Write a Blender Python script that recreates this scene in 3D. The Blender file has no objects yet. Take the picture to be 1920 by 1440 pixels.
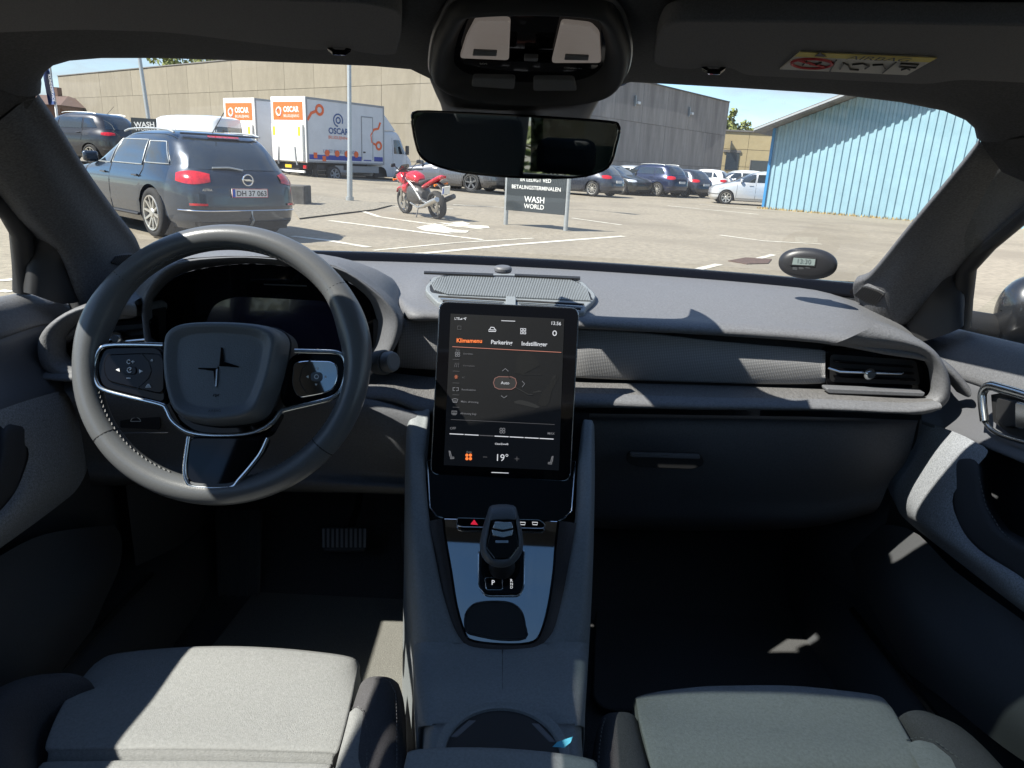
import bpy, math, random
import numpy as np
from mathutils import Vector, Matrix
R = math.radians
rnd = random.Random(7)
S = bpy.context.scene
COL = S.collection

# ---------------- camera ----------------
FPX, PITCH, ROLL = 1331.0, R(17.3), R(2.9)
CAM = Vector((0.0, 0.0, 1.22))
cf = Vector((0, math.cos(PITCH), -math.sin(PITCH)))
cu0 = Vector((0, math.sin(PITCH), math.cos(PITCH)))
cr0 = Vector((1, 0, 0))
cr = cr0 * math.cos(ROLL) + cu0 * math.sin(ROLL)
cu = cu0 * math.cos(ROLL) - cr0 * math.sin(ROLL)
cd = bpy.data.cameras.new('camera')
cam = bpy.data.objects.new('camera', cd)
COL.objects.link(cam)
cam.matrix_world = Matrix(((cr.x, cu.x, -cf.x, CAM.x), (cr.y, cu.y, -cf.y, CAM.y), (cr.z, cu.z, -cf.z, CAM.z), (0, 0, 0, 1)))
cd.sensor_width = 36.0
cd.lens = FPX / 1920 * 36.0
cd.clip_start = 0.02
cd.clip_end = 2000
S.camera = cam

# ---------------- world, sun, exposure ----------------
SUN_EL = R(49)
SUN_DIR = Vector((-0.90, -0.43, 0)).normalized() * math.cos(SUN_EL) + Vector((0, 0, math.sin(SUN_EL)))
w = bpy.data.worlds.new('World')
S.world = w
w.use_nodes = True
nt = w.node_tree
nt.nodes.clear()
wo = nt.nodes.new('ShaderNodeOutputWorld')
bg = nt.nodes.new('ShaderNodeBackground')
sky = nt.nodes.new('ShaderNodeTexSky')
sky.sky_type = 'NISHITA'
sky.sun_disc = False
sky.sun_elevation = SUN_EL
sky.sun_rotation = math.atan2(SUN_DIR.x, SUN_DIR.y)
sky.air_density = 1.0
sky.dust_density = 0.1
sky.ozone_density = 3.0
tc = nt.nodes.new('ShaderNodeTexCoord')
mp = nt.nodes.new('ShaderNodeMapping')
mp.inputs['Scale'].default_value = (1.0, 1.0, 3.4)
mp.inputs['Location'].default_value = (0.35, 0.1, 0.2)
cl = nt.nodes.new('ShaderNodeTexNoise')
cl.inputs['Scale'].default_value = 2.6
cl.inputs['Detail'].default_value = 9
cl.inputs['Roughness'].default_value = 0.58
cr_ = nt.nodes.new('ShaderNodeValToRGB')
cr_.color_ramp.elements[0].position = 0.39
cr_.color_ramp.elements[1].position = 0.60
mx = nt.nodes.new('ShaderNodeMix')
mx.data_type = 'RGBA'
mx.inputs[7].default_value = (2.5, 2.75, 3.0, 1)
nt.links.new(tc.outputs['Generated'], mp.inputs[0])
nt.links.new(mp.outputs[0], cl.inputs['Vector'])
nt.links.new(cl.outputs['Fac'], cr_.inputs[0])
sx_ = nt.nodes.new('ShaderNodeSeparateXYZ'); nt.links.new(tc.outputs['Generated'], sx_.inputs[0])
el_ = nt.nodes.new('ShaderNodeMapRange'); el_.inputs[1].default_value = 0.25; el_.inputs[2].default_value = 0.8; el_.inputs[3].default_value = 1.0; el_.inputs[4].default_value = 0.25
cm_ = nt.nodes.new('ShaderNodeMath'); cm_.operation = 'MULTIPLY'
nt.links.new(sx_.outputs[2], el_.inputs[0]); nt.links.new(el_.outputs[0], cm_.inputs[1]); nt.links.new(cr_.outputs[0], cm_.inputs[0])
nt.links.new(cm_.outputs[0], mx.inputs[0])
tn = nt.nodes.new('ShaderNodeMix'); tn.data_type = 'RGBA'; tn.blend_type = 'MULTIPLY'; tn.inputs[0].default_value = 1.0
tn.inputs[7].default_value = (0.70, 0.82, 0.92, 1)
nt.links.new(sky.outputs[0], tn.inputs[6]); nt.links.new(tn.outputs[2], mx.inputs[6])
nt.links.new(mx.outputs[2], bg.inputs[0])
bg.inputs[1].default_value = 0.115
nt.links.new(bg.outputs[0], wo.inputs[0])
sl = bpy.data.lights.new('sun', 'SUN')
sl.energy = 4.7
sl.angle = R(0.53)
sl.color = (1.0, 0.955, 0.88)
so = bpy.data.objects.new('sun', sl)
COL.objects.link(so)
so.rotation_mode = 'QUATERNION'
so.rotation_quaternion = SUN_DIR.to_track_quat('Z', 'Y')
so.location = SUN_DIR * 50
vs = S.view_settings
vs.view_transform = 'Standard'
vs.look = 'None'
vs.gamma = 1.0
vs.use_curve_mapping = False
vs.exposure = 1.3
S.render.engine = 'CYCLES'
cy = S.cycles
cy.use_denoising = True
cy.max_bounces = 9
cy.diffuse_bounces = 4
cy.glossy_bounces = 5
cy.transmission_bounces = 8
cy.transparent_max_bounces = 24
cy.sample_clamp_indirect = 6.0
cy.caustics_reflective = False
cy.caustics_refractive = False

# ---------------- pixel -> point in the place ----------------
def ray(u, v):
    return cf + cr * ((u - 960) / FPX) - cu * ((v - 720) / FPX)
def AY(u, v, y):
    r = ray(u, v); return CAM + r * ((y - CAM.y) / r.y)
def AX(u, v, x):
    r = ray(u, v); return CAM + r * ((x - CAM.x) / r.x)
def AZ(u, v, z):
    r = ray(u, v); return CAM + r * ((z - CAM.z) / r.z)
class Pl:
    """a real plane: origin, normal (towards the viewer), up"""
    def __init__(s, o, n, up=(0, 0, 1)):
        s.o = Vector(o); s.n = Vector(n).normalized()
        u = Vector(up); s.b = (u - s.n * u.dot(s.n)).normalized(); s.a = s.b.cross(s.n).normalized()
    def px(s, u, v, h=0.0):
        r = ray(u, v); o = s.o + s.n * h
        return CAM + r * ((o - CAM).dot(s.n) / r.dot(s.n))
    def loc(s, p):
        d = Vector(p) - s.o; return (d.dot(s.a), d.dot(s.b))
    def at(s, x, y, h=0.0):
        return s.o + s.a * x + s.b * y + s.n * h
def ground_z(x, y):
    t = min(1, max(0, (y - 10) / 18.0)); t = t * t * (3 - 2 * t)
    k = -0.030 if x < 0 else -0.008
    return k * max(-16, min(16, x)) * t
def onground(u, v):
    z = 0
    for _ in range(12):
        p = AZ(u, v, z); z = ground_z(p.x, p.y)
    return p

# ---------------- materials ----------------
def mat(name, col, rough=0.6, metal=0.0, spec=0.5, coat=0.0, noise=0.0, nscale=200, bump=0.0, bscale=400,
        emit=None, estr=0.0, sheen=0.0, detail=3, bdist=0.001, fcol=None, fscale=2.0, fpos=(0.4, 0.65), aniso=None):
    m = bpy.data.materials.new(name)
    m.use_nodes = True
    n = m.node_tree.nodes; l = m.node_tree.links
    b = n['Principled BSDF']
    b.inputs['Base Color'].default_value = (*col, 1)
    b.inputs['Roughness'].default_value = rough
    b.inputs['Metallic'].default_value = metal
    b.inputs['Specular IOR Level'].default_value = spec
    b.inputs['Coat Weight'].default_value = coat
    b.inputs['Coat Roughness'].default_value = 0.03
    b.inputs['Sheen Weight'].default_value = sheen
    t = None
    src = None
    if noise or bump or fcol:
        t = n.new('ShaderNodeTexCoord')
        pos = t.outputs['Object']
        if aniso:
            mpn = n.new('ShaderNodeMapping'); mpn.inputs['Scale'].default_value = aniso
            l.new(pos, mpn.inputs[0]); pos = mpn.outputs[0]
    if noise:
        a = n.new('ShaderNodeTexNoise'); a.inputs['Scale'].default_value = nscale; a.inputs['Detail'].default_value = detail
        a.inputs['Roughness'].default_value = 0.65
        r = n.new('ShaderNodeMapRange')
        r.inputs[1].default_value = 0.3; r.inputs[2].default_value = 0.7
        r.inputs[3].default_value = 1 - noise; r.inputs[4].default_value = 1 + noise
        q = n.new('ShaderNodeMix'); q.data_type = 'RGBA'; q.blend_type = 'MULTIPLY'; q.inputs[0].default_value = 1
        q.inputs[6].default_value = (*col, 1)
        l.new(pos, a.inputs['Vector']); l.new(a.outputs['Fac'], r.inputs[0]); l.new(r.outputs[0], q.inputs[7])
        src = q.outputs[2]
    if fcol:
        a = n.new('ShaderNodeTexNoise'); a.inputs['Scale'].default_value = fscale; a.inputs['Detail'].default_value = 6
        a.inputs['Roughness'].default_value = 0.62
        r = n.new('ShaderNodeMapRange'); r.inputs[1].default_value = fpos[0]; r.inputs[2].default_value = fpos[1]
        q = n.new('ShaderNodeMix'); q.data_type = 'RGBA'
        l.new(pos, a.inputs['Vector']); l.new(a.outputs['Fac'], r.inputs[0]); l.new(r.outputs[0], q.inputs[0])
        if src: l.new(src, q.inputs[6])
        else: q.inputs[6].default_value = (*col, 1)
        q.inputs[7].default_value = (*fcol, 1)
        src = q.outputs[2]
    if src: l.new(src, b.inputs['Base Color'])
    if bump:
        a = n.new('ShaderNodeTexNoise'); a.inputs['Scale'].default_value = bscale; a.inputs['Detail'].default_value = 2
        bb = n.new('ShaderNodeBump'); bb.inputs['Strength'].default_value = bump; bb.inputs['Distance'].default_value = bdist
        l.new(pos, a.inputs['Vector']); l.new(a.outputs['Fac'], bb.inputs['Height']); l.new(bb.outputs[0], b.inputs['Normal'])
    if emit:
        b.inputs['Emission Color'].default_value = (*emit, 1); b.inputs['Emission Strength'].default_value = estr
    return m
def weave_mat(name, c1, c2, scale, rough=0.9, bump=0.5):
    """woven textile: two crossed sets of threads"""
    m = mat(name, c1, rough, sheen=0.0, spec=0.3)
    n = m.node_tree.nodes; l = m.node_tree.links; b = n['Principled BSDF']
    t = n.new('ShaderNodeTexCoord')
    outs = []
    for d, s_ in (('X', scale), ('Z', scale * 1.1)):
        wv = n.new('ShaderNodeTexWave'); wv.bands_direction = d; wv.inputs['Scale'].default_value = s_
        wv.inputs['Distortion'].default_value = 0.6; wv.inputs['Detail'].default_value = 1; wv.inputs['Detail Scale'].default_value = 3
        l.new(t.outputs['Object'], wv.inputs['Vector']); outs.append(wv.outputs['Fac'])
    mm = n.new('ShaderNodeMath'); mm.operation = 'MULTIPLY'; l.new(outs[0], mm.inputs[0]); l.new(outs[1], mm.inputs[1])
    q = n.new('ShaderNodeMix'); q.data_type = 'RGBA'; q.inputs[6].default_value = (*c1, 1); q.inputs[7].default_value = (*c2, 1)
    l.new(mm.outputs[0], q.inputs[0]); l.new(q.outputs[2], b.inputs['Base Color'])
    bb = n.new('ShaderNodeBump'); bb.inputs['Strength'].default_value = bump; bb.inputs['Distance'].default_value = 0.0006
    l.new(mm.outputs[0], bb.inputs['Height']); l.new(bb.outputs[0], b.inputs['Normal'])
    return m
def glass_mat(name, tint, refl=1.0, rough=0.0, dust=0.0):
    """thin glass sheet: tinted see-through mixed with mirror reflection by angle"""
    m = bpy.data.materials.new(name); m.use_nodes = True
    n = m.node_tree.nodes; l = m.node_tree.links; n.clear()
    o = n.new('ShaderNodeOutputMaterial'); tr = n.new('ShaderNodeBsdfTransparent'); tr.inputs[0].default_value = (*tint, 1)
    gl = n.new('ShaderNodeBsdfGlossy'); gl.inputs['Roughness'].default_value = rough
    lw = n.new('ShaderNodeLayerWeight'); lw.inputs[0].default_value = 0.5
    pw_ = n.new('ShaderNodeMath'); pw_.operation = 'POWER'; pw_.inputs[1].default_value = 5.0
    fr = n.new('ShaderNodeMath'); fr.operation = 'MULTIPLY_ADD'; fr.inputs[1].default_value = 0.92; fr.inputs[2].default_value = 0.08
    l.new(lw.outputs['Facing'], pw_.inputs[0]); l.new(pw_.outputs[0], fr.inputs[0])
    mu = n.new('ShaderNodeMath'); mu.operation = 'MULTIPLY'; mu.inputs[1].default_value = refl; mu.use_clamp = True
    ms = n.new('ShaderNodeMixShader')
    l.new(fr.outputs[0], mu.inputs[0]); l.new(mu.outputs[0], ms.inputs[0]); l.new(tr.outputs[0], ms.inputs[1]); l.new(gl.outputs[0], ms.inputs[2])
    if dust:
        t = n.new('ShaderNodeTexCoord'); a = n.new('ShaderNodeTexNoise'); a.inputs['Scale'].default_value = 55; a.inputs['Detail'].default_value = 9; a.inputs['Roughness'].default_value = 0.7
        r = n.new('ShaderNodeMapRange'); r.inputs[1].default_value = 0.35; r.inputs[2].default_value = 0.8; r.inputs[3].default_value = dust * 0.45; r.inputs[4].default_value = dust * 2.2
        df = n.new('ShaderNodeBsdfDiffuse'); df.inputs[0].default_value = (0.75, 0.73, 0.68, 1); m2 = n.new('ShaderNodeMixShader')
        l.new(t.outputs['Object'], a.inputs['Vector']); l.new(a.outputs['Fac'], r.inputs[0]); l.new(r.outputs[0], m2.inputs[0]); l.new(ms.outputs[0], m2.inputs[1]); l.new(df.outputs[0], m2.inputs[2])
        ms = m2
    l.new(ms.outputs[0], o.inputs[0])
    return m

# ---------------- object helpers ----------------
def prop(o, label=None, cat=None, group=None, kind=None):
    if label: o['label'] = label
    if cat: o['category'] = cat
    if group: o['group'] = group
    if kind: o['kind'] = kind
    return o
def empty(name, loc=(0, 0, 0), rz=0.0, label=None, cat=None, group=None, kind=None):
    o = bpy.data.objects.new(name, None); COL.objects.link(o); o.location = loc; o.rotation_euler = (0, 0, rz)
    o.empty_display_size = 0.1
    return prop(o, label, cat, group, kind)
def mesh(name, verts, faces, m, parent=None, smooth=True, local=False, kind=None):
    """verts in world space (re-based to the parent's frame) unless local"""
    me = bpy.data.meshes.new(name)
    vv = [Vector(v) for v in verts]
    if parent is not None and not local:
        inv = pmat(parent).inverted(); vv = [inv @ v for v in vv]
    me.from_pydata([tuple(v) for v in vv], [], faces)
    for mm in (m if isinstance(m, (list, tuple)) else [m]): me.materials.append(mm)
    if smooth is True: me.polygons.foreach_set('use_smooth', [True] * len(me.polygons))
    me.update()
    o = bpy.data.objects.new(name, me); COL.objects.link(o)
    if parent is not None: o.parent = parent
    if kind: o['kind'] = kind
    return o
def pmat(o):
    m = Matrix.LocRotScale(o.location, o.rotation_euler, o.scale)
    return pmat(o.parent) @ m if o.parent else m
def crm(P, n, closed=False):
    """Catmull-Rom through points P, n samples per span"""
    P = [Vector(p) for p in P]; N = len(P); out = []
    spans = N if closed else N - 1
    for i in range(spans):
        p0 = P[(i - 1) % N] if closed or i > 0 else P[0] * 2 - P[1]
        p1 = P[i % N]; p2 = P[(i + 1) % N]
        p3 = P[(i + 2) % N] if closed or i + 2 < N else P[-1] * 2 - P[-2]
        for k in range(n):
            t = k / n
            out.append(0.5 * ((2 * p1) + (p2 - p0) * t + (2 * p0 - 5 * p1 + 4 * p2 - p3) * t * t + (3 * p1 - p0 - 3 * p2 + p3) * t ** 3))
    if not closed: out.append(P[-1].copy())
    return out
def grid_faces(nr, nc, cr_=False, cc=False):
    f = []
    for i in range(nr if cr_ else nr - 1):
        for j in range(nc if cc else nc - 1):
            a = i * nc + j; b = i * nc + (j + 1) % nc; c = ((i + 1) % nr) * nc + (j + 1) % nc; d = ((i + 1) % nr) * nc + j
            f.append((a, b, c, d))
    return f
def sheet(name, rows, m, parent=None, n=6, nr=None, thick=0.0, closed=False, smooth=True, off=-1.0, bevel=0.0):
    """smooth surface through rows of points"""
    nr = nr or n
    rr = [crm(r, n, closed) if n > 1 else [Vector(p) for p in r] for r in rows]
    nc = len(rr[0])
    cols = [crm([r[j] for r in rr], nr) if nr > 1 else [r[j] for r in rr] for j in range(nc)]
    NR = len(cols[0])
    verts = [cols[j][i] for i in range(NR) for j in range(nc)]
    o = mesh(name, verts, grid_faces(NR, nc, False, closed), m, parent, smooth)
    if thick:
        md = o.modifiers.new('s', 'SOLIDIFY'); md.thickness = abs(thick); md.offset = off if thick > 0 else -off
    if bevel: bev(o, bevel)
    return o
def bev(o, w_, seg=2, ang=35):
    md = o.modifiers.new('b', 'BEVEL'); md.width = w_; md.segments = seg; md.limit_method = 'ANGLE'; md.angle_limit = R(ang)
    md.harden_normals = False
    return o
def rounded(P, r, seg=5):
    """round the corners of a planar closed polygon of 3D points"""
    P = [Vector(p) for p in P]; N = len(P); out = []
    rs = r if isinstance(r, (list, tuple)) else [r] * N
    for i in range(N):
        p = P[i]; a = (P[i - 1] - p); b = (P[(i + 1) % N] - p)
        la, lb = a.length, b.length
        rr = min(rs[i], la * 0.45, lb * 0.45)
        if rr <= 0: out.append(p); continue
        s = p + a * (rr / la); e = p + b * (rr / lb)
        for k in range(seg + 1):
            t = k / seg
            out.append(s * (1 - t) ** 2 + p * 2 * t * (1 - t) + e * t * t)
    return out
def prism(name, P, n, depth, m, parent=None, bevel=0.0, smooth=True, seg=2):
    """polygon P (front face) extruded by depth against normal n"""
    n = Vector(n).normalized(); P = [Vector(p) for p in P]
    A = sum((P[i].cross(P[(i + 1) % len(P)]) for i in range(len(P))), Vector())
    if A.dot(n) < 0: P = P[::-1]
    N = len(P)
    verts = P + [p - n * depth for p in P]
    faces = [tuple(range(N)), tuple(range(2 * N - 1, N - 1, -1))] + [(i, N + i, N + (i + 1) % N, (i + 1) % N) for i in range(N)]
    o = mesh(name, verts, faces, m, parent, False)
    if smooth: shade(o)
    if bevel: bev(o, bevel, seg)
    return o
def shade(o, ang=38):
    me = o.data
    me.polygons.foreach_set('use_smooth', [True] * len(me.polygons))
    try: me.set_sharp_from_angle(angle=R(ang))
    except Exception: pass
    return o
def tube(name, path, r, m, parent=None, n=10, closed=False, flat=1.0, up=(0, 0, 1), caps=True):
    P = [Vector(p) for p in path]; N = len(P); up = Vector(up); verts = []
    rs = r if isinstance(r, (list, tuple)) else [r] * N
    for i in range(N):
        if closed: t = P[(i + 1) % N] - P[i - 1]
        else: t = P[min(i + 1, N - 1)] - P[max(i - 1, 0)]
        t.normalize()
        a = t.cross(up)
        if a.length < 1e-3: a = t.cross(Vector((0.3, 0.9, 0.1)))
        a.normalize(); b = a.cross(t)
        for k in range(n):
            an = 2 * math.pi * k / n
            verts.append(P[i] + a * (math.cos(an) * rs[i]) + b * (math.sin(an) * rs[i] * flat))
    f = grid_faces(N, n, closed, True)
    if not closed and caps:
        f.append(tuple(range(n))); f.append(tuple(range(N * n - 1, (N - 1) * n - 1, -1)))
    o = mesh(name, verts, f, m, parent, False)
    return shade(o, 50)
def box(name, lo, hi, m, parent=None, bevel=0.0, local=False, seg=2):
    x0, y0, z0 = lo; x1, y1, z1 = hi
    v = [(x0, y0, z0), (x1, y0, z0), (x1, y1, z0), (x0, y1, z0), (x0, y0, z1), (x1, y0, z1), (x1, y1, z1), (x0, y1, z1)]
    f = [(0, 3, 2, 1), (4, 5, 6, 7), (0, 1, 5, 4), (1, 2, 6, 5), (2, 3, 7, 6), (3, 0, 4, 7)]
    o = mesh(name, v, f, m, parent, False, local)
    if bevel: bev(o, bevel, seg); shade(o)
    return o
def frame_box(name, c, ax, ay, az, m, parent=None, bevel=0.0):
    """box centred at c with half-axis vectors"""
    c = Vector(c); ax, ay, az = Vector(ax), Vector(ay), Vector(az)
    v = [c + ax * i + ay * j + az * k for k in (-1, 1) for j in (-1, 1) for i in (-1, 1)]
    f = [(0, 2, 3, 1), (4, 5, 7, 6), (0, 1, 5, 4), (1, 3, 7, 5), (3, 2, 6, 7), (2, 0, 4, 6)]
    o = mesh(name, v, f, m, parent, False)
    if bevel: bev(o, bevel); shade(o)
    return o
def join(name, parts, m, parent=None, kind=None, smooth=False):
    """merge (verts, faces) lists in world space into one mesh"""
    V = []; F_ = []
    for v, f in parts:
        b = len(V); V += list(v); F_ += [tuple(i + b for i in q) for q in f]
    o = mesh(name, V, F_, m, parent, smooth, kind=kind)
    return o
def bxd(c, ax, ay, az):
    c = Vector(c); ax, ay, az = Vector(ax), Vector(ay), Vector(az)
    v = [c + ax * i + ay * j + az * k for k in (-1, 1) for j in (-1, 1) for i in (-1, 1)]
    return v, [(0, 2, 3, 1), (4, 5, 7, 6), (0, 1, 5, 4), (1, 3, 7, 5), (3, 2, 6, 7), (2, 0, 4, 6)]
_dg = [None]
def text(name, s, p0, p1, n, m, parent=None, size=None, ext=0.0003, lift=0.0004, align='L', space=1.0, bold=0.0):
    """flat lettering: baseline from p0 towards p1, scaled to fill that length (or given size)"""
    cu_ = bpy.data.curves.new(name, 'FONT'); cu_.body = s; cu_.size = 1.0; cu_.space_character = space
    if bold: cu_.offset = bold
    cu_.resolution_u = 3
    to = bpy.data.objects.new(name, cu_); COL.objects.link(to)
    bpy.context.view_layer.update()
    dg = bpy.context.evaluated_depsgraph_get()
    me = bpy.data.meshes.new_from_object(to.evaluated_get(dg))
    bpy.data.objects.remove(to)
    n = Vector(n).normalized(); p0 = Vector(p0); p1 = Vector(p1)
    a = (p1 - p0); L = a.length; a.normalize(); b = n.cross(a).normalized()
    xs = [v.co.x for v in me.vertices]
    if not xs: return None
    x0, x1 = min(xs), max(xs)
    k = size if size else L / (x1 - x0)
    off = 0 if not size or align == 'L' else (L - k * (x1 - x0)) * (0.5 if align == 'C' else 1)
    verts = [p0 + a * ((v.co.x - x0) * k + off) + b * (v.co.y * k) + n * lift for v in me.vertices]
    faces = [tuple(p.vertices) for p in me.polygons]
    o = mesh(name, verts, faces, m, parent, False)
    bpy.data.meshes.remove(me)
    return o
def ellipse(pl, c, rx, ry, n=24, h=0.0):
    return [pl.at(c[0] + rx * math.cos(2 * math.pi * k / n), c[1] + ry * math.sin(2 * math.pi * k / n), h) for k in range(n)]
def copy_tree(o, parent=None):
    c = o.copy(); COL.objects.link(c); c.parent = parent
    for ch in [x for x in bpy.data.objects if x.parent == o]: copy_tree(ch, c)
    return c
# =============== OUTSIDE: ground and buildings ===============
M = {}
M['asphalt'] = mat('asphalt', (0.245, 0.213, 0.160), 0.92, noise=0.30, nscale=9, detail=12, bump=0.5, bscale=25, bdist=0.02,
                   fcol=(0.195, 0.168, 0.126), fscale=0.33, fpos=(0.46, 0.62))
M['paint_white'] = mat('road_paint', (0.62, 0.59, 0.50), 0.8, noise=0.15, nscale=6, detail=6, fcol=(0.36, 0.32, 0.25), fscale=2.2, fpos=(0.50, 0.70))
M['gravel'] = mat('gravel', (0.225, 0.20, 0.155), 0.95, noise=0.45, nscale=14, detail=8, bump=0.9, bscale=30, bdist=0.03)
M['conc'] = mat('concrete_panel', (0.245, 0.217, 0.166), 0.9, noise=0.16, nscale=1.1, detail=8, bump=0.3, bscale=12, bdist=0.01,
                fcol=(0.195, 0.172, 0.130), fscale=0.7, fpos=(0.42, 0.75), aniso=(1.0, 1.0, 0.45))
M['conc_dark'] = mat('dark_joint', (0.15, 0.13, 0.10), 0.95)
M['conc_grey'] = mat('grey_concrete_panel', (0.30, 0.275, 0.25), 0.9, noise=0.22, nscale=1.2, detail=8,
                     fcol=(0.20, 0.18, 0.165), fscale=0.5, fpos=(0.45, 0.7), aniso=(1.6, 1.6, 0.3))
M['beige'] = mat('beige_panel', (0.42, 0.34, 0.19), 0.85, noise=0.08, nscale=2, detail=6)
M['blue_steel'] = mat('blue_corrugated_steel', (0.235, 0.375, 0.435), 0.5, noise=0.10, nscale=1.4, detail=8,
                      fcol=(0.205, 0.335, 0.395), fscale=0.8, fpos=(0.5, 0.75))
M['blue_trim'] = mat('blue_trim', (0.03, 0.20, 0.42), 0.5)
M['roof_edge'] = mat('grey_roof_edge', (0.16, 0.15, 0.14), 0.7, noise=0.2, nscale=5)
M['dry_grass'] = mat('dry_grass', (0.34, 0.24, 0.09), 0.95, noise=0.3, nscale=9)
M['galv'] = mat('galvanised_steel', (0.42, 0.44, 0.44), 0.45, metal=0.6, noise=0.1, nscale=20)
M['sign_black'] = mat('sign_black', (0.025, 0.032, 0.036), 0.55)
M['sign_white'] = mat('sign_white', (0.75, 0.75, 0.72), 0.6)
M['brick'] = mat('red_brick', (0.15, 0.085, 0.06), 0.9, noise=0.2, nscale=4)
M['tile'] = mat('roof_tile', (0.12, 0.075, 0.06), 0.9)
M['leaf'] = mat('leaves', (0.17, 0.19, 0.045), 0.7, noise=0.35, nscale=1.5)
M['bark'] = mat('bark', (0.10, 0.07, 0.05), 0.95, noise=0.3, nscale=10)
M['winglass'] = mat('dark_window', (0.03, 0.04, 0.05), 0.08, spec=0.8)

# ground: one sheet to the horizon
def axis(vals): return sorted(set(round(v, 3) for v in vals))
gx = axis([-900, -500, -250, -120, -80] + [i * 2 for i in range(-30, 31)] + [80, 120, 250, 500, 900])
gy = axis([-900, -300, -100, -40, -20] + [i * 1.5 for i in range(-8, 40)] + [70, 90, 120, 200, 400, 900])
gv = [(x, y, ground_z(x, y)) for y in gy for x in gx]
g = mesh('ground', gv, grid_faces(len(gy), len(gx)), M['asphalt'], smooth=True); g['kind'] = 'structure'
def flat(name, pts, lift, m, kind='structure'):
    P = []
    for i in range(len(pts)): P.append(pts[i])
    v = [(p[0], p[1], ground_z(p[0], p[1]) + lift) for p in P]
    o = mesh(name, v, [tuple(range(len(v)))], m, None, False); o['kind'] = kind
    return o
def strip(name, pix, width, m, lift=0.005, parent=None):
    """painted line along pixel points projected on the ground"""
    P = [onground(u, v) for u, v in pix]
    # subdivide
    Q = []
    for a, b in zip(P[:-1], P[1:]):
        k = max(1, int((b - a).length / 1.2))
        Q += [a.lerp(b, i / k) for i in range(k)]
    Q.append(P[-1]); v = []
    for i, p in enumerate(Q):
        t = (Q[min(i + 1, len(Q) - 1)] - Q[max(i - 1, 0)]); t.z = 0; t.normalize(); s_ = Vector((-t.y, t.x, 0)) * (width / 2)
        for q in (p + s_, p - s_): v.append((q.x, q.y, ground_z(q.x, q.y) + lift))
    f = [(2 * i, 2 * i + 1, 2 * i + 3, 2 * i + 2) for i in range(len(Q) - 1)]
    o = mesh(name, v, f, m, parent, False); o['kind'] = 'structure'
    return o
LINES = [
    ([(655, 388), (712, 407), (790, 418), (905, 430)], 0.12), ([(618, 414), (760, 432), (905, 450)], 0.13),
    ([(548, 443), (620, 452), (692, 464)], 0.13), ([(668, 485), (820, 473), (950, 460), (1170, 443)], 0.13),
    ([(845, 418), (905, 426)], 0.12), ([(1252, 386), (1422, 402)], 0.16), ([(1310, 383), (1426, 394)], 0.12),
    ([(1072, 409), (1165, 422)], 0.10), ([(1350, 441), (1432, 452), (1540, 458)], 0.10), ([(1310, 505), (1348, 496)], 0.12),
    ([(1410, 488), (1450, 478)], 0.10), ([(700, 470), (860, 455), (1000, 447)], 0.07), ([(650, 381), (740, 387), (850, 392)], 0.10),
    ([(0, 527), (30, 524), (60, 520)], 0.10), ([(0, 545), (20, 548)], 0.08), ([(850, 384), (960, 390)], 0.1)]
for pth, wd in LINES: strip('road_marking', pth, wd, M['paint_white'])
# painted bicycle and arrow symbol by the motorcycle
def decal(pix):
    P = [onground(u, v) for u, v in pix]
    o = mesh('road_marking', [(p.x, p.y, ground_z(p.x, p.y) + 0.006) for p in P], [tuple(range(len(P)))], M['paint_white'], None, False)
    o['kind'] = 'structure'; return o
decal([(780, 427), (815, 419), (850, 430), (880, 433), (874, 437), (840, 436), (850, 439), (800, 434), (790, 431)])
decal([(820, 417), (862, 421), (915, 424), (918, 428), (880, 428), (850, 424)])
decal([(848, 417), (868, 416), (882, 420), (862, 423)])
# gravel verge round the lamp post, driveway strip, dry grass at the shed
v_ = [onground(u, v) for u, v in [(560, 372), (600, 368), (660, 377), (740, 385), (700, 395), (640, 402), (560, 412), (548, 395)]]
flat('gravel_verge', v_, 0.03, M['gravel'])
gl_ = [(-2.2, 2.2), (-14, 3.4), (-14, 8.0), (-6.2, 7.2), (-3.4, 5.2)]
flat('gravel_path', [(-1.9, 0.5), (-20, 0.5), (-20, 6.5), (-6.0, 5.4), (-3.0, 4.2), (-2.2, 3.4)], 0.012, M['gravel'])
flat('gravel_path', [(2.3, 0.5), (24, 0.5), (24, 8.0), (8, 6.0), (3.6, 4.4), (2.6, 3.4)], 0.012, M['gravel'])
# drain cover
dp = [onground(u, v) for u, v in [(1365, 490), (1398, 484), (1447, 487), (1440, 495), (1400, 496)]]
M['iron'] = mat('cast_iron', (0.10, 0.06, 0.045), 0.8, metal=0.3, noise=0.3, nscale=20)
dr = mesh('drain_cover', [(p.x, p.y, 0.012) for p in dp] + [(p.x, p.y, -0.02) for p in dp],
          [tuple(range(5))] + [(i, 5 + i, 5 + (i + 1) % 5, (i + 1) % 5) for i in range(5)], M['iron'], None, False)
prop(dr, 'rusty drain cover set in the asphalt by the round device', 'drain cover')

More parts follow.
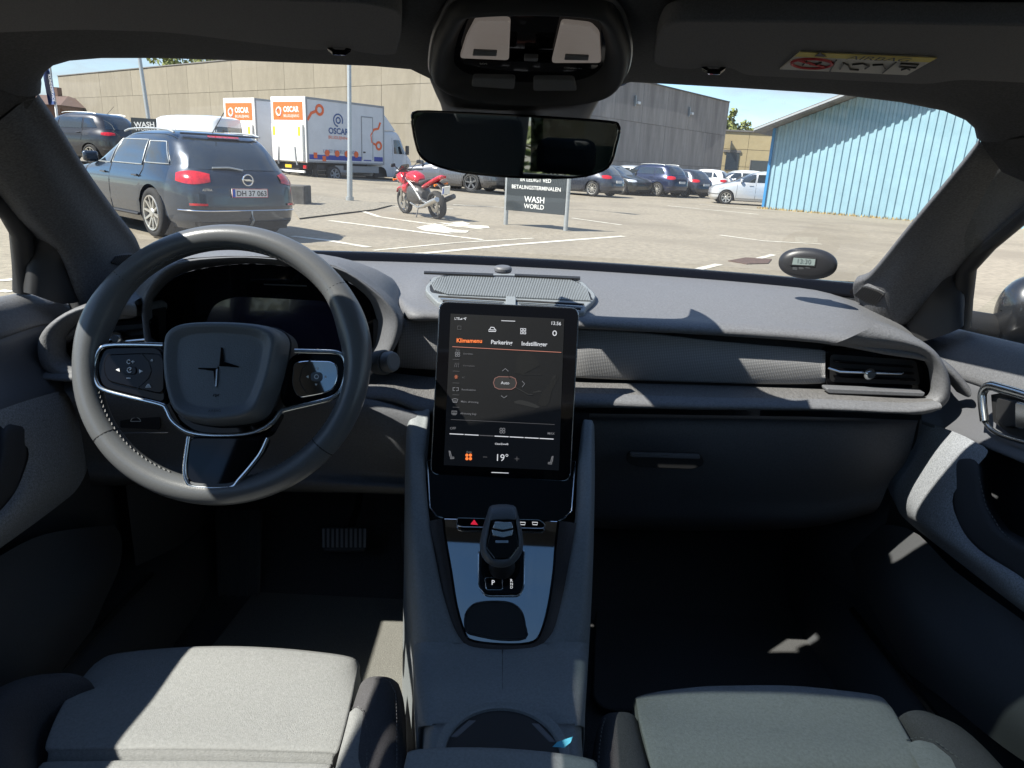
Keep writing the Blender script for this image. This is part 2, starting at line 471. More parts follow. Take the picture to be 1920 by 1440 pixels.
# ---- concrete warehouse ----
def vwall(name, a, b, zb, zt, m, parent, thick=0.25):
    """wall from a to b, zt may be (za, zb) for a sloping top"""
    a = Vector((a[0], a[1], 0)); b = Vector((b[0], b[1], 0)); t = (b - a).normalized(); nn = Vector((t.y, -t.x, 0))
    za, zb2 = zt if isinstance(zt, tuple) else (zt, zt)
    P = [a + Vector((0, 0, zb)), b + Vector((0, 0, zb)), b + Vector((0, 0, zb2)), a + Vector((0, 0, za))]
    return prism(name, P, nn, thick, m, parent, smooth=False)
HW = 7.0
def skypt(u, v, H):
    r = ray(u, v); p = CAM + r * ((H - CAM.z) / r.z); return (p.x, p.y)
wl = skypt(108, 143, HW); wl2 = skypt(440, 112, HW); wr = skypt(1368, 192, HW); wr2 = skypt(1190, 149, HW)
# corner = intersection of both wall lines
def isect(a, b, c, d):
    x1, y1 = a; x2, y2 = b; x3, y3 = c; x4, y4 = d
    D = (x1 - x2) * (y3 - y4) - (y1 - y2) * (x3 - x4)
    return (((x1 * y2 - y1 * x2) * (x3 - x4) - (x1 - x2) * (x3 * y4 - y3 * x4)) / D, ((x1 * y2 - y1 * x2) * (y3 - y4) - (y1 - y2) * (x3 * y4 - y3 * x4)) / D)
wc = isect(wl, wl2, wr, wr2)
print('WAREHOUSE', wl, wc, wr)
wh = empty('concrete_warehouse', (wc[0], wc[1], 0), 0, 'long windowless concrete panel warehouse behind the box trucks and parked cars', 'warehouse')
def panel_wall(a, b, m, cols, rows, z0, z1):
    a = Vector((*a, 0)); b = Vector((*b, 0)); t = (b - a); L = t.length; t.normalize(); nn = Vector((t.y, -t.x, 0))
    if nn.dot(-a) < 0: nn = -nn
    P = [a + Vector((0, 0, z0)), b + Vector((0, 0, z0)), b + Vector((0, 0, z1)), a + Vector((0, 0, z1))]
    prism('joint_backing', [p - nn * 0.05 for p in P], nn, 0.3, M['conc_dark'], wh, smooth=False)
    cw = L / cols; hh = (z1 - z0) / rows; base = None
    for j in range(rows):
        for i in range(cols):
            if base is None:
                g_ = 0.011
                vv = []
                for k in (0, 1):
                    for (x, z) in ((g_, g_), (cw - g_, g_), (cw - g_, hh - g_), (g_, hh - g_)):
                        vv.append(t * x + Vector((0, 0, z)) + nn * (0.0 if k == 0 else -0.049))
                me = bpy.data.meshes.new('panel'); 
                me.from_pydata([tuple(q) for q in vv], [], [(0, 1, 2, 3), (7, 6, 5, 4), (0, 4, 5, 1), (1, 5, 6, 2), (2, 6, 7, 3), (3, 7, 4, 0)])
                me.materials.append(m); base = me
            o = bpy.data.objects.new('panel', base); COL.objects.link(o); o.parent = wh
            o.location = (a + t * (cw * i) + Vector((0, 0, z0 + hh * j)) + nn * rnd.uniform(-0.008, 0.008)) - wh.location
    cp = [a + Vector((0, 0, z1)) + nn * 0.06, b + Vector((0, 0, z1)) + nn * 0.06, b + Vector((0, 0, z1 + 0.07)) + nn * 0.06, a + Vector((0, 0, z1 + 0.07)) + nn * 0.06]
    prism('roof_edge', cp, nn, 0.4, M['roof_edge'], wh, smooth=False)
# per-object panel tint via Object Info
for k_ in ('conc', 'conc_grey'):
    m_ = M[k_]; n_ = m_.node_tree.nodes; l_ = m_.node_tree.links; b_ = n_['Principled BSDF']
    oi = n_.new('ShaderNodeObjectInfo'); mr = n_.new('ShaderNodeMapRange'); mr.inputs[3].default_value = 0.95; mr.inputs[4].default_value = 1.04
    q_ = n_.new('ShaderNodeMix'); q_.data_type = 'RGBA'; q_.blend_type = 'MULTIPLY'; q_.inputs[0].default_value = 1
    src_ = b_.inputs['Base Color'].links[0].from_socket
    l_.new(oi.outputs['Random'], mr.inputs[0]); l_.new(src_, q_.inputs[6]); l_.new(mr.outputs[0], q_.inputs[7]); l_.new(q_.outputs[2], b_.inputs['Base Color'])
panel_wall(wl, wc, M['conc'], 17, 4, -1.0, HW)
panel_wall(wc, wr, M['conc_grey'], 9, 3, -1.0, HW)
# the warehouse's far end wall and roof
back = (wr[0] - 30, wr[1] + 24); backl = (wl[0] - 2, wl[1] + 30)
vwall('side_wall', wr, back, -1, HW, M['conc_grey'], wh)
vwall('side_wall', backl, wl, -1, HW, M['conc'], wh)
mesh('roof', [(*wl, HW - .05), (*wc, HW - .05), (*wr, HW - .05), (*back, HW - .05), (*backl, HW - .05)], [(0, 1, 2, 3, 4)], M['roof_edge'], wh, False)
# wall flood lamps
for (u, v) in ((1197, 193), (1297, 213)):
    a = Vector((*wc, 0)); b = Vector((*wr, 0)); t = (b - a).normalized(); nn = Vector((t.y, -t.x, 0))
    if nn.dot(-a) < 0: nn = -nn
    pw = Pl(a, nn); p = pw.px(u, v, 0.1)
    lamp = frame_box('wall_lamp', p, t * 0.18, nn * 0.1, Vector((0, 0, 0.09)), M['sign_white'], wh, 0.02)
    frame_box('lamp_arm', p - t * 0.45 + Vector((0, 0, 0.1)), t * 0.03, nn * 0.08, Vector((0, 0, 0.35)), M['galv'], wh)

# ---- beige building at the back ----
bb_ = empty('beige_building', (21, 66, 0), 0, 'low sandy beige industrial building between the grey warehouse and blue shed', 'building')
bpl = Pl((0, 70, 0), (0, -1, 0))
q = [bpl.px(1366, 246), bpl.px(1452, 246), bpl.px(1452, 340), bpl.px(1366, 340)]
x0, x1_ = q[0].x - 6, q[1].x + 10; zt_ = q[0].z
zs = [-1.2, zt_ * 0.38, zt_ * 0.69, zt_]
for j in range(3):
    xx = x0
    while xx < x1_:
        prism('panel', [(xx + .02, 70, zs[j] + .02), (xx + 3.98, 70, zs[j] + .02), (xx + 3.98, 70, zs[j + 1] - .02), (xx + .02, 70, zs[j + 1] - .02)], (0, -1, 0), 0.05, M['beige'], bb_, smooth=False)
        xx += 4
box('wall', (x0, 70.05, -1.2), (xx, 78, zt_), M['conc_dark'], bb_)
box('roof_edge', (x0 - .1, 69.9, zt_), (xx, 78, zt_ + 0.15), M['roof_edge'], bb_)
def on_b(name, u0, v0, u1, v1, m, d=0.06):
    a = bpl.px(u0, v1); c = bpl.px(u1, v0)
    return box(name, (a.x, 70 - d, a.z), (c.x, 70.02, c.z), m, bb_)
on_b('window', 1358, 284, 1387, 318, M['winglass']); on_b('window_frame', 1356, 282, 1389, 285, M['roof_edge'], 0.1)
on_b('gate', 1404, 302, 1440, 332, M['winglass']); on_b('gate_post', 1402, 300, 1408, 334, M['roof_edge'], 0.1); on_b('gate_post', 1438, 300, 1442, 334, M['roof_edge'], 0.1)
on_b('wall_lamp', 1368, 264, 1371, 285, M['sign_black'], 0.4)

# ---- blue corrugated shed ----
c0 = onground(1431, 391); c1 = onground(1702, 413)
c0 = Vector((c0.x, c0.y, 0)); c1 = Vector((c1.x, c1.y, 0))
t = (c1 - c0).normalized(); nn = Vector((t.y, -t.x, 0))
if nn.dot(-c0) < 0: nn = -nn
spl = Pl(c0, nn)
eave = spl.px(1452, 240); print('SHED', c0, c1, eave, nn)
ridge_px = spl.px(1640, 168)
shed = empty('blue_shed', tuple(c0), 0, 'pale blue corrugated metal shed with grey overhanging gable roof', 'shed')
Lw = 16.0; zl = eave.z
la, lb = spl.loc(eave)[0], spl.loc(ridge_px)[0]
slope = (ridge_px.z - eave.z) / max(0.1, abs(lb - la)); print('slope', slope, la, lb)
sgn = 1 if (c1 - c0).dot(spl.a) > 0 else -1
slope = min(slope, 0.45)
zg = -0.35
def shed_top(s_): return zl + slope * min(s_, Lw - s_) - 0.02
# corrugated cladding: each ribbed sheet a part
rib, dep = 0.30, 0.055
prof = [(0, 0), (0.13, 0), (0.17, dep), (0.26, dep), (0.30, 0)]
sheets = 20
for k in range(sheets):
    V = []; s0 = k * Lw / sheets; s1 = (k + 1) * Lw / sheets; xs = []
    nrib = max(1, round((s1 - s0) / rib)); rw = (s1 - s0) / nrib
    for r_ in range(nrib):
        for (a, d) in prof[:-1]: xs.append((s0 + (r_ + a / 0.30) * rw, d))
    xs.append((s1, 0))
    for (a, d) in xs:
        p = c0 + t * a + nn * (d + 0.02 + (0.004 if k % 2 else 0))
        V.append(p + Vector((0, 0, zg))); V.append(p + Vector((0, 0, shed_top(a))))
    F_ = [(2 * i, 2 * i + 2, 2 * i + 3, 2 * i + 1) for i in range(len(xs) - 1)]
    o = mesh('wall_sheet', V, F_, M['blue_steel'], shed, False)
# structural box behind, gable end and long side
hd = -nn
depth = 14.0
V = [c0 + Vector((0, 0, zg)), c0 + t * Lw + Vector((0, 0, zg)), c0 + t * Lw + Vector((0, 0, shed_top(Lw))), c0 + t * (Lw / 2) + Vector((0, 0, shed_top(Lw / 2))), c0 + Vector((0, 0, shed_top(0)))]
prism('wall', V, nn, depth, M['blue_trim'], shed, smooth=False)
# roof: two slabs with overhang
for (sa, sb) in ((-0.55, Lw / 2), (Lw + 0.55, Lw / 2)):
    za = zl + slope * (-0.55); zb_ = zl + slope * Lw / 2
    ov = 1.0
    A_ = c0 + t * sa + nn * ov + Vector((0, 0, za)); B_ = c0 + t * sb + nn * ov + Vector((0, 0, zb_))
    prism('roof', [A_, B_, B_ + Vector((0, 0, 0.16)), A_ + Vector((0, 0, 0.16))], nn, depth + ov, M['roof_edge'], shed, smooth=False)
    A2 = A_ + nn * 0.03 + Vector((0, 0, 0.05)); B2 = B_ + nn * 0.03 + Vector((0, 0, 0.05))
    prism('barge_board', [A2, B2, B2 + Vector((0, 0, 0.07)), A2 + Vector((0, 0, 0.07))], nn, 0.03, M['galv'], shed, smooth=False)
frame_box('corner_trim', c0 + nn * 0.05 + Vector((0, 0, (zl + zg) / 2)), t * 0.05, nn * 0.06, Vector((0, 0, (zl - zg) / 2 - .01)), M['blue_trim'], shed)
# dry grass along the shed foot (stuff)
parts = []
for k in range(900):
    s_ = rnd.uniform(-0.2, Lw); d = abs(rnd.gauss(0, 0.16)) + 0.12
    p = c0 + t * s_ + nn * d; p.z = ground_z(p.x, p.y)
    h = rnd.uniform(0.03, 0.12); a = rnd.uniform(0, 6.28); e = Vector((math.cos(a), math.sin(a), 0)) * 0.03; tip = p + Vector((rnd.uniform(-.05, .05), rnd.uniform(-.05, .05), h))
    parts.append(([p - e, p + e, tip], [(0, 1, 2)]))
join('dry_grass', parts, M['dry_grass'], None, 'stuff')

# ---- brick house far left ----
bh = empty('brick_house', (-52, 62, 0), 0, 'red brick house at the left end of the concrete wall', 'house')
hp = Pl((0, 66, 0), (0, -1, 0)); a = hp.px(60, 300); c = hp.px(112, 195)
box('wall', (a.x - 6, 66, -0.5), (c.x, 74, c.z), M['brick'], bh)
rv = [(a.x - 6.4, 65.6, c.z - .1), (c.x + .3, 65.6, c.z - .1), (c.x + .3, 74.4, c.z - .1), (a.x - 6.4, 74.4, c.z - .1), (a.x - 6.4, 70, c.z + .9), (c.x - 1.6, 70, c.z + .9)]
mesh('roof', rv, [(0, 1, 5, 4), (2, 3, 4, 5), (1, 2, 5), (3, 0, 4), (0, 3, 2, 1)], M['tile'], bh, False)
box('chimney', (c.x - 3.0, 69.6, c.z + .5), (c.x - 2.3, 70.3, c.z + 1.6), M['brick'], bh)

# ---- trees ----
def tree(u, v, y, rad, h, label, seed):
    top = AY(u, v, y); base = Vector((top.x, y, 0)); rr = random.Random(seed)
    o = empty('leafy_tree', tuple(base), 0, label, 'tree')
    H = top.z
    tube('trunk', [base, base + Vector((.1, 0, H * .5)), base + Vector((.2, 0, H * .85))], [0.28, 0.2, 0.06], M['bark'], o)
    V = []; F_ = []
    for c_ in range(46):
        cc = Vector((rr.gauss(0, .5), rr.gauss(0, .5), rr.uniform(-1, 1)))
        if cc.length > 1.15: cc = cc.normalized() * 1.1
        cc = base + Vector((cc.x * rad, cc.y * rad, H - h * .5 + cc.z * h * .5))
        for k in range(60):
            d = Vector((rr.gauss(0, 1), rr.gauss(0, 1), rr.gauss(0, 1))).normalized() * rr.uniform(.3, 1) * rad * .30
            p = cc + d; s_ = rr.uniform(.14, .30); a1 = Vector((rr.gauss(0, 1), rr.gauss(0, 1), rr.gauss(0, 1))).normalized() * s_
            a2 = a1.cross(Vector((rr.gauss(0, 1), rr.gauss(0, 1), rr.gauss(0, 1)))).normalized() * s_ * .6
            b0 = len(V); V += [p - a1, p + a2, p + a1, p - a2]; F_.append((b0, b0 + 1, b0 + 2, b0 + 3))
    mesh('crown', V, F_, M['leaf'], o, False)
tree(350, 92, 72, 4.6, 7, 'yellow-green treetop showing over the left concrete wall', 3)
tree(1372, 208, 84, 1.9, 6.5, 'leafy tree rising beside the grey warehouse corner', 5)
tree(1392, 243, 100, 0.7, 2.2, 'tiny treetop just left of a row over the beige building', 6)
tree(1412, 244, 100, 1.0, 2.2, 'small bushy treetop over the middle of the beige building', 8)
tree(1432, 240, 100, 1.2, 2.4, 'small treetop over the beige building by the blue shed eave', 9)

# ---- lamp posts ----
def post(ub, vb, ut, label, lean):
    b = onground(ub, vb); b = Vector((b.x, b.y, ground_z(b.x, b.y)))
    o = empty('lamp_post', tuple(b), 0, label, 'lamp post')
    top = b + Vector((lean, 0, 8.0))
    tube('pole', [b, b.lerp(top, 0.12), b.lerp(top, 0.13), top], [0.07, 0.07, 0.055, 0.04], M['galv'], o, 12)
    tube('base_collar', [b, b + Vector((0, 0, .12))], 0.10, M['galv'], o, 12)
    tube('lamp_arm', [top, top + Vector((.3, -.3, .15)), top + Vector((.7, -.7, .2))], 0.035, M['galv'], o, 8)
    frame_box('lamp_head', top + Vector((.85, -.85, .2)), Vector((.25, -.25, 0)), Vector((.09, .09, 0)), Vector((0, 0, .05)), M['galv'], o, .02)
post(656, 378, 655, 'grey galvanised lamp post in front of the lettered truck', 0.12)
def post2():
    y = 26; b = AY(281, 300, y); b = Vector((b.x, y, ground_z(b.x, y)))
    p1 = AY(281, 240, y); p2 = AY(262, 112, y); d = (p2 - p1) / (p2.z - p1.z)
    o = empty('lamp_post', tuple(b), 0, 'thin grey pole behind the black wash sign on the left', 'lamp post')
    base = p1 - d * (p1.z - b.z); top = base + d * 8
    tube('pole', [base, top], [0.075, 0.045], M['galv'], o, 12)
    tube('base_collar', [base, base + Vector((0, 0, .12))], 0.12, M['galv'], o, 12)
    frame_box('lamp_head', top, Vector((.3, 0, 0)), Vector((0, .1, 0)), Vector((0, 0, .05)), M['galv'], o, .02)
post2()
# ---- flag with its pole ----
M['flag'] = mat('navy_flag', (0.02, 0.05, 0.16), 0.8, noise=0.2, nscale=3)
fo_y = 30
fb = AY(108, 235, fo_y); fo = empty('banner_flag', (fb.x, fo_y, 0), 0, 'navy blue vertical banner flag with white lettering on a white pole', 'flag')
tube('pole', [(fb.x, fo_y, 0), AY(104, 195, fo_y), AY(92, 110, fo_y)], 0.05, M['sign_white'], fo, 8)
rows = [[AY(u0 + (u1 - u0) * k / 4, v, fo_y - 0.05 - 0.15 * math.sin(k * 1.4 + v * .05)) for k in range(5)] for (u0, u1, v) in ((79, 92, 128), (82, 96, 148), (86, 101, 170), (91, 105, 196))]
sheet('flag_cloth', rows, M['flag'], fo, 3, 4)
text('lettering', 'KUNDESERVICE', AY(90, 140, fo_y - .35), AY(99, 190, fo_y - .35), (0, -1, 0), M['sign_white'], fo, lift=0.0)

# ---- signs ----
def sign_big():
    a = onground(948, 421); b = onground(1060, 433)
    t_ = (b - a); t_.z = 0; L = t_.length; t_.normalize(); n_ = Vector((t_.y, -t_.x, 0))
    o = empty('wash_sign', (a.x, a.y, 0), 0, 'black sign with white capital lettering on two short galvanised posts', 'sign')
    sp = Pl(b, n_)
    top = sp.px(1062, 322).z
    for q_ in (a, b):
        tube('post', [Vector((q_.x, q_.y, 0)), Vector((q_.x, q_.y, top + .15))], 0.045, M['galv'], o, 12)
    A0 = Vector((a.x, a.y, 0)) + t_ * 0.02; B0 = Vector((b.x, b.y, 0)) - t_ * 0.02
    zb = sp.px(1055, 403).z
    f = n_ * 0.05
    prism('board', [A0 + Vector((0, 0, zb)) + f, B0 + Vector((0, 0, zb)) + f, B0 + Vector((0, 0, top + .1)) + f, A0 + Vector((0, 0, top + .1)) + f], n_, 0.03, M['sign_black'], o, 0.004)
    f2 = n_ * 0.052; H = top - zb
    def ln(s, k0, k1, zz):
        text('lettering', s, A0 + t_ * (L * k0) + f2 + Vector((0, 0, zb + zz)), A0 + t_ * (L * k1) + f2 + Vector((0, 0, zb + zz)), n_, M['sign_white'], o, lift=0.003, bold=0.008)
    ln('KØR FREM NÅR DER', .15, .82, .735); ln('ER LEDIGT VED', .23, .73, .585); ln('BETALINGSTERMINALEN', .09, .89, .435)
    ln('WASH', .31, .64, .19); ln('WORLD', .31, .64, .07)
sign_big()
def sign_small():
    y = 17.0
    sp = Pl((0, y, 0), (0.1, -1, 0)); o = empty('wash_sign', tuple(sp.px(270, 250)), 0, 'small black wash sign above the roof of the dark estate car', 'sign')
    z0 = sp.px(270, 248).z
    o.location.z = 0
    P = [sp.px(247, 250), sp.px(293, 251), sp.px(292, 223), sp.px(245, 220)]
    prism('board', P, sp.n, 0.04, M['sign_black'], o)
    text('lettering', 'WASH', sp.px(252, 238), sp.px(290, 238), sp.n, M['sign_white'], o, lift=0.003, bold=0.02)
    text('lettering', 'WORLD', sp.px(253, 245), sp.px(291, 245), sp.n, M['sign_white'], o, lift=0.003, bold=0.005)
    for u in (249, 290):
        p = sp.px(u, 249); tube('post', [Vector((p.x, p.y + .05, 0)), p + Vector((0, .05, 0))], 0.03, M['galv'], o, 8)
sign_small()
# ---- concrete block behind the estate car ----
a = onground(516, 383); b = onground(571, 384)
cb = empty('concrete_block', (a.x, a.y, 0), 0, 'low dark concrete block standing right of the dark estate car', 'block')
yb = a.y; x0_ = AY(512, 360, yb).x; x1__ = AY(571, 360, yb).x; zt2 = AY(560, 348, yb).z
M['block'] = mat('stained_concrete', (0.085, 0.082, 0.075), 0.95, noise=0.35, nscale=5, detail=7, bump=.5, bscale=20, bdist=.01)
box('block', (x0_, yb, -0.05), (x1__, yb + .55, zt2), M['block'], cb, 0.03)
# =============== VEHICLES ===============
def paint(name, col, metal=0.3, rough=0.32):
    return mat(name, col, rough, metal=metal, coat=1.0, noise=0.05, nscale=30)
M['tyre'] = mat('tyre_rubber', (0.022, 0.021, 0.02), 0.85, noise=0.2, nscale=30)
M['alloy'] = mat('alloy_rim', (0.55, 0.53, 0.48), 0.38, metal=0.7)
M['alloy_dark'] = mat('dark_alloy', (0.16, 0.16, 0.16), 0.4, metal=0.6)
M['carglass'] = mat('car_window_glass', (0.018, 0.024, 0.028), 0.04, spec=1.0, coat=1.0)
M['car_black'] = mat('black_plastic', (0.02, 0.02, 0.022), 0.6)
M['tail_red'] = mat('tail_lamp_red', (0.45, 0.008, 0.012), 0.12, coat=1.0, noise=0.3, nscale=25)
M['lamp_clear'] = mat('lamp_clear', (0.6, 0.62, 0.64), 0.1, coat=1.0, metal=0.4)
M['chrome'] = mat('chrome', (0.78, 0.79, 0.80), 0.10, metal=1.0)
M['plate'] = mat('plate_white', (0.72, 0.72, 0.70), 0.5)
M['plate_red'] = mat('plate_red', (0.5, 0.03, 0.04), 0.5)
M['plate_blue'] = mat('plate_blue', (0.02, 0.09, 0.45), 0.5)
M['plate_ink'] = mat('plate_ink', (0.02, 0.02, 0.02), 0.6)
M['orange'] = mat('orange_print', (0.80, 0.13, 0.02), 0.5)
M['amber'] = mat('amber_lamp', (0.8, 0.2, 0.01), 0.2, coat=1.0)
M['yellow_tape'] = mat('yellow_tape', (0.75, 0.5, 0.02), 0.5)

class Car:
    def __init__(s, L, W, H, prof, wb, rw=0.32, z0=0.2, nlow=5.5, ntop=4.2, ovr=None):
        """prof: list of (z fraction of H, rear x, front x, half-width) , x as fraction of L"""
        s.L, s.W, s.H, s.wb, s.rw, s.z0 = L, W, H, wb, rw, z0
        a = np.array(prof, float)
        zz = np.linspace(a[0, 0], a[-1, 0], 260)
        ker = np.ones(9) / 9
        def sm(col):
            y = np.interp(zz, a[:, 0], col); yp = np.concatenate([[y[0]] * 4, y, [y[-1]] * 4]); return np.convolve(yp, ker, 'valid')
        s.z = zz * H; s.xr = sm(a[:, 1]) * L; s.xf = sm(a[:, 2]) * L; s.w = sm(a[:, 3]) * W / 2
        s.zbelt = None; s.nlow, s.ntop = nlow, ntop
        s.wr = -L / 2 + (ovr if ovr else (L - wb) * 0.5); s.wf = s.wr + wb
    def q(s, z):
        xr = np.interp(z, s.z, s.xr); xf = np.interp(z, s.z, s.xf); w_ = np.interp(z, s.z, s.w)
        t = min(1, max(0, (z / s.H - 0.55) / 0.12)); n = s.nlow * (1 - t) + s.ntop * t
        return (xr + xf) / 2, (xf - xr) / 2, w_, n
    def side(s, x, z, off=0.0):
        xc, a, w_, n = s.q(z); k = min(1, abs((x - xc) / a)); return w_ * (1 - k ** n) ** (1 / n) + off
    def end(s, y, z, sg, off=0.0):
        xc, a, w_, n = s.q(z); k = min(1, abs(y / w_)); return xc + sg * (a * (1 - k ** n) ** (1 / n) + off)
    def corner(s, z, k, sx, sy, off=0.0, dx=0.3, ky=0.5):
        """k 0..1 from the side (dx ahead of the end) round to the end face (|y| = ky w)"""
        xc, a, w_, n = s.q(z)
        c0 = math.acos(min(1, max(0, (a - dx) / a)) ** (n / 2)); c1 = math.asin(ky ** (n / 2))
        f = c0 * (1 - k) + c1 * k
        o = 1 + off / w_
        return (xc + sx * a * (math.cos(f) ** (2 / n)) + sx * off, sy * w_ * math.sin(f) ** (2 / n) + sy * off, z)
    def body(s, root, m, name='body', nz=34):
        Ra = s.rw + 0.045; zm = min(s.rw + Ra + 0.05, s.H * .56)
        us = list(np.linspace(-0.93, 0.93, 54)); ks = [0.985, 0.9, 0.75, 0.5, 0.25, 0]
        zs = list(np.linspace(s.z0, s.z[-1] - 0.03, nz)) + [s.z[-1] - 0.015, s.z[-1]]
        rows = []
        for z in zs:
            ring = []
            def sidept(u, sy):
                xc, a, w_, n = s.q(z); x = xc + a * u; zz_ = z
                if z < zm:
                    zb = s.z0
                    for xw in (s.wr, s.wf):
                        d = abs(x - xw)
                        if d < Ra: zb = max(zb, s.rw + math.sqrt(Ra * Ra - d * d))
                    zz_ = zb + (z - s.z0) * (zm - zb) / (zm - s.z0)
                return (x, sy * s.side(x, zz_), zz_)
            xc, a, w_, n = s.q(z)
            yc = s.side(xc + a * 0.93, z) / w_
            fr = [yc * k for k in (0.93, 0.8, 0.6, 0.35, 0)]
            for u in us: ring.append(sidept(u, 1))
            for f in fr: ring.append((s.end(f * w_, z, 1), f * w_, z))
            for f in fr[-2::-1]: ring.append((s.end(f * w_, z, 1), -f * w_, z))
            for u in us[::-1]: ring.append(sidept(u, -1))
            for f in fr: ring.append((s.end(f * w_, z, -1), -f * w_, z))
            for f in fr[-2::-1]: ring.append((s.end(f * w_, z, -1), f * w_, z))
            rows.append(ring)
        nc = len(rows[0]); V = [p for r in rows for p in r]
        F_ = grid_faces(len(rows), nc, False, True)
        V.append((s.q(s.z[-1])[0], 0, s.H)); c = len(V) - 1; b = (len(rows) - 1) * nc
        F_ += [(b + i, b + (i + 1) % nc, c) for i in range(nc)]
        F_ = [tuple(reversed(f)) for f in F_]
        o = mesh(name, V, F_, m, root, False, local=True); shade(o, 42)
        box('underbody', (-s.L / 2 + .22, -s.W / 2 + .24, s.z0 - .03), (s.L / 2 - .22, s.W / 2 - .24, min(s.H * .5, .8)), M['car_black'], root, local=True)
        return o
    def sidewin(s, root, x0b, x1b, x0t, x1t, z0, z1, m=None, trim=None, both=True, name='side_window', off=0.008):
        for sy in ((1, -1) if both else (1,)):
            V = []; na, nb = 8, 5
            for j in range(nb + 1):
                for i in range(na + 1):
                    t = j / nb; k = i / na; z = z0 + (z1 - z0) * t; x = (x0b + (x0t - x0b) * t) * (1 - k) + (x1b + (x1t - x1b) * t) * k
                    V.append((x, sy * s.side(x, z, off), z))
            f = grid_faces(nb + 1, na + 1); f = f if sy < 0 else [tuple(reversed(q)) for q in f]
            o = mesh(name, V, f, m or M['carglass'], root, True, local=True)
            if trim:
                idx = [i for i in range(na + 1)] + [j * (na + 1) + na for j in range(1, nb + 1)] + [nb * (na + 1) + i for i in range(na - 1, -1, -1)] + [j * (na + 1) for j in range(nb - 1, 0, -1)]
                P = [Vector(V[i]) for i in idx]
                tb = tube('window_trim', P, 0.008, trim, None, 5, closed=True); tb.parent = o
    def endwin(s, root, sg, ky0, ky1, z0, z1, m=None, name='rear_window', off=0.008):
        V = []; na, nb = 12, 6
        for j in range(nb + 1):
            for i in range(na + 1):
                t = j / nb; z = z0 + (z1 - z0) * t; w_ = s.q(z)[2]; y = w_ * (ky0 + (ky1 - ky0) * t) * (2 * i / na - 1)
                V.append((s.end(y, z, sg, off), y, z))
        f = grid_faces(nb + 1, na + 1); f = f if sg < 0 else [tuple(reversed(q)) for q in f]
        return mesh(name, V, f, m or M['carglass'], root, True, local=True)
    def lamp(s, root, sx, z0, z1, dx, ky, m, name, off=0.012, taper=0.6):
        for sy in (1, -1):
            V = []; na, nb = 10, 4
            for j in range(nb + 1):
                for i in range(na + 1):
                    t = j / nb; k = i / na; zz_ = z0 + (z1 - z0) * t
                    mid = (z0 + z1) / 2; zz_ = mid + (zz_ - mid) * (1 - (1 - taper) * abs(2 * k - 1) ** 2)
                    V.append(s.corner(zz_, k, sx, sy, off * (1 - 0.6 * abs(2 * t - 1) ** 3), dx, ky))
            f = grid_faces(nb + 1, na + 1)
            mesh(name, V, f, m, root, True, local=True)
    def seam(s, root, pts, m=None):
        """thin dark gap along the side through (x,z) points, both sides"""
        for sy in (1, -1):
            P = []
            for (xa, za), (xb, zb) in zip(pts[:-1], pts[1:]):
                for k in range(6): 
                    x = xa + (xb - xa) * k / 6; z = za + (zb - za) * k / 6; P.append(Vector((x, sy * s.side(x, z, 0.001), z)))
            P.append(Vector((pts[-1][0], sy * s.side(pts[-1][0], pts[-1][1], 0.001), pts[-1][1])))
            o = tube('door_seam', P, 0.006, m or M['car_black'], None, 4); o.parent = root
_whl = {}
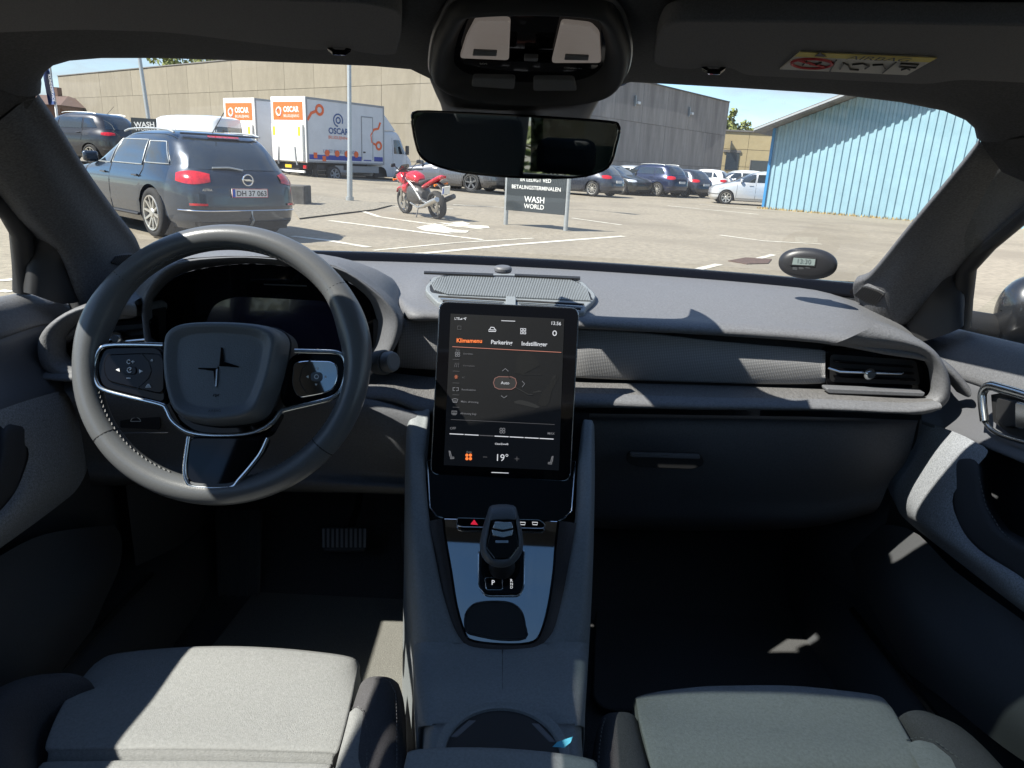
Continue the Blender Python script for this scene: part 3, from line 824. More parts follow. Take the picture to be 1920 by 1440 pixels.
def wheel(root, x, y, r, wd, rimm, spokes=10, dark=False):
    key = (round(r, 3), rimm.name, spokes, y > 0)
    sg = 1 if y > 0 else -1
    if key not in _whl:
        # tyre lathe
        ri = r * 0.69
        prof = [(ri, -wd / 2), (r * .93, -wd / 2), (r * .985, -wd * .38), (r, -wd * .2), (r, wd * .2), (r * .985, wd * .38), (r * .93, wd / 2), (ri, wd / 2), (ri, -wd / 2)]
        N = 36; V = [(a * math.cos(2 * math.pi * k / N), b, a * math.sin(2 * math.pi * k / N)) for (a, b) in prof for k in range(N)]
        F_ = grid_faces(len(prof), N, False, True)
        me = bpy.data.meshes.new('tyre'); me.from_pydata(V, [], F_); me.materials.append(M['tyre']); me.polygons.foreach_set('use_smooth', [True] * len(F_))
        # rim
        V = []; F_ = []
        def lathe(pr, N=36):
            b0 = len(V)
            for (a, b) in pr:
                for k in range(N): V.append((a * math.cos(2 * math.pi * k / N), sg * b, a * math.sin(2 * math.pi * k / N)))
            F_.extend([tuple(i + b0 for i in f) for f in grid_faces(len(pr), N, False, True)])
        lathe([(ri * 1.02, wd / 2), (ri * 1.0, wd / 2 + .012), (ri * .93, wd / 2 + .008), (ri * .90, wd / 2 - .05)])
        lathe([(ri * .28, wd / 2 - .01), (ri * .22, wd / 2 + .004), (0.001, wd / 2 + .006)])
        nr = len(F_)
        for k in range(spokes):
            an = 2 * math.pi * k / spokes + .2
            ca, sa = math.cos(an), math.sin(an)
            hw0, hw1 = ri * .075, ri * .055 if spokes > 7 else ri * .12
            v, f = bxd((0, 0, 0), (0, 0, 0), (0, 0, 0), (0, 0, 0))
            b0 = len(V); pts = []
            for (rad, hw, yy) in ((ri * .15, hw0 * (1 if spokes > 7 else 1.7), wd / 2 - .012), (ri * .94, hw1, wd / 2 + .006)):
                for (s_, dy) in ((-1, 0), (1, 0), (1, -.03), (-1, -.03)):
                    pts.append((rad * ca - s_ * hw * sa, sg * (yy + dy), rad * sa + s_ * hw * ca))
            V.extend(pts); F_.extend([tuple(b0 + i for i in f_) for f_ in ((0, 1, 5, 4), (1, 2, 6, 5), (2, 3, 7, 6), (3, 0, 4, 7))])
        # dark brake disc behind
        b0 = len(V); N = 24
        for k in range(N): V.append((ri * .92 * math.cos(2 * math.pi * k / N), sg * (wd / 2 - .07), ri * .92 * math.sin(2 * math.pi * k / N)))
        F_.append(tuple(range(b0, b0 + N)))
        rm = bpy.data.meshes.new('rim'); rm.from_pydata(V, [], F_); rm.materials.append(rimm); rm.materials.append(M['car_black'])
        rm.polygons[-1].material_index = 1
        rm.update()
        _whl[key] = (me, rm)
    me, rm = _whl[key]
    o = bpy.data.objects.new('wheel', me); COL.objects.link(o); o.parent = root; o.location = (x, y, r)
    q = bpy.data.objects.new('rim', rm); COL.objects.link(q); q.parent = o
    return o

P_EST = [(0.12, -.475, .47, .90), (0.2, -.495, .492, .975), (0.32, -.50, .50, 1.0), (0.45, -.497, .497, 1.0), (0.53, -.493, .475, .99), (0.585, -.487, .40, .965),
         (0.635, -.478, .27, .935), (0.66, -.470, .225, .92), (0.78, -.440, .135, .85), (0.90, -.395, .045, .765), (0.955, -.36, -.01, .70), (0.985, -.33, -.07, .58), (1.0, -.22, -.12, .30)]
P_HAT = [(0.12, -.47, .465, .90), (0.2, -.49, .49, .975), (0.32, -.50, .50, 1.0), (0.44, -.497, .492, 1.0), (0.53, -.485, .455, .985), (0.58, -.475, .38, .965),
         (0.64, -.462, .275, .935), (0.67, -.452, .235, .92), (0.79, -.415, .14, .84), (0.90, -.37, .05, .76), (0.955, -.33, -.01, .69), (0.985, -.29, -.07, .56), (1.0, -.2, -.12, .28)]
P_SUV = [(0.14, -.465, .46, .90), (0.22, -.49, .485, .97), (0.34, -.50, .50, 1.0), (0.48, -.497, .495, 1.0), (0.57, -.49, .46, .985), (0.61, -.485, .40, .965),
         (0.655, -.475, .29, .935), (0.69, -.465, .245, .92), (0.80, -.44, .165, .855), (0.91, -.40, .075, .775), (0.96, -.365, .01, .71), (0.987, -.33, -.05, .58), (1.0, -.22, -.1, .30)]
P_VAN = [(0.10, -.49, .475, .93), (0.18, -.5, .495, .98), (0.28, -.50, .50, 1.0), (0.38, -.50, .492, 1.0), (0.46, -.50, .46, 1.0), (0.52, -.499, .40, .99),
         (0.58, -.498, .355, .975), (0.75, -.494, .285, .945), (0.90, -.488, .215, .905), (0.96, -.482, .16, .86), (0.985, -.47, .1, .76), (1.0, -.40, .0, .5)]

def build_car(label, paintm, kind, L, W, H, wb, rw, rimm, spokes=10, group=None, plate=None, rails=False, detail=1, name='parked_car', cat='car', trim=None, tail_z=(.52, .63), loc=(0, 0), az=0.0, gz=None, emblem=False):
    prof = {'est': P_EST, 'hat': P_HAT, 'suv': P_SUV, 'van': P_VAN}[kind]
    c = Car(L, W, H, prof, wb, rw, z0=0.19 if kind != 'suv' else 0.24)
    z = ground_z(*loc) if gz is None else gz
    root = empty(name, (0, 0, 0), 0, label, cat, group)
    c.body(root, paintm)
    zb = H * (.655 if kind != 'suv' else .68); zt = H * .895
    if kind == 'van': zb = H * .55; zt = H * .80
    f = lambda z_: np.interp(z_, c.z, c.xf); r_ = lambda z_: np.interp(z_, c.z, c.xr)
    if kind != 'van':
        # windows: front, rear, quarter
        xfb = f(zb) - .28; xft = f(zt) - .14
        mid_b = c.wf - wb * .50 + .0; mid_t = mid_b - .05
        rb = c.wr + .30; 
        c.sidewin(root, mid_b + .05, xfb, mid_t + .05, max(xft, mid_t + .35), zb + .01, zt, trim=trim)
        c.sidewin(root, rb, mid_b - .03, rb + .02, mid_t - .03, zb + .02, zt, trim=trim)
        qb = max(r_(zb) + .42, rb - .70)
        c.sidewin(root, qb, rb - .07, max(qb + .22, r_(zt) + .32), rb - .05, zb + .05, zt - .015, trim=trim)
        c.endwin(root, -1, .80, .74, zb + .01, H * .925)
        c.endwin(root, 1, .86, .84, H * .665, H * .925, name='windscreen')
        # door seams
        c.seam(root, [(mid_b, zt), (mid_b, .42), (mid_b, .30)]); c.seam(root, [(rb - .03, zt), (rb - .05, zb - .05), (rb + .02, rw * 2 + .12)])
        c.seam(root, [(xfb + .12, zb - .02), (c.wf - .42, .75), (c.wf - .40, .32)])
        c.seam(root, [(c.wr + .40, .28), (c.wf - .40, .28)])
        for sy in (1, -1):
            for xx in (mid_b + .20, rb + .12):
                hz = zb - .12; tube('door_handle', [Vector((xx - .09, sy * c.side(xx, hz, .022), hz)), Vector((xx + .09, sy * c.side(xx, hz, .022), hz))], .014, paintm, None, 6).parent = root
            xm = xfb - .02; ym = c.side(xm, zb, .10)
            mo = frame_box('side_mirror', (xm, sy * ym, zb + .07), (.05, 0, 0), (0, .105, 0), (0, 0, .075), paintm, None, .035); mo.parent = root
    else:
        xfb = f(zb) - .25
        c.sidewin(root, xfb - .95, xfb, xfb - .92, f(zt) - .15, zb, zt)
        c.endwin(root, 1, .88, .86, zb, H * .86, name='windscreen')
        c.endwin(root, -1, .78, .76, zb, zt, name='rear_window')
        c.seam(root, [(xfb - 1.0, zt + .05), (xfb - 1.0, .3)]); c.seam(root, [(xfb - 2.1, zt + .05), (xfb - 2.1, .3)])
        for sy in (1, -1):
            mo = frame_box('side_mirror', (xfb, sy * c.side(xfb, zb, .12), zb + .1), (.05, 0, 0), (0, .09, 0), (0, 0, .13), M['car_black'], None, .035); mo.parent = root
    # lamps
    c.lamp(root, -1, H * tail_z[0], H * tail_z[1], .34, .56, M['tail_red'], 'tail_light')
    c.lamp(root, 1, H * .43, H * .52, .40, .62, M['lamp_clear'], 'headlight')
    # bumper strip, lower black apron
    zc = .30 * H
    for sx in (-1, 1):
        P = [Vector(c.corner(zc, k / 8, sx, 1, .006, .35, .5)) for k in range(9)]
        P += [Vector((p.x, -p.y, p.z)) for p in P[::-1]]
        tube('bumper_strip', P, .009, M['chrome'] if detail > 1 else M['car_black'], None, 6).parent = root
    V = []
    for z_ in (c.z0 - .01, c.z0 + .09):
        for k in range(13):
            y = c.q(z_)[2] * .8 * (k / 6 - 1); V.append((c.end(y, z_, -1, .008), y, z_))
    mesh('rear_apron', V, grid_faces(2, 13), M['car_black'], root, True, local=True)
    # plate
    xp = c.end(0, H * .46, -1, .02); zp = H * (.46 if kind != 'van' else .3)
    pb = frame_box('number_plate', (xp, 0, zp), (.008, 0, 0), (0, .255, 0), (0, 0, .056), M['plate'], None, 0); pb.parent = root
    if plate:
        text('plate_characters', plate, (xp - .009, .19, zp - .036), (xp - .009, -.235, zp - .036), (-1, 0, 0), M['plate_ink'], None, lift=.002, bold=.012).parent = pb
        frame_box('plate_band', (xp - .0085, .232, zp), (.001, 0, 0), (0, .021, 0), (0, 0, .052), M['plate_blue'], None).parent = pb
        for (yy, zz_, hy, hz) in ((0, .053, .255, .003), (0, -.053, .255, .003), (.252, 0, .003, .056), (-.252, 0, .003, .056)):
            frame_box('plate_border', (xp - .009, yy, zp + zz_), (.0012, 0, 0), (0, hy, 0), (0, 0, hz), M['plate_red'], None).parent = pb
    for (x, sy) in ((c.wr, 1), (c.wr, -1), (c.wf, 1), (c.wf, -1)):
        wheel(root, x, sy * (W / 2 - .115), rw, .21, rimm, spokes)
    if rails:
        for sy in (1, -1):
            P = [Vector((x, sy * W * .335, H - .045 + .045 * math.sin(math.pi * k / 10) ** .4)) for k, x in enumerate(np.linspace(-L * .34, -L * .0, 11))]
            tube('roof_rail', P, .014, M['galv'], None, 6).parent = root
        tube('aerial', [Vector((-L * .30, .0, H - .03)), Vector((-L * .38, 0, H + .24))], .006, M['car_black'], None, 5).parent = root
    if detail > 1:
        # wiper, high brake light, emblem, tow hook, model lettering, rear reflectors
        zz_ = H * .675
        tube('rear_wiper', [Vector((c.end(.02, zz_ - .02, -1, .03), .02, zz_ - .02)), Vector((c.end(.2, zz_ + .01, -1, .035), .2, zz_ + .01)), Vector((c.end(.42, zz_, -1, .03), .42, zz_))], .012, M['galv'], None, 6).parent = root
        V = []
        for z_ in (H * .935, H * .957):
            for k in range(9):
                y = .22 * (k / 4 - 1); V.append((c.end(y, z_, -1, .02), y, z_))
        mesh('brake_light', V, grid_faces(2, 9), M['tail_red'], root, True, local=True)
        P = []
        for k in range(9):
            y = c.q(H * .94)[2] * .84 * (k / 4 - 1); P.append(Vector((c.end(y, H * .94, -1, .03), y, H * .965)))
        tube('spoiler', P, .03, paintm, None, 8, flat=.5).parent = root
        ze = H * .575; xe = c.end(0, ze, -1, .02)
        ring = [Vector((xe - .004, .07 * math.cos(a), ze + .07 * math.sin(a))) for a in np.linspace(0, 2 * math.pi, 24, endpoint=False)]
        eo = tube('emblem', ring, .010, M['chrome'], None, 6, closed=True, up=(1, 0, 0)); eo.parent = root
        V = [(xe - .006, .10, ze + .012), (xe - .006, -.03, ze + .012), (xe - .006, -.045, ze + .002), (xe - .006, -.10, ze - .012), (xe - .006, .03, ze - .012), (xe - .006, .045, ze - .002)]
        mesh('emblem_bolt', V, [(0, 1, 2, 3, 4, 5)], M['chrome'], root, False, local=True)
        tube('tow_ball', [Vector((xe - .02, -.02, .42)), Vector((xe - .06, -.02, .30)), Vector((xe - .0, -.02, .24)), Vector((xe + .2, -.02, .23))], .017, M['galv'], None, 8).parent = root
        for sy in (1, -1):
            V = []
            for z_ in (H * .345, H * .365):
                for k in range(5): V.append(c.corner(z_, .35 + k * .12, -1, sy, .010, .35, .5))
            mesh('reflector', V, grid_faces(2, 5), M['tail_red'], root, True, local=True)
        V = []
        ym = 0.56
        text('model_name', 'ASTRA', (xe + .0, .63, H * .475), (xe + .0, .50, H * .475), (-1, 0, 0), M['chrome'], root if False else None, lift=.004).parent = root
        for z_ in (c.z0 + .02, c.z0 + .06):
            pass
        for sy in (1, -1):
            P = [Vector((x, sy * c.side(x, .29, .012), .29)) for x in np.linspace(c.wr + .42, c.wf - .42, 8)]
            tube('sill_strip', P, .02, M['car_black'], None, 6).parent = root
    root.location = (loc[0], loc[1], z); root.rotation_euler = (0, 0, R(90 - az))
    return root, c
def place_ref(u, v, local, az, y=None):
    """car location so that the local (x,y) ground point lands on pixel u,v (or at depth y)"""
    p = onground(u, v) if y is None else AY(u, v, y)
    a = R(90 - az); return (p.x - (local[0] * math.cos(a) - local[1] * math.sin(a)), p.y - (local[0] * math.sin(a) + local[1] * math.cos(a)))

PB = paint('blue_black_paint', (0.022, 0.032, 0.048), .4, .25)
# nearest: dark estate car
azE = -49; Lc = 4.70; wbE = 2.685
loc = place_ref(295, 447, (-Lc / 2 + .98, .86), azE)
estate, ce = build_car('dark blue estate car seen from behind, with roof rails and red tail lights', PB, 'est', Lc, 1.81, 1.43, wbE, .335, M['alloy'], 10, None, 'DH 37 063', True, 2, 'estate_car', 'car', M['galv'], (.53, .645), loc, azE)
print('ESTATE', loc)
# black people carrier behind it
az = -72; loc = place_ref(171, 298, (-2.25 + .9, .86), az, None)
loc = place_ref(171, 298, (-2.25 + .9, .86), az, 25.5)
build_car('black people carrier with red and white tail light behind the dark estate car', paint('black_paint', (.02, .02, .024)), 'suv', 4.5, 1.85, 1.70, 2.75, .33, M['alloy'], 8, None, None, True, 1, 'people_carrier', 'car', None, (.56, .63), loc, az)
# car hidden far left
loc = (-23.5, 29.0)
build_car('pale car half hidden by the windscreen pillar at far left', paint('pale_paint', (.5, .52, .55)), 'hat', 4.2, 1.75, 1.45, 2.55, .31, M['alloy'], 8, 'parked cars across the car park', None, False, 1, 'parked_car', 'car', None, (.52, .63), loc, -70)
# white van
van_w = paint('white_van_paint', (.72, .74, .76), .0, .4)
loc = place_ref(318, 300, (0, .95), -66, 29.5)
build_car('white panel van parked beyond the dark estate car', van_w, 'van', 5.0, 1.95, 1.98, 3.2, .33, M['alloy_dark'], 6, None, None, False, 1, 'panel_van', 'van', None, (.35, .5), loc, -66)

# ---- box trucks ----
TW = mat('truck_white', (.66, .67, .69), .45, noise=.05, nscale=2)
TWr = mat('truck_rear_white', (.74, .73, .69), .5, noise=.05, nscale=3)
TG = mat('truck_frame_grey', (.30, .31, .32), .5)
M['truck_blue'] = mat('print_blue', (.02, .045, .33), .5)
M['logo_blue'] = mat('logo_blue', (.04, .09, .25), .5)
def ring_pts(c, ax, az_, r, n=24, a0=0, a1=2 * math.pi): return [c + ax * (r * math.cos(a0 + (a1 - a0) * k / n)) + az_ * (r * math.sin(a0 + (a1 - a0) * k / n)) for k in range(n + 1)]
def truck(label, loc, az, full, gz):
    root = empty('box_truck', (0, 0, 0), 0, label, 'truck', 'white rental box trucks')
    W2 = 1.08; xr, xb = -3.05, 1.20; zb, zt = 0.83, 3.28
    body = box('box_body', (xr, -W2, zb), (xb, W2, zt), TW, root, local=True)
    bev(body, .03)
    # frame rails of the box
    def fr(nm, a, b, m=TG): box(nm, a, b, m, body, local=True)
    fr('frame_rail', (xr - .005, -W2 - .012, zt - .07), (xb + .01, -W2 + .02, zt + .012)); fr('frame_rail', (xr - .005, -W2 - .012, zb - .02), (xb + .01, -W2 + .02, zb + .05))
    fr('frame_rail', (xb - .05, -W2 - .014, zb + .05), (xb + .012, -W2 + .02, zt - .07)); fr('frame_rail', (xr - .006, -W2 - .014, zb + .05), (xr + .05, -W2 + .02, zt - .07))
    # rear: upper door and tail lift
    box('rear_frame', (xr - .05, -W2 - .01, zb - .05), (xr, W2 + .01, zt + .02), TWr, root, .02, local=True)
    box('banner_panel', (xr - .065, -.93, zt - .86), (xr - .05, .93, zt - .18), M['orange'], root, local=True)
    box('tail_lift', (xr - .16, -.98, zb - .02), (xr - .055, .98, zt - 1.02), TWr, root, .03, local=True)
    box('lift_recess', (xr - .168, -.45, zb + .05), (xr - .162, .45, zb + .75), TW, root, .01, local=True)
    for s_ in (1, -1):
        box('warning_tape', (xr - .168, s_ * .80 - .07, zb + .98), (xr - .161, s_ * .80 + .07, zb + 1.32), M['yellow_tape'], root, local=True)
        a = tube('lift_arm', [Vector((xr - .17, s_ * .52, zb + .55)), Vector((xr - .19, s_ * .56, zb + .1)), Vector((xr - .15, s_ * .60, zb - .15))], .035, TG, None, 8); a.parent = root
        box('tail_light', (xr - .12, s_ * 1.0 - .09, zb - .28), (xr - .05, s_ * 1.0 + .09, zb - .15), M['tail_red'], root, .01, local=True)
        box('mud_flap', (xr + .5, s_ * .9 - .15, .25), (xr + .52, s_ * .9 + .15, .7), M['car_black'], root, local=True)
    pl_ = box('number_plate', (xr - .14, -.2, zb - .27), (xr - .12, .2, zb - .15), M['yellow_tape'], root, local=True)
    box('under_run_bar', (xr - .10, -.95, zb - .45), (xr - .02, .95, zb - .36), M['sign_white'], root, .01, local=True)
    n_ = (-1, 0, 0); X = xr - .065
    def rt(s, y0, y1, z, m, bold=0.0): text('lettering', s, (X, y0, z), (X, y1, z), n_, m, None, lift=.004, bold=bold).parent = root
    rt('OSCAR', .25, -.72, zt - .56, TWr, .03); rt('BILUDLEJNING', .25, -.72, zt - .76, TWr)
    eo = tube('logo_ring', ring_pts(Vector((X - .004, .55, zt - .55)), Vector((0, 1, 0)), Vector((0, 0, 1)), .15)[:-1], .035, TWr, None, 6, closed=True, up=(1, 0, 0)); eo.parent = root
    # chassis and cab
    box('chassis', (xr + .05, -.45, .50), (3.2, .45, .80), M['car_black'], root, local=True)
    box('side_guard', (-1.55, -1.0, .45), (.95, -.96, .72), TG, root, local=True)
    for (x0_, x1__) in ((-2.55, -2.15), (-1.1, -.7)):
        box('mudguard', (x0_, -1.02, .55), (x1__, -.75, .72), M['car_black'], root, local=True)
    c = Car(2.6, 2.0, 2.35, P_VAN, 1.3, .34, z0=.30, ovr=.35)
    # cab body shares the van nose; the rear half sits inside the box
    cabr = bpy.data.objects.new('cab', None); COL.objects.link(cabr); cabr.parent = root; cabr.location = (2.05, 0, 0)
    ob = c.body(cabr, TW, 'cab_shell')
    ca = Car(2.6, 2.0, 2.35, P_VAN, 1.3, .34, z0=.25); 
    for (xb0, xb1, xt0, xt1, z0_, z1_) in ((-.12, .60, -.10, .34, 1.32, 1.92),):
        c.sidewin(cabr, xb0, xb1, xt0, xt1, z0_, z1_)
    c.endwin(cabr, 1, .88, .86, 1.28, 2.0, name='windscreen')
    c.seam(cabr, [(-.2, 2.0), (-.2, .4)]); c.seam(cabr, [(.72, 1.3), (.72, .45)])
    for sy in (1, -1):
        frame_box('side_mirror', (.55, sy * 1.17, 1.5), (.05, 0, 0), (0, .09, 0), (0, 0, .2), M['car_black'], None, .03).parent = cabr
    # wind deflector over the cab
    V = [(xb + .02, -.95, 2.25), (xb + .02, .95, 2.25), (xb + 1.05, .8, 2.30), (xb + 1.05, -.8, 2.30), (xb + .02, -.9, 3.05), (xb + .02, .9, 3.05), (xb + .35, .8, 2.95), (xb + .35, -.8, 2.95)]
    df = mesh('wind_deflector', V, [(0, 1, 2, 3), (4, 7, 6, 5), (0, 3, 7, 4), (1, 5, 6, 2), (3, 2, 6, 7)], TW, root, False, local=True); bev(df, .05)
    for (x, sy) in ((-1.62, -1), (-1.62, 1), (2.35, -1), (2.35, 1)):
        wheel(root, x, sy * .93, .345, .22, TG, 6)
    if full:
        Y_ = -W2 - .004; n_ = (0, -1, 0); ax = Vector((1, 0, 0)); az_ = Vector((0, 0, 1))
        def st(s, x0_, x1__, z, m, bold=0.0): text('lettering', s, (x0_, Y_, z), (x1__, Y_, z), n_, m, None, lift=.006, bold=bold).parent = root
        st('OSCAR', -1.95, -.85, 1.98, M['logo_blue'], .03); st('BILUDLEJNING', -1.95, -.85, 1.78, M['orange'])
        st('LYNET ENKELT BILLIGT', -2.25, -.45, 1.22, M['logo_blue'])
        for (r_, a0, a1) in ((.24, -.5, 4.6), (.11, 0, 2 * math.pi)):
            tube('logo_ring', ring_pts(Vector((-1.42, Y_ - .006, 2.52)), ax, az_, r_, 20, a0, a1), .03, M['logo_blue'], None, 6, up=(0, 1, 0), flat=.3).parent = root
        c1_ = Vector((-2.38, Y_ - .006, 2.85))
        tube('orange_ring', ring_pts(c1_, ax, az_, .17)[:-1], .055, M['orange'], None, 6, closed=True, up=(0, 1, 0), flat=.2).parent = root
        tube('orange_line', [c1_ + Vector((-.16, 0, -.05)), c1_ + Vector((-.42, 0, -.15)), c1_ + Vector((-.62, 0, -.42))], .055, M['orange'], None, 6, up=(0, 1, 0), flat=.2).parent = root
        c2_ = Vector((.88, Y_ - .006, 1.62))
        tube('orange_ring', ring_pts(c2_, ax, az_, .15)[:-1], .05, M['orange'], None, 6, closed=True, up=(0, 1, 0), flat=.2).parent = root
        tube('orange_line', [c2_ + Vector(q) for q in ((-.15, 0, .02), (-.42, 0, .12), (-.48, 0, .42), (-.30, 0, .66), (-.02, 0, .72), (.10, 0, .98))], .05, M['orange'], None, 6, up=(0, 1, 0), flat=.2).parent = root
        box('blue_band', (xr + .08, -W2 - .008, .93), (-.15, -W2 - .001, 1.12), M['truck_blue'], root, local=True)
        box('blue_band', (-.02, -W2 - .008, .95), (.42, -W2 - .001, 1.12), M['truck_blue'], root, local=True); box('blue_band', (.60, -W2 - .008, .95), (1.12, -W2 - .001, 1.14), M['truck_blue'], root, local=True)
        for k in range(4):
            cc = Vector((-2.05 + k * .53, Y_ - .012, 1.20)); 
            mesh('orange_dot', [cc + ax * (.13 * math.cos(a)) + az_ * (.13 * math.sin(a)) for a in np.linspace(0, 2 * math.pi, 20, endpoint=False)], [tuple(range(20))], M['orange'], root, False, local=True)
        for (x0_, z_) in ((-2.75, .98), (-2.3, .86)):
            box('orange_square', (x0_, -W2 - .012, z_), (x0_ + .18, -W2 - .009, z_ + .22), M['orange'], root, local=True)
        # side door
        dr_ = box('side_door', (-.12, -W2 - .016, 1.0), (.50, -W2 - .002, 2.75), TW, root, local=True)
        for (a_, b_) in (((-.15, -W2 - .020, 1.0), (-.11, -W2 - .004, 2.79)), ((.49, -W2 - .020, 1.0), (.53, -W2 - .004, 2.79)), ((-.11, -W2 - .020, 2.74), (.49, -W2 - .004, 2.79))): box('door_frame', a_, b_, TG, dr_, local=True)
        box('door_handle', (-.06, -W2 - .035, 1.28), (.06, -W2 - .016, 1.34), M['car_black'], dr_, local=True)
    root.location = (loc[0], loc[1], gz); root.rotation_euler = (0, 0, R(90 - az))
    return root
def truck_loc(u, v, d, az):
    # local rear-right bottom corner (x=-3.05,y=-1.08)
    p = AY(u, v, d); a = R(90 - az); lx, ly = -3.1, -1.08
    return (p.x - (lx * math.cos(a) - ly * math.sin(a)), p.y - (lx * math.sin(a) + ly * math.cos(a))), p
azT = 35
l1, p1 = truck_loc(576, 320, 30.0, azT); g1 = ground_z(*l1)
top = AY(576, 181, 30.0).z; print('TRUCK', l1, g1, 'top', top)
truck('white box truck with blue lettering and orange lines along its side', l1, azT, True, top - 3.29)
l2, p2 = truck_loc(483, 320, 31.5, azT)
truck('white box truck with plain side left of the lettered truck', l2, azT, False, AY(483, 184, 31.5).z - 3.29)

# ---- parked cars row ----
grey = paint('grey_paint', (.13, .13, .14), .6); blk = paint('black_gloss', (.018, .022, .022), .2); silv = paint('silver_paint', (.50, .52, .53), .6, .35)
blue = paint('navy_paint', (.010, .018, .055), .4); whit = paint('white_paint', (.74, .74, .72), 0, .35); dkb = paint('dark_slate_paint', (.03, .035, .05), .4)
G = 'parked cars across the car park'
def row(label, pm, kind, L, W, H, wb, rw, u, y, az, rim='alloy', sp=10, v=340, **k):
    loc = place_ref(u, v, (0, 0), az, y)
    return build_car(label, pm, kind, L, W, H, wb, rw, M[rim], sp, G, None, k.pop('rails', False), 1, 'parked_car', 'car', None, k.pop('tail', (.54, .65)), loc, az)
row('grey coupe with dark alloy wheels directly behind the red motorcycle', grey, 'hat', 4.4, 1.85, 1.40, 2.65, .34, 845, 29, -68, 'alloy_dark', 5)
row('dark blue car under the inside mirror beside the big black sign', dkb, 'hat', 4.2, 1.8, 1.45, 2.6, .32, 925, 30, -60, 'alloy_dark')
row('dark grey car just right of the big black sign', dkb, 'hat', 4.3, 1.8, 1.42, 2.6, .32, 1082, 33.5, -55)
row('glossy black hatchback with its nose turned towards us in the parked row', blk, 'hat', 4.2, 1.8, 1.46, 2.6, .33, 1150, 38.0, 138)
row('silver hatchback with bright red tail light between black car and blue car', silv, 'hat', 4.3, 1.78, 1.46, 2.6, .32, 1166, 41.5, -46, tail=(.56, .67))
row('navy blue tall car with silver roof rails in the parked row', blue, 'suv', 4.4, 1.82, 1.56, 2.65, .34, 1212, 38.5, -44, rails=True)
row('small dark car squeezed between the navy tall car and the white cars', dkb, 'hat', 4.0, 1.72, 1.42, 2.5, .31, 1268, 40.0, -40)
row('small boxy white car with black rear hatch', whit, 'suv', 3.55, 1.65, 1.49, 2.42, .30, 1310, 43.0, -62)
row('white hatchback behind the silver car by the shed', whit, 'suv', 4.1, 1.75, 1.55, 2.5, .31, 1378, 43.0, -100)
row('bright silver small car with nose beside the blue shed', paint('bright_silver', (.62, .63, .64), .4, .3), 'hat', 3.7, 1.66, 1.47, 2.42, .30, 1412, 33.0, -84, sp=7)

# ---- red motorcycle ----
RED = paint('red_fairing_paint', (.50, .010, .022), .1, .25)
ENG = mat('engine_grey', (.12, .115, .11), .45, metal=.7, noise=.3, nscale=20)
ALU = mat('aluminium', (.55, .54, .51), .35, metal=.85, noise=.15, nscale=15)
BLK = M['car_black']; SEAT = mat('black_vinyl', (.025, .024, .025), .55)
ra = onground(822, 411); fa = onground(757, 399)
dv = Vector((fa.x - ra.x, fa.y - ra.y, 0)); print('BIKE', ra, fa, dv.length)
bk = empty('red_motorcycle', (0, 0, 0), 0, 'red sports touring motorcycle leaning on its side stand in the car park', 'motorcycle')
def T(name, pts, r, m, n=10, **k): o = tube(name, [Vector(p) for p in pts], r, m, None, n, **k); o.parent = bk; return o
def torus_wheel(x, R_, wd, nm):
    prof = [(R_ - .085, -wd * .3), (R_ - .06, -wd * .5), (R_ - .02, -wd * .42), (R_, 0), (R_ - .02, wd * .42), (R_ - .06, wd * .5), (R_ - .085, wd * .3)]
    N = 32; V = [(a * math.cos(2 * math.pi * k / N), b, a * math.sin(2 * math.pi * k / N)) for (a, b) in prof for k in range(N)]
    ty = mesh(nm, V, grid_faces(len(prof), N, True, True), M['tyre'], bk, True, local=True); ty.location = (x, 0, R_)
    rr = R_ - .08
    ring = tube('rim', [Vector((rr * math.cos(a), 0, rr * math.sin(a))) for a in np.linspace(0, 2 * math.pi, 32, endpoint=False)], .022, ALU, None, 6, closed=True, up=(0, 1, 0)); ring.parent = ty
    for k in range(3):
        a = k * 2.094 + .5
        tube('spoke', [Vector((.05 * math.cos(a), 0, .05 * math.sin(a))), Vector((rr * math.cos(a), 0, rr * math.sin(a)))], [.04, .02], ALU, None, 6).parent = ty
    for sy in (1, -1):
        pr = [(.07, .0), (.155, .0)]; 
        V = [(q[0] * math.cos(2 * math.pi * k / 24), sy * .075, q[0] * math.sin(2 * math.pi * k / 24)) for q in pr for k in range(24)]
        mesh('brake_disc', V, grid_faces(2, 24, False, True), ALU, ty, False, local=True)
    return ty
xR, xF = 0.0, 1.44
torus_wheel(xR, .315, .17, 'wheel'); torus_wheel(xF, .30, .12, 'wheel')
def body3(name, secs, m, n=14, p=2.5):
    """superellipse sections: (x, zc, halfwidth, halfheight)"""
    V = []
    Q = crm([Vector((s_[0], s_[1], 0)) for s_ in secs], 4); Wd = crm([Vector((s_[2], s_[3], 0)) for s_ in secs], 4)
    for a, b in zip(Q, Wd):
        for k in range(n):
            t = 2 * math.pi * k / n; c_, s__ = math.cos(t), math.sin(t)
            V.append((a.x, b.x * math.copysign(abs(c_) ** (2 / p), c_), a.y + b.y * math.copysign(abs(s__) ** (2 / p), s__)))
    F_ = grid_faces(len(Q), n, False, True); F_.append(tuple(range(n))); F_.append(tuple(range(len(V) - 1, len(V) - n - 1, -1)))
    return shade(mesh(name, V, F_, m, bk, True, local=True), 60)
body3('fuel_tank', [(.52, .82, .10, .05), (.60, .86, .15, .10), (.80, .90, .17, .13), (.98, .90, .15, .11), (1.08, .86, .08, .06)], RED)
body3('seat', [(-.10, .90, .09, .03), (.05, .88, .12, .045), (.25, .83, .13, .045), (.45, .79, .12, .05), (.58, .80, .08, .05)], SEAT)
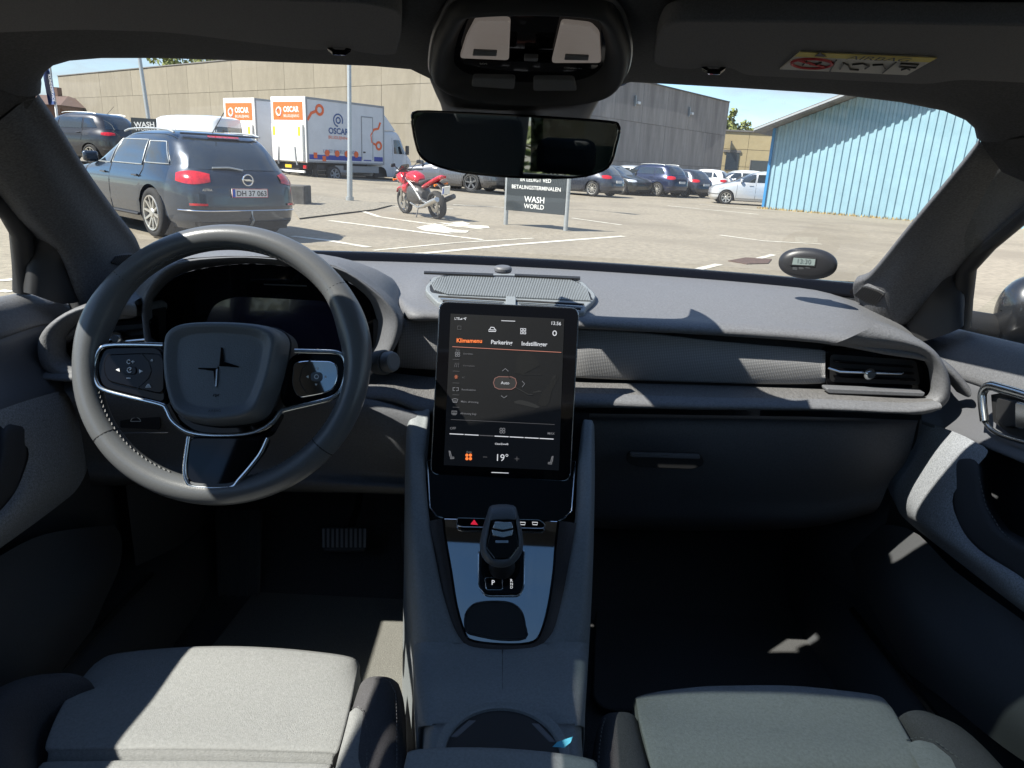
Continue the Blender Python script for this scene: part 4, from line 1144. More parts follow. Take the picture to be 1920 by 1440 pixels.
body3('tail_cowl', [(-.38, .95, .05, .02), (-.30, .93, .08, .05), (-.10, .86, .12, .06), (.15, .78, .12, .06), (.40, .70, .10, .05)], RED)
body3('front_fairing', [(1.52, .92, .05, .03), (1.46, .90, .13, .10), (1.32, .88, .18, .16), (1.18, .84, .19, .15), (1.05, .78, .17, .10)], RED)
body3('front_mudguard', [(1.18, .50, .05, .02), (1.28, .60, .07, .03), (1.44, .635, .075, .035), (1.60, .60, .07, .03), (1.70, .52, .05, .02)], RED)
body3('engine', [(.42, .48, .12, .12), (.55, .50, .20, .20), (.80, .52, .21, .22), (1.0, .52, .17, .17), (1.08, .50, .1, .1)], ENG, p=3.5)
body3('side_panel', [(.95, .72, .16, .05), (1.05, .66, .18, .14), (1.20, .64, .17, .13), (1.28, .66, .12, .06)], RED)
M['bikescreen'] = M['carglass']
body3('windscreen', [(1.42, 1.02, .06, .02), (1.34, 1.06, .11, .06), (1.24, 1.10, .13, .05), (1.2, 1.14, .11, .02)], M['bikescreen'])
for sy in (1, -1):
    T('fork_leg', [(xF, sy * .095, .30), (1.22, sy * .095, .95)], .027, ALU)
    T('handlebar', [(1.16, sy * .06, 1.0), (1.10, sy * .22, 1.03), (1.02, sy * .36, 1.0)], .016, BLK)
    T('mirror_stalk', [(1.22, sy * .14, 1.02), (1.16, sy * .30, 1.16)], .010, BLK, 6)
    mo = frame_box('mirror', (1.15, sy * .34, 1.18), (.02, 0, 0), (0, .06, 0), (0, 0, .04), BLK, None, .02); mo.parent = bk
    T('indicator', [(1.36, sy * .18, .84), (1.36, sy * .27, .84)], [.018, .028], M['amber'], 8)
    T('indicator', [(-.27, sy * .10, .78), (-.27, sy * .17, .78)], [.018, .028], M['amber'], 8)
    T('swing_arm', [(.45, sy * .12, .42), (.0, sy * .12, .315)], .035, ALU)
    T('exhaust', [(.95, sy * .12, .32), (.55, sy * .16, .24), (.25, sy * .19, .30), (-.12, sy * .21, .42), (-.40, sy * .22, .50)], [.025, .025, .045, .06, .055], ALU if sy > 0 else ENG, 12)
    T('frame_tube', [(1.12, sy * .08, .88), (.62, sy * .17, .68), (.42, sy * .15, .42)], .032, ALU)
T('side_stand', [(.55, .12, .35), (.42, .34, .02)], .014, BLK, 6)
T('chain_guard', [(.42, .13, .42), (.02, .13, .40)], .022, BLK, 6)
T('front_frame', [(1.02, 0, .60), (1.15, 0, .88)], .05, BLK)
frame_box('headlight', (1.49, 0, .90), (.03, 0, 0), (0, .09, 0), (0, 0, .06), M['lamp_clear'], None, .02).parent = bk
frame_box('tail_light', (-.38, 0, .93), (.02, 0, 0), (0, .08, 0), (0, 0, .03), M['tail_red'], None, .01).parent = bk
body3('rear_mudguard', [(-.42, .58, .05, .02), (-.34, .70, .07, .03), (-.15, .78, .08, .05), (.05, .72, .08, .04)], BLK)
npb = frame_box('number_plate', (-.45, 0, .66), (.006, 0, .002), (0, .10, 0), (-.03, 0, .085), M['plate'], None, 0); npb.parent = bk
frame_box('plate_band', (-.452, .08, .655), (.007, 0, .002), (0, .016, 0), (-.02, 0, .06), M['plate_blue'], None).parent = npb
text('plate_characters', 'CB 12', (-.462 + .012, .06, .66), (-.462 + .012, -.09, .66), (-1, 0, -.35), M['plate_ink'], None, lift=.006).parent = npb
k_ = dv.length / 1.44
bk.scale = (.93, .93, .93)
bk.location = (ra.x, ra.y, ground_z(ra.x, ra.y) ); bk.rotation_euler = (R(-9), 0, math.atan2(dv.y, dv.x))
# =============== THE CAR WE SIT IN ===============
M['liner'] = mat('headliner_cloth', (0.048, 0.048, 0.051), 0.95, noise=0.35, nscale=420, bump=0.5, bscale=900, bdist=0.0006)
M['pillar'] = mat('pillar_cloth', (0.085, 0.086, 0.092), 0.92, noise=0.40, nscale=360, bump=0.6, bscale=700, bdist=0.0006)
M['dash'] = mat('soft_dash_skin', (0.125, 0.127, 0.134), 0.62, noise=0.22, nscale=330, detail=5, bump=0.8, bscale=500, bdist=0.0007)
M['dashlow'] = mat('lower_dash_skin', (0.105, 0.108, 0.116), 0.65, noise=0.18, nscale=380, bump=0.3, bscale=900, bdist=0.0005)
M['console'] = mat('console_skin', (0.185, 0.200, 0.205), 0.55, noise=0.14, nscale=380, bump=0.4, bscale=900, bdist=0.0005)
M['strip'] = weave_mat('dash_textile', (0.19, 0.19, 0.195), (0.38, 0.38, 0.38), 120)
M['doortex'] = mat('door_textile', (0.25, 0.262, 0.28), 0.9, noise=0.35, nscale=480, detail=2, bump=0.5, bscale=520, bdist=0.0008)
M['pocket'] = mat('door_pocket_cloth', (0.040, 0.041, 0.045), 0.9, noise=0.2, nscale=800)
M['door'] = mat('door_plastic', (0.100, 0.102, 0.110), 0.5, noise=0.08, nscale=500, bump=0.2, bscale=900, bdist=0.0004)
M['doorlow'] = mat('door_lower_plastic', (0.055, 0.057, 0.060), 0.7, noise=0.1, nscale=400)
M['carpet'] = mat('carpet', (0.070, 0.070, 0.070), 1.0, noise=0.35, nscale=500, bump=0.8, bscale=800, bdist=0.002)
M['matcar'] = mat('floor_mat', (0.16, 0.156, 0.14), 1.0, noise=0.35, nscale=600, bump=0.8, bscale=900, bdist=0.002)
M['gloss'] = mat('piano_black', (0.004, 0.004, 0.005), 0.04, spec=0.2, coat=0.0)
M['glosspanel'] = mat('console_gloss_panel', (0.85, 0.88, 0.92), 0.03, metal=1.0)
M['matblack'] = mat('matt_black', (0.010, 0.010, 0.011), 0.65)
M['wood'] = mat('dark_wood', (0.032, 0.024, 0.020), 0.5, noise=0.5, nscale=60, aniso=(40, 3, 3))
M['ledge'] = mat('ribbed_ledge', (0.125, 0.122, 0.120), 0.6, noise=0.40, nscale=40, aniso=(22, 3, 3), bump=0.5, bscale=40, bdist=0.002)
M['satin'] = mat('satin_metal', (0.50, 0.53, 0.55), 0.22, metal=1.0)
M['leather'] = mat('smooth_leather', (0.098, 0.102, 0.106), 0.30, spec=0.5, noise=0.06, nscale=500, bump=0.25, bscale=700, bdist=0.0005)
M['hubskin'] = mat('airbag_skin', (0.090, 0.101, 0.113), 0.45, noise=0.10, nscale=600, bump=0.6, bscale=700, bdist=0.0006)
M['seat_light'] = mat('light_grey_seat_cloth', (0.225, 0.228, 0.224), 0.95, noise=0.15, nscale=300, detail=6, bump=0.6, bscale=800, bdist=0.001)
M['seat_dark'] = mat('charcoal_seat_cloth', (0.062, 0.060, 0.064), 0.95, noise=0.28, nscale=600, bump=0.6, bscale=900, bdist=0.001)
M['visor'] = mat('visor_cloth', (0.115, 0.113, 0.118), 0.92, noise=0.2, nscale=900, bump=0.4, bscale=1200, bdist=0.0005)
M['glass'] = glass_mat('windscreen_glass', (0.97, 0.985, 0.975), 0.8, dust=0.022)
M['glass_side'] = glass_mat('side_glass', (0.98, 0.99, 0.98), 0.3)
M['glass_roof'] = glass_mat('tinted_roof_glass', (0.145, 0.18, 0.178), 0.5)
M['rear_tint'] = glass_mat('tinted_rear_glass', (0.13, 0.15, 0.145), 0.6)
M['bodypaint'] = paint('dark_body_paint', (0.02, 0.021, 0.024), .3)
M['white_print'] = mat('white_print', (.7, .7, .7), .6)
M['stitch'] = mat('stitch_thread', (.10, .10, .10), .8)
M['label_white'] = mat('label_white', (.50, .47, .42), .6)
M['label_yellow'] = mat('label_yellow', (.62, .50, .09), .6)
M['label_red'] = mat('label_red', (.45, .04, .05), .6)
M['lens'] = mat('lamp_lens', (.28, .27, .265), .34, metal=.8, emit=(1.0, .86, .76), estr=.045, aniso=(4, 300, 4), noise=.12, nscale=30)
M['mirror'] = mat('mirror_glass', (.36, .40, .40), .015, metal=1.0)

def WS(u, v):
    y = 1.3
    for _ in range(60):
        p = AY(u, v, y); yt = 1.42 - .13 * (p.x / .66) ** 2 - (p.z - 1.03) / .44; y = y * .6 + yt * .4
    return AY(u, v, y)
car = empty('car_body', (0, .8, .35), 0, 'body shell of the car we sit in: dark headliner, pillars, windscreen and floor', 'car body')

# --- windscreen ---
WL = [(262, 465), (215, 400), (165, 330), (105, 235), (68, 180)]
WT = [(68, 180), (66, 160), (76, 140), (96, 124), (130, 114), (190, 109), (300, 109), (430, 113), (560, 118), (700, 124), (770, 130), (808, 148), (840, 160), (990, 176), (1120, 172), (1182, 154), (1260, 158), (1400, 166), (1560, 176), (1690, 192), (1770, 208), (1812, 226), (1834, 246), (1838, 264)]
WR = [(1838, 264), (1800, 313), (1700, 432), (1630, 515), (1600, 532)]
top3 = [WS(u, v) for u, v in WT]
# glass: a curved sheet larger than the opening
grows = []
for k in range(9):
    t = k / 8; row_ = []
    for j in range(13):
        s_ = j / 12 * 2 - 1; hw = .74 * (1 - t) + .60 * t; x = s_ * hw
        y = (1.50 * (1 - t) + .70 * t) - .13 * (x / .66) ** 2
        z = 1.03 + (1.42 - .13 * (x / .66) ** 2 - y) * .44 + .010
        row_.append(Vector((x, y, z)))
    grows.append(row_)
sheet('windscreen', grows, M['glass'], car, 2, 2)
# black ceramic edge and cowl with wipers under the glass foot
cow = [[Vector((x, 1.435 - .13 * (x / .66) ** 2 + dy, 1.024 + dz)) for x in np.linspace(-.72, .72, 15)] for dy, dz in ((-.012, -.01), (0, .012), (.05, .006), (.12, -.03))]
sheet('cowl', cow, M['gloss'], car, 2, 2)
for (ua, va, ub, vb) in ((860, 489, 1085, 497), (1330, 516, 1376, 521)):
    a = WS(ua, va) + Vector((0, .045, -.004)); b = WS(ub, vb) + Vector((0, .045, -.004))
    tube('wiper_blade', [a, a.lerp(b, .5) + Vector((0, 0, .002)), b], .005, M['matblack'], car, 6)
# bonnet (outside, just below the line of sight) and scuttle
bon = [[Vector((x * .98, y, z - .05 * (x / .8) ** 2)) for x in np.linspace(-.86, .86, 9)] for y, z in ((1.50, .965), (1.7, .93), (2.0, .88), (2.3, .80), (2.42, .70), (2.45, .45))]
sheet('bonnet', bon, M['bodypaint'], car, 2, 2)

# --- header, headliner and roof ---
def off(p, dy, dz, dx=0): return Vector((p.x + dx, p.y + dy, p.z + dz))
hdr = [[off(p, .012, .014) for p in top3], [off(p, 0, 0) for p in top3],
       [Vector((p.x * 1.02, p.y - .05, p.z + .004)) for p in top3],
       [Vector((p.x * 1.06, min(.60, p.y - .08), 1.322 - .16 * max(0, abs(p.x) - .40) ** 2 * 2)) for p in top3],
       [Vector((p.x * 1.08, .50, 1.334 - .16 * max(0, abs(p.x) - .40) ** 2 * 2)) for p in top3],
       [Vector((p.x * 1.08, .455, 1.338 - .16 * max(0, abs(p.x) - .40) ** 2 * 2)) for p in top3]]
sheet('headliner', hdr, M['liner'], car, 1, 3, thick=0.0)
# outer roof skin over header (blocks light) and around the glass roof
def roofz(x, y): return 1.385 - .035 * (abs(x) / .66) ** 3 - .09 * max(0, (y - .4))
def roof_patch(x0, x1, y0, y1, dz=0, m='bodypaint', nm='roof_skin', nx=7, ny=7):
    rows = [[Vector((x, y, roofz(x, y) + dz)) for x in np.linspace(x0, x1, nx)] for y in np.linspace(y0, y1, ny)]
    return sheet(nm, rows, M[m], car, 1, 1)
roof_patch(-.56, .56, .455, .72); roof_patch(-.65, -.47, -1.5, .54); roof_patch(.47, .65, -1.5, .54)
roof_patch(-.47, .47, -.78, -.60); roof_patch(-.47, .47, -1.9, -1.45)
roof_patch(-.465, .465, -.59, .452, .004, 'glass_roof', 'glass_roof'); roof_patch(-.465, .465, -1.44, -.79, .004, 'glass_roof', 'glass_roof')
# inner headliner sides + roof rails
for s_ in (-1, 1):
    rows = [[Vector((s_ * x, y, z)) for x, z in ((.455, 1.36), (.47, 1.345), (.52, 1.34), (.57, 1.333), (.61, 1.322), (.645, 1.308), (.665, 1.318), (.67, 1.35))] for y in (.62, .49, .2, -.2, -.7, -1.5)]
    sheet('roof_rail_trim', rows, M['liner'], car, 2, 2)

# --- pillars: inner edge on the glass, outer edge at the door frame ---
pin_l = [WS(u, v) for u, v in [(262, 468), (215, 402), (165, 332), (105, 237), (68, 182)]]
pout_l = [AX(u, v, x) for u, v, x in [(150, 560, -.68), (122, 480, -.675), (60, 410, -.66), (0, 338, -.645), (-70, 262, -.625)]]
pin_r = [WS(u, v) for u, v in [(1600, 534), (1632, 516), (1700, 434), (1800, 315), (1838, 266)]]
pout_r = [AX(u, v, x) for u, v, x in [(1672, 640, .685), (1726, 565, .675), (1780, 492, .665), (1880, 400, .655), (1960, 320, .635)]]
for nm, pin, pout, s_ in (('l', pin_l, pout_l, -1), ('r', pin_r, pout_r, 1)):
    rows = []
    pin = [pin[0] + Vector((s_ * .03, .03, -.05))] + pin; pout = [pout[0] + (pout[0] - pout[1]) * .35] + pout
    for a, b in zip(pin, pout):
        m1 = a.lerp(b, .12) + Vector((-s_ * .0, -.006, .0)); m2 = a.lerp(b, .5) + Vector((-s_ * .012, -.012, .0)); m3 = a.lerp(b, .85) + Vector((-s_ * .008, -.004, 0))
        rows.append([a + Vector((s_ * .012, .02, .008)), a, m1, m2, m3, b, b + Vector((s_ * .03, .012, .0))])
    # continue up to the rail
    a, b = pin[-1], pout[-1]
    e = Vector((s_ * .58, .55, 1.335)); f = Vector((s_ * .675, .52, 1.305))
    up_ = [e + Vector((0, 0, .02)), e, e.lerp(f, .12), e.lerp(f, .5) + Vector((0, 0, -.004)), e.lerp(f, .85), f, f + Vector((s_ * .02, 0, .03))]
    sheet('pillar_trim', rows, M['pillar'], car, 3, 6)
    sheet('headliner_corner', [[p + Vector((0, -.001, .002)) for p in rows[-1]], up_], M['liner'], car, 1, 4)
    # outer metal pillar: fills between glass edge and door frame on the outside
    rows = [[a + Vector((s_ * .045, .02, .0)), a.lerp(b, .5) + Vector((s_ * .06, .02, .01)), b + Vector((s_ * .05, .01, 0))] for a, b in zip(pin, pout)]
    rows.append([Vector((s_ * .60, .6, 1.355)), Vector((s_ * .66, .57, 1.345)), Vector((s_ * .70, .52, 1.315))])
    sheet('pillar_outer', rows, M['bodypaint'], car, 2, 4)
# corner fill between header end and pillar
for s_, pt in ((-1, top3[0]), (1, top3[-1])):
    rows = [[pt, pt + Vector((s_ * .02, -.03, .002)), pt + Vector((s_ * .05, -.10, .012)), Vector((s_ * .57, .50, 1.34))],
            [pt + Vector((s_ * .012, .005, -.010)), pt + Vector((s_ * .05, -.02, -.01)), pt + Vector((s_ * .10, -.12, .03)), Vector((s_ * .62, .48, 1.325))],
            [pt + Vector((s_ * .05, .03, -.03)), pt + Vector((s_ * .09, 0, -.04)), pt + Vector((s_ * .14, -.13, .015)), Vector((s_ * .655, .46, 1.312))]]
    sheet('headliner_corner', rows, M['liner'], car, 3, 3)
# tweeter grilles on pillar feet
def grille(plist, name, nrib, parent, m, hh=.001, along=None, y=None, fn=None):
    P = [fn(u, v) for u, v in plist]
    n_ = (P[1] - P[0]).cross(P[2] - P[0]).normalized()
    if n_.dot(CAM - P[0]) < 0: n_ = -n_
    base = prism(name, rounded([p + n_ * .004 for p in P], .008), n_, .012, m, parent, .001)
    parts = []
    for k in range(nrib):
        t = (k + .5) / nrib; a = P[0].lerp(P[3], t); b = P[1].lerp(P[2], t); w_ = .06 + .10 * abs(2 * t - 1) ** 3
        a2 = a.lerp(b, w_); b2 = a.lerp(b, 1 - w_); ax = (b2 - a2) / 2
        hgt = (P[3] - P[0]).length / nrib * .30
        ay = n_.cross(ax).normalized() * hgt
        parts.append(bxd((a2 + b2) / 2 + n_ * .005, ax, ay, n_ * .0012))
    o = join('grille_rib', parts, M['matblack'], base, 'stuff')
    return base
for pin, pout, pix in ((pin_r, pout_r, [(1602, 552), (1624, 532), (1664, 546), (1644, 574)]), (pin_l, pout_l, [(200, 492), (212, 478), (248, 474), (236, 498)])):
    q0, q1, q2 = pin[0].lerp(pout[0], .25), pin[1].lerp(pout[1], .3), pin[0].lerp(pout[0], .75)
    nn_ = (q1 - q0).cross(q2 - q0).normalized()
    if nn_.dot(CAM - q0) < 0: nn_ = -nn_
    gp_ = Pl(q0.lerp(q2, .3), nn_)
    grille(pix, 'speaker_grille', 11, car, M['pillar'], fn=lambda u, v: gp_.px(u, v, .005))

# --- floor, tunnel, bulkhead, sills, rear ---
def S3(rows): return [[Vector(p) for p in r] for r in rows]
sheet('floor_carpet', S3([[(-.78, -1.2, .33), (-.3, -1.2, .33), (.3, -1.2, .33), (.78, -1.2, .33)], [(-.78, .6, .33), (-.3, .6, .33), (.3, .6, .33), (.78, .6, .33)],
     [(-.78, 1.2, .34), (-.3, 1.2, .34), (.3, 1.2, .34), (.78, 1.2, .34)], [(-.78, 1.5, .46), (-.3, 1.5, .46), (.3, 1.5, .46), (.78, 1.5, .46)], [(-.78, 1.66, .75), (-.3, 1.66, .75), (.3, 1.66, .75), (.78, 1.66, .75)], [(-.78, 1.62, 1.0), (-.3, 1.62, 1.0), (.3, 1.62, 1.0), (.78, 1.62, 1.0)]]), M['carpet'], car, 3)
for s_ in (-1, 1):
    sheet('sill_trim', S3([[(s_ * .60, y, .34), (s_ * .64, y, .42), (s_ * .70, y, .45), (s_ * .80, y, .45)] for y in (1.6, 1.2, .8, .3, -.5)]), M['doorlow'], car, 3)
    # kick panel forward of the door
    sheet('kick_panel', S3([[(s_ * .60, 1.62, z), (s_ * .645, 1.45, z), (s_ * .665, 1.28, z), (s_ * .70, 1.18, z)] for z in (.34, .55, .75, .93)]), M['doorlow'], car, 3)
    tube('sill_strip', [(s_ * .655, 1.15, .455), (s_ * .665, .8, .456), (s_ * .665, .3, .456)], .006, M['satin'], car, 6)
# rear of the cabin (seen only in the inside mirror)
for s_ in (-1, 1):
    prism('centre_pillar', [(s_ * .70, .02, .40), (s_ * .70, -.22, .40), (s_ * .645, -.20, 1.30), (s_ * .64, -.08, 1.30)], (-s_, 0, 0), .06, M['liner'], car)
    prism('rear_pillar', [(s_ * .70, -1.0, .40), (s_ * .70, -1.9, .40), (s_ * .60, -1.75, 1.30), (s_ * .62, -1.05, 1.30), (s_ * .70, -.9, .98)], (-s_, 0, 0), .06, M['liner'], car)
    prism('rear_door_trim', [(s_ * .70, -.2, .36), (s_ * .70, -1.1, .36), (s_ * .70, -1.1, .98), (s_ * .70, -.2, .98)], (-s_, 0, 0), .05, M['doorlow'], car)
    prism('rear_side_window', [(s_ * .715, -.22, .98), (s_ * .715, -1.0, .98), (s_ * .66, -1.05, 1.30), (s_ * .66, -.2, 1.30)], (-s_, 0, 0), .004, M['rear_tint'], car)
prism('tailgate_trim', [(-.7, -1.9, .4), (.7, -1.9, .4), (.7, -1.9, 1.02), (-.7, -1.9, 1.02)], (0, 1, 0), .05, M['liner'], car)
prism('rear_window', [(-.62, -1.9, 1.03), (.62, -1.9, 1.03), (.55, -1.55, 1.32), (-.55, -1.55, 1.32)], (0, 1, -.8), .004, M['rear_tint'], car)
rs = empty('rear_bench', (0, -.95, .35), 0, 'rear bench seat behind the camera, glimpsed in the inside mirror', 'seat')
box('seat_base', (-.62, -1.25, .36), (.62, -.62, .58), M['seat_dark'], rs, .05); box('backrest', (-.62, -1.45, .5), (.62, -1.25, 1.05), M['seat_dark'], rs, .05)
for x in (-.36, .36): box('headrest', (x - .12, -1.46, 1.06), (x + .12, -1.36, 1.20), M['seat_dark'], rs, .04)
# what the inside mirror shows behind the car: pale wash hall and hedge
wb_ = empty('wash_hall', (0, -12, 0), 0, 'pale green wash hall behind the car, seen in the inside mirror', 'building')
box('wall', (-1.6, -16, 0), (9, -12, 4.2), mat('pale_green_wall', (.30, .42, .40), .7, noise=.05, nscale=1), wb_)
box('corner_post', (-2.0, -12.6, 0), (-1.55, -12.1, 4.2), M['sign_white'], wb_); box('roof', (-2.1, -16.2, 4.2), (9.2, -11.8, 4.4), M['roof_edge'], wb_)
parts = []
for k in range(2600):
    p = Vector((rnd.uniform(-14, -2.2), rnd.gauss(-15, .5), abs(rnd.gauss(0, 1)) * 1.2)); e = Vector((rnd.gauss(0, 1), rnd.gauss(0, 1), rnd.gauss(0, 1))).normalized() * .14; f = e.cross(Vector((0, .4, 1))) * .9
    parts.append(([p - e, p + f, p + e, p - f], [(0, 1, 2, 3)]))
join('green_hedge', parts, M['leaf'], None, 'stuff')

# --- inside mirror ---
mr = empty('rear_view_mirror', tuple(AY(967, 262, .80)), 0, 'frameless inside rear view mirror showing the dark cabin behind', 'mirror')
mn = Vector((-.12, -1, -.028)).normalized(); mp_ = Pl(AY(967, 265, .80), mn)
mo_ = [(784, 210), (774, 222), (776, 243), (780, 264), (789, 290), (812, 307), (868, 322), (962, 331), (1073, 332), (1129, 319), (1146, 300), (1153, 275), (1159, 250), (1158, 236), (1143, 229), (1050, 222), (962, 217), (860, 212)]
P = crm([mp_.px(u, v) for u, v in mo_], 3, True)
prism('mirror_glass', P, mn, .004, M['mirror'], mr, .0008)
cen = sum(P, Vector()) / len(P)
P2 = [cen + (p - cen) * 1.012 - mn * .0042 for p in P]
prism('mirror_housing', P2, mn, .022, M['matblack'], mr, .007, seg=4)
tube('rim', [cen + (p - cen) * 1.008 - mn * .001 for p in P], .0016, M['gloss'], mr, 6, closed=True, up=(0, 0, 1))
tube('mirror_arm', [cen - mn * .02 + Vector((0, 0, .0)), Vector((.0, .87, 1.245)), Vector((0, .90, 1.262))], .014, M['matblack'], mr, 12)
# sensor cover on the glass above the mirror
sc = empty('sensor_cover', (0, .85, 1.27), 0, 'black trapezoid sensor cover between roof console and inside mirror', 'cover')
rows = [[AY(u, v, y) for u, v, y in r] for r in (
    [(806, 140, .80), (900, 150, .775), (1000, 155, .775), (1170, 160, .80)], [(812, 160, .80), (900, 178, .77), (1020, 183, .77), (1130, 172, .80)],
    [(822, 185, .82), (900, 200, .80), (1010, 203, .80), (1114, 200, .82)], [(833, 212, .86), (900, 216, .855), (1010, 222, .855), (1100, 228, .86)], [(836, 250, .95), (900, 255, .94), (1010, 258, .94), (1096, 258, .95)], [(834, 296, 1.0), (900, 298, .99), (1010, 302, .99), (1098, 303, 1.0)])]
for r in rows:
    r.insert(0, r[0] + Vector((-.006, .05, .03))); r.append(r[-1] + Vector((.006, .05, .03)))
sheet('cover_shell', rows, mat('sensor_plastic', (.010, .010, .011), .5, spec=.25), sc, 4)
# --- overhead console ---
oc = empty('overhead_console', (0, .62, 1.30), 0, 'black roof console with two reading lamps above the inside mirror', 'console')
on = Vector((0, -.30, -.95)).normalized(); op = Pl(Vector((0.0, .64, 1.293)), on, (0, 1, 0))
outl = [(850, 4), (832, 33), (814, 75), (808, 128), (818, 148), (848, 164), (907, 177), (990, 183), (1070, 183), (1118, 176), (1151, 163), (1172, 139), (1180, 97), (1173, 56), (1157, 17), (1120, -2), (1000, -8), (890, -4)]
P = crm([op.px(u, v) for u, v in outl], 4, True); cen = sum(P, Vector()) / len(P)
def scl(P, k, h): return [cen + (p - cen) * k + on * h for p in P]
ring = lambda k, h: scl(P, k, h)
rows = [ring(1.0, -.03), ring(1.005, -.004), ring(.985, .006), ring(.93, .010), ring(.86, .006), ring(.78, -.004), ring(.72, -.008)]
V = [p for r in rows for p in r]
sheet('console_frame', [r for r in rows], M['matblack'], oc, 1, 2, closed=True)
tube('edge_trim', ring(1.006, -.002), .0022, mat('edge_plastic', (.12, .11, .10), .35), oc, 6, closed=True, up=(0, 0, 1))
prism('inner_panel', ring(.76, -.0055), on, .01, M['gloss'], oc)
def opoly(name, pts, m, h=.0, d=.004, r=.004, bevel_=.001, parent=oc, pl=op):
    return prism(name, rounded([pl.px(u, v, h) for u, v in pts], r), pl.n, d, m, parent, bevel_)
for pts, sw in (([(891, 40), (957, 40), (954, 114), (862, 110), (874, 72)], [(888, 95), (932, 97), (931, 106), (886, 105)]), ([(1052, 44), (1108, 50), (1124, 66), (1127, 119), (1034, 119)], [(1060, 104), (1104, 106), (1103, 114), (1058, 113)])):
    ln_ = opoly('lamp_lens', pts, M['lens'], .001, .004)
    opoly('lamp_switch', sw, M['door'], .0025, .003, .001, .0005, parent=ln_)
opoly('lower_strip', [(862, 111), (1127, 121), (1115, 131), (868, 122)], M['gloss'], .0, .004)
opoly('microphone', [(983, 109), (1009, 110), (1008, 116), (982, 115)], M['door'], .001, .004, .001)
opoly('speaker_mesh', [(887, 146), (966, 148), (964, 168), (884, 163)], M['doorlow'], .014, .004, .003); opoly('speaker_mesh', [(1000, 149), (1076, 150), (1082, 171), (1000, 171)], M['doorlow'], .014, .004, .003)
text('connect_lettering', 'CONNECT+', op.px(1057, 127, .002), op.px(1091, 129, .002), on, M['white_print'], oc)
text('sos_lettering', 'SOS', op.px(900, 120, .002), op.px(914, 120, .002), on, M['white_print'], oc)

# --- sun visors ---
def visor(pts, label, lbl=False, s_=-1):
    o = empty('sun_visor', tuple(AY(*pts[0], .6)), 0, label, 'sun visor', 'sun visors folded up to the roof')
    vn = Vector((0, -.12, -.99)).normalized(); vp = Pl(Vector((0, .60, 1.302)), vn, (0, 1, 0))
    P = [vp.px(u, v) for u, v in pts]
    prism('visor_panel', rounded(P, .018), vn, .014, M['visor'], o, .005, seg=3)
    return o, vp
v1, vp = visor([(-120, 66), (150, 56), (320, 61), (562, 92), (608, 95), (625, 88), (652, 90), (668, 97), (716, 104), (744, 102), (754, 60), (752, 22), (690, 6), (200, -8), (-120, -12)], 'driver sun visor folded up, plain dark cloth')
v2, vp = visor([(1232, 70), (1224, 118), (1242, 126), (1300, 131), (1325, 124), (1372, 128), (1396, 142), (1740, 159), (1795, 150), (2050, 162), (2050, 50), (1500, 42), (1250, 40)], 'passenger sun visor folded up, carrying a yellow and white airbag label')
for o, u, v in ((v1, 636, 93), (v2, 1338, 129)):
    tube('visor_clip', [vp.px(u - 18, v - 2, .0), vp.px(u - 10, v + 5, .004), vp.px(u + 10, v + 6, .004), vp.px(u + 18, v - 1, .0)], .0022, M['gloss'], o, 6, up=(0, 0, 1))
lb = prism('airbag_label', [vp.px(1500, 98, .001), vp.px(1757, 109, .001), vp.px(1700, 141, .001), vp.px(1462, 130, .001)], vp.n, .0015, M['label_white'], v2)
prism('label_band', [vp.px(1500, 98, .0014), vp.px(1757, 109, .0014), vp.px(1743, 117, .0014), vp.px(1490, 106, .0014)], vp.n, .0003, M['label_yellow'], lb)
text('label_lettering', 'AIRBAG', vp.px(1585, 110, .0018), vp.px(1700, 115, .0018), vp.n, M['plate_ink'], lb)
prism('warning_triangle', [vp.px(1537, 98.5, .002), vp.px(1550, 107, .002), vp.px(1527, 106, .002)], vp.n, .0003, M['plate_ink'], lb)
cc = vp.px(1522, 119.5, .0016); a_ = (vp.px(1560, 121, .0016) - cc); b_ = (vp.px(1526, 110.5, .0016) - cc)
tube('ban_ring', [cc + a_ * math.cos(t) + b_ * math.sin(t) for t in np.linspace(0, 2 * math.pi, 24, endpoint=False)], .0011, M['label_red'], lb, 5, closed=True)
tube('ban_bar', [cc - a_ * .7 + b_ * .6, cc + a_ * .7 - b_ * .6], .0011, M['label_red'], lb, 5)
for (p0, p1) in (((1568, 113), (1556, 134)), ((1680, 117), (1655, 137))): tube('label_line', [vp.px(*p0, .0016), vp.px(*p1, .0016)], .0006, M['plate_ink'], lb, 4)
for pts in ([(1505, 122), (1512, 115), (1518, 120), (1530, 121), (1540, 117)], [(1575, 130), (1582, 118), (1590, 122), (1594, 130), (1610, 131)], [(1598, 121), (1618, 119), (1630, 124), (1622, 129)], [(1636, 122), (1655, 121), (1660, 129)], [(1690, 119), (1722, 121), (1717, 127), (1686, 125), (1690, 119)], [(1690, 131), (1700, 128), (1706, 131)]):
    tube('pictogram_line', [vp.px(u, v, .0016) for u, v in pts], .0007, M['plate_ink'], lb, 4)

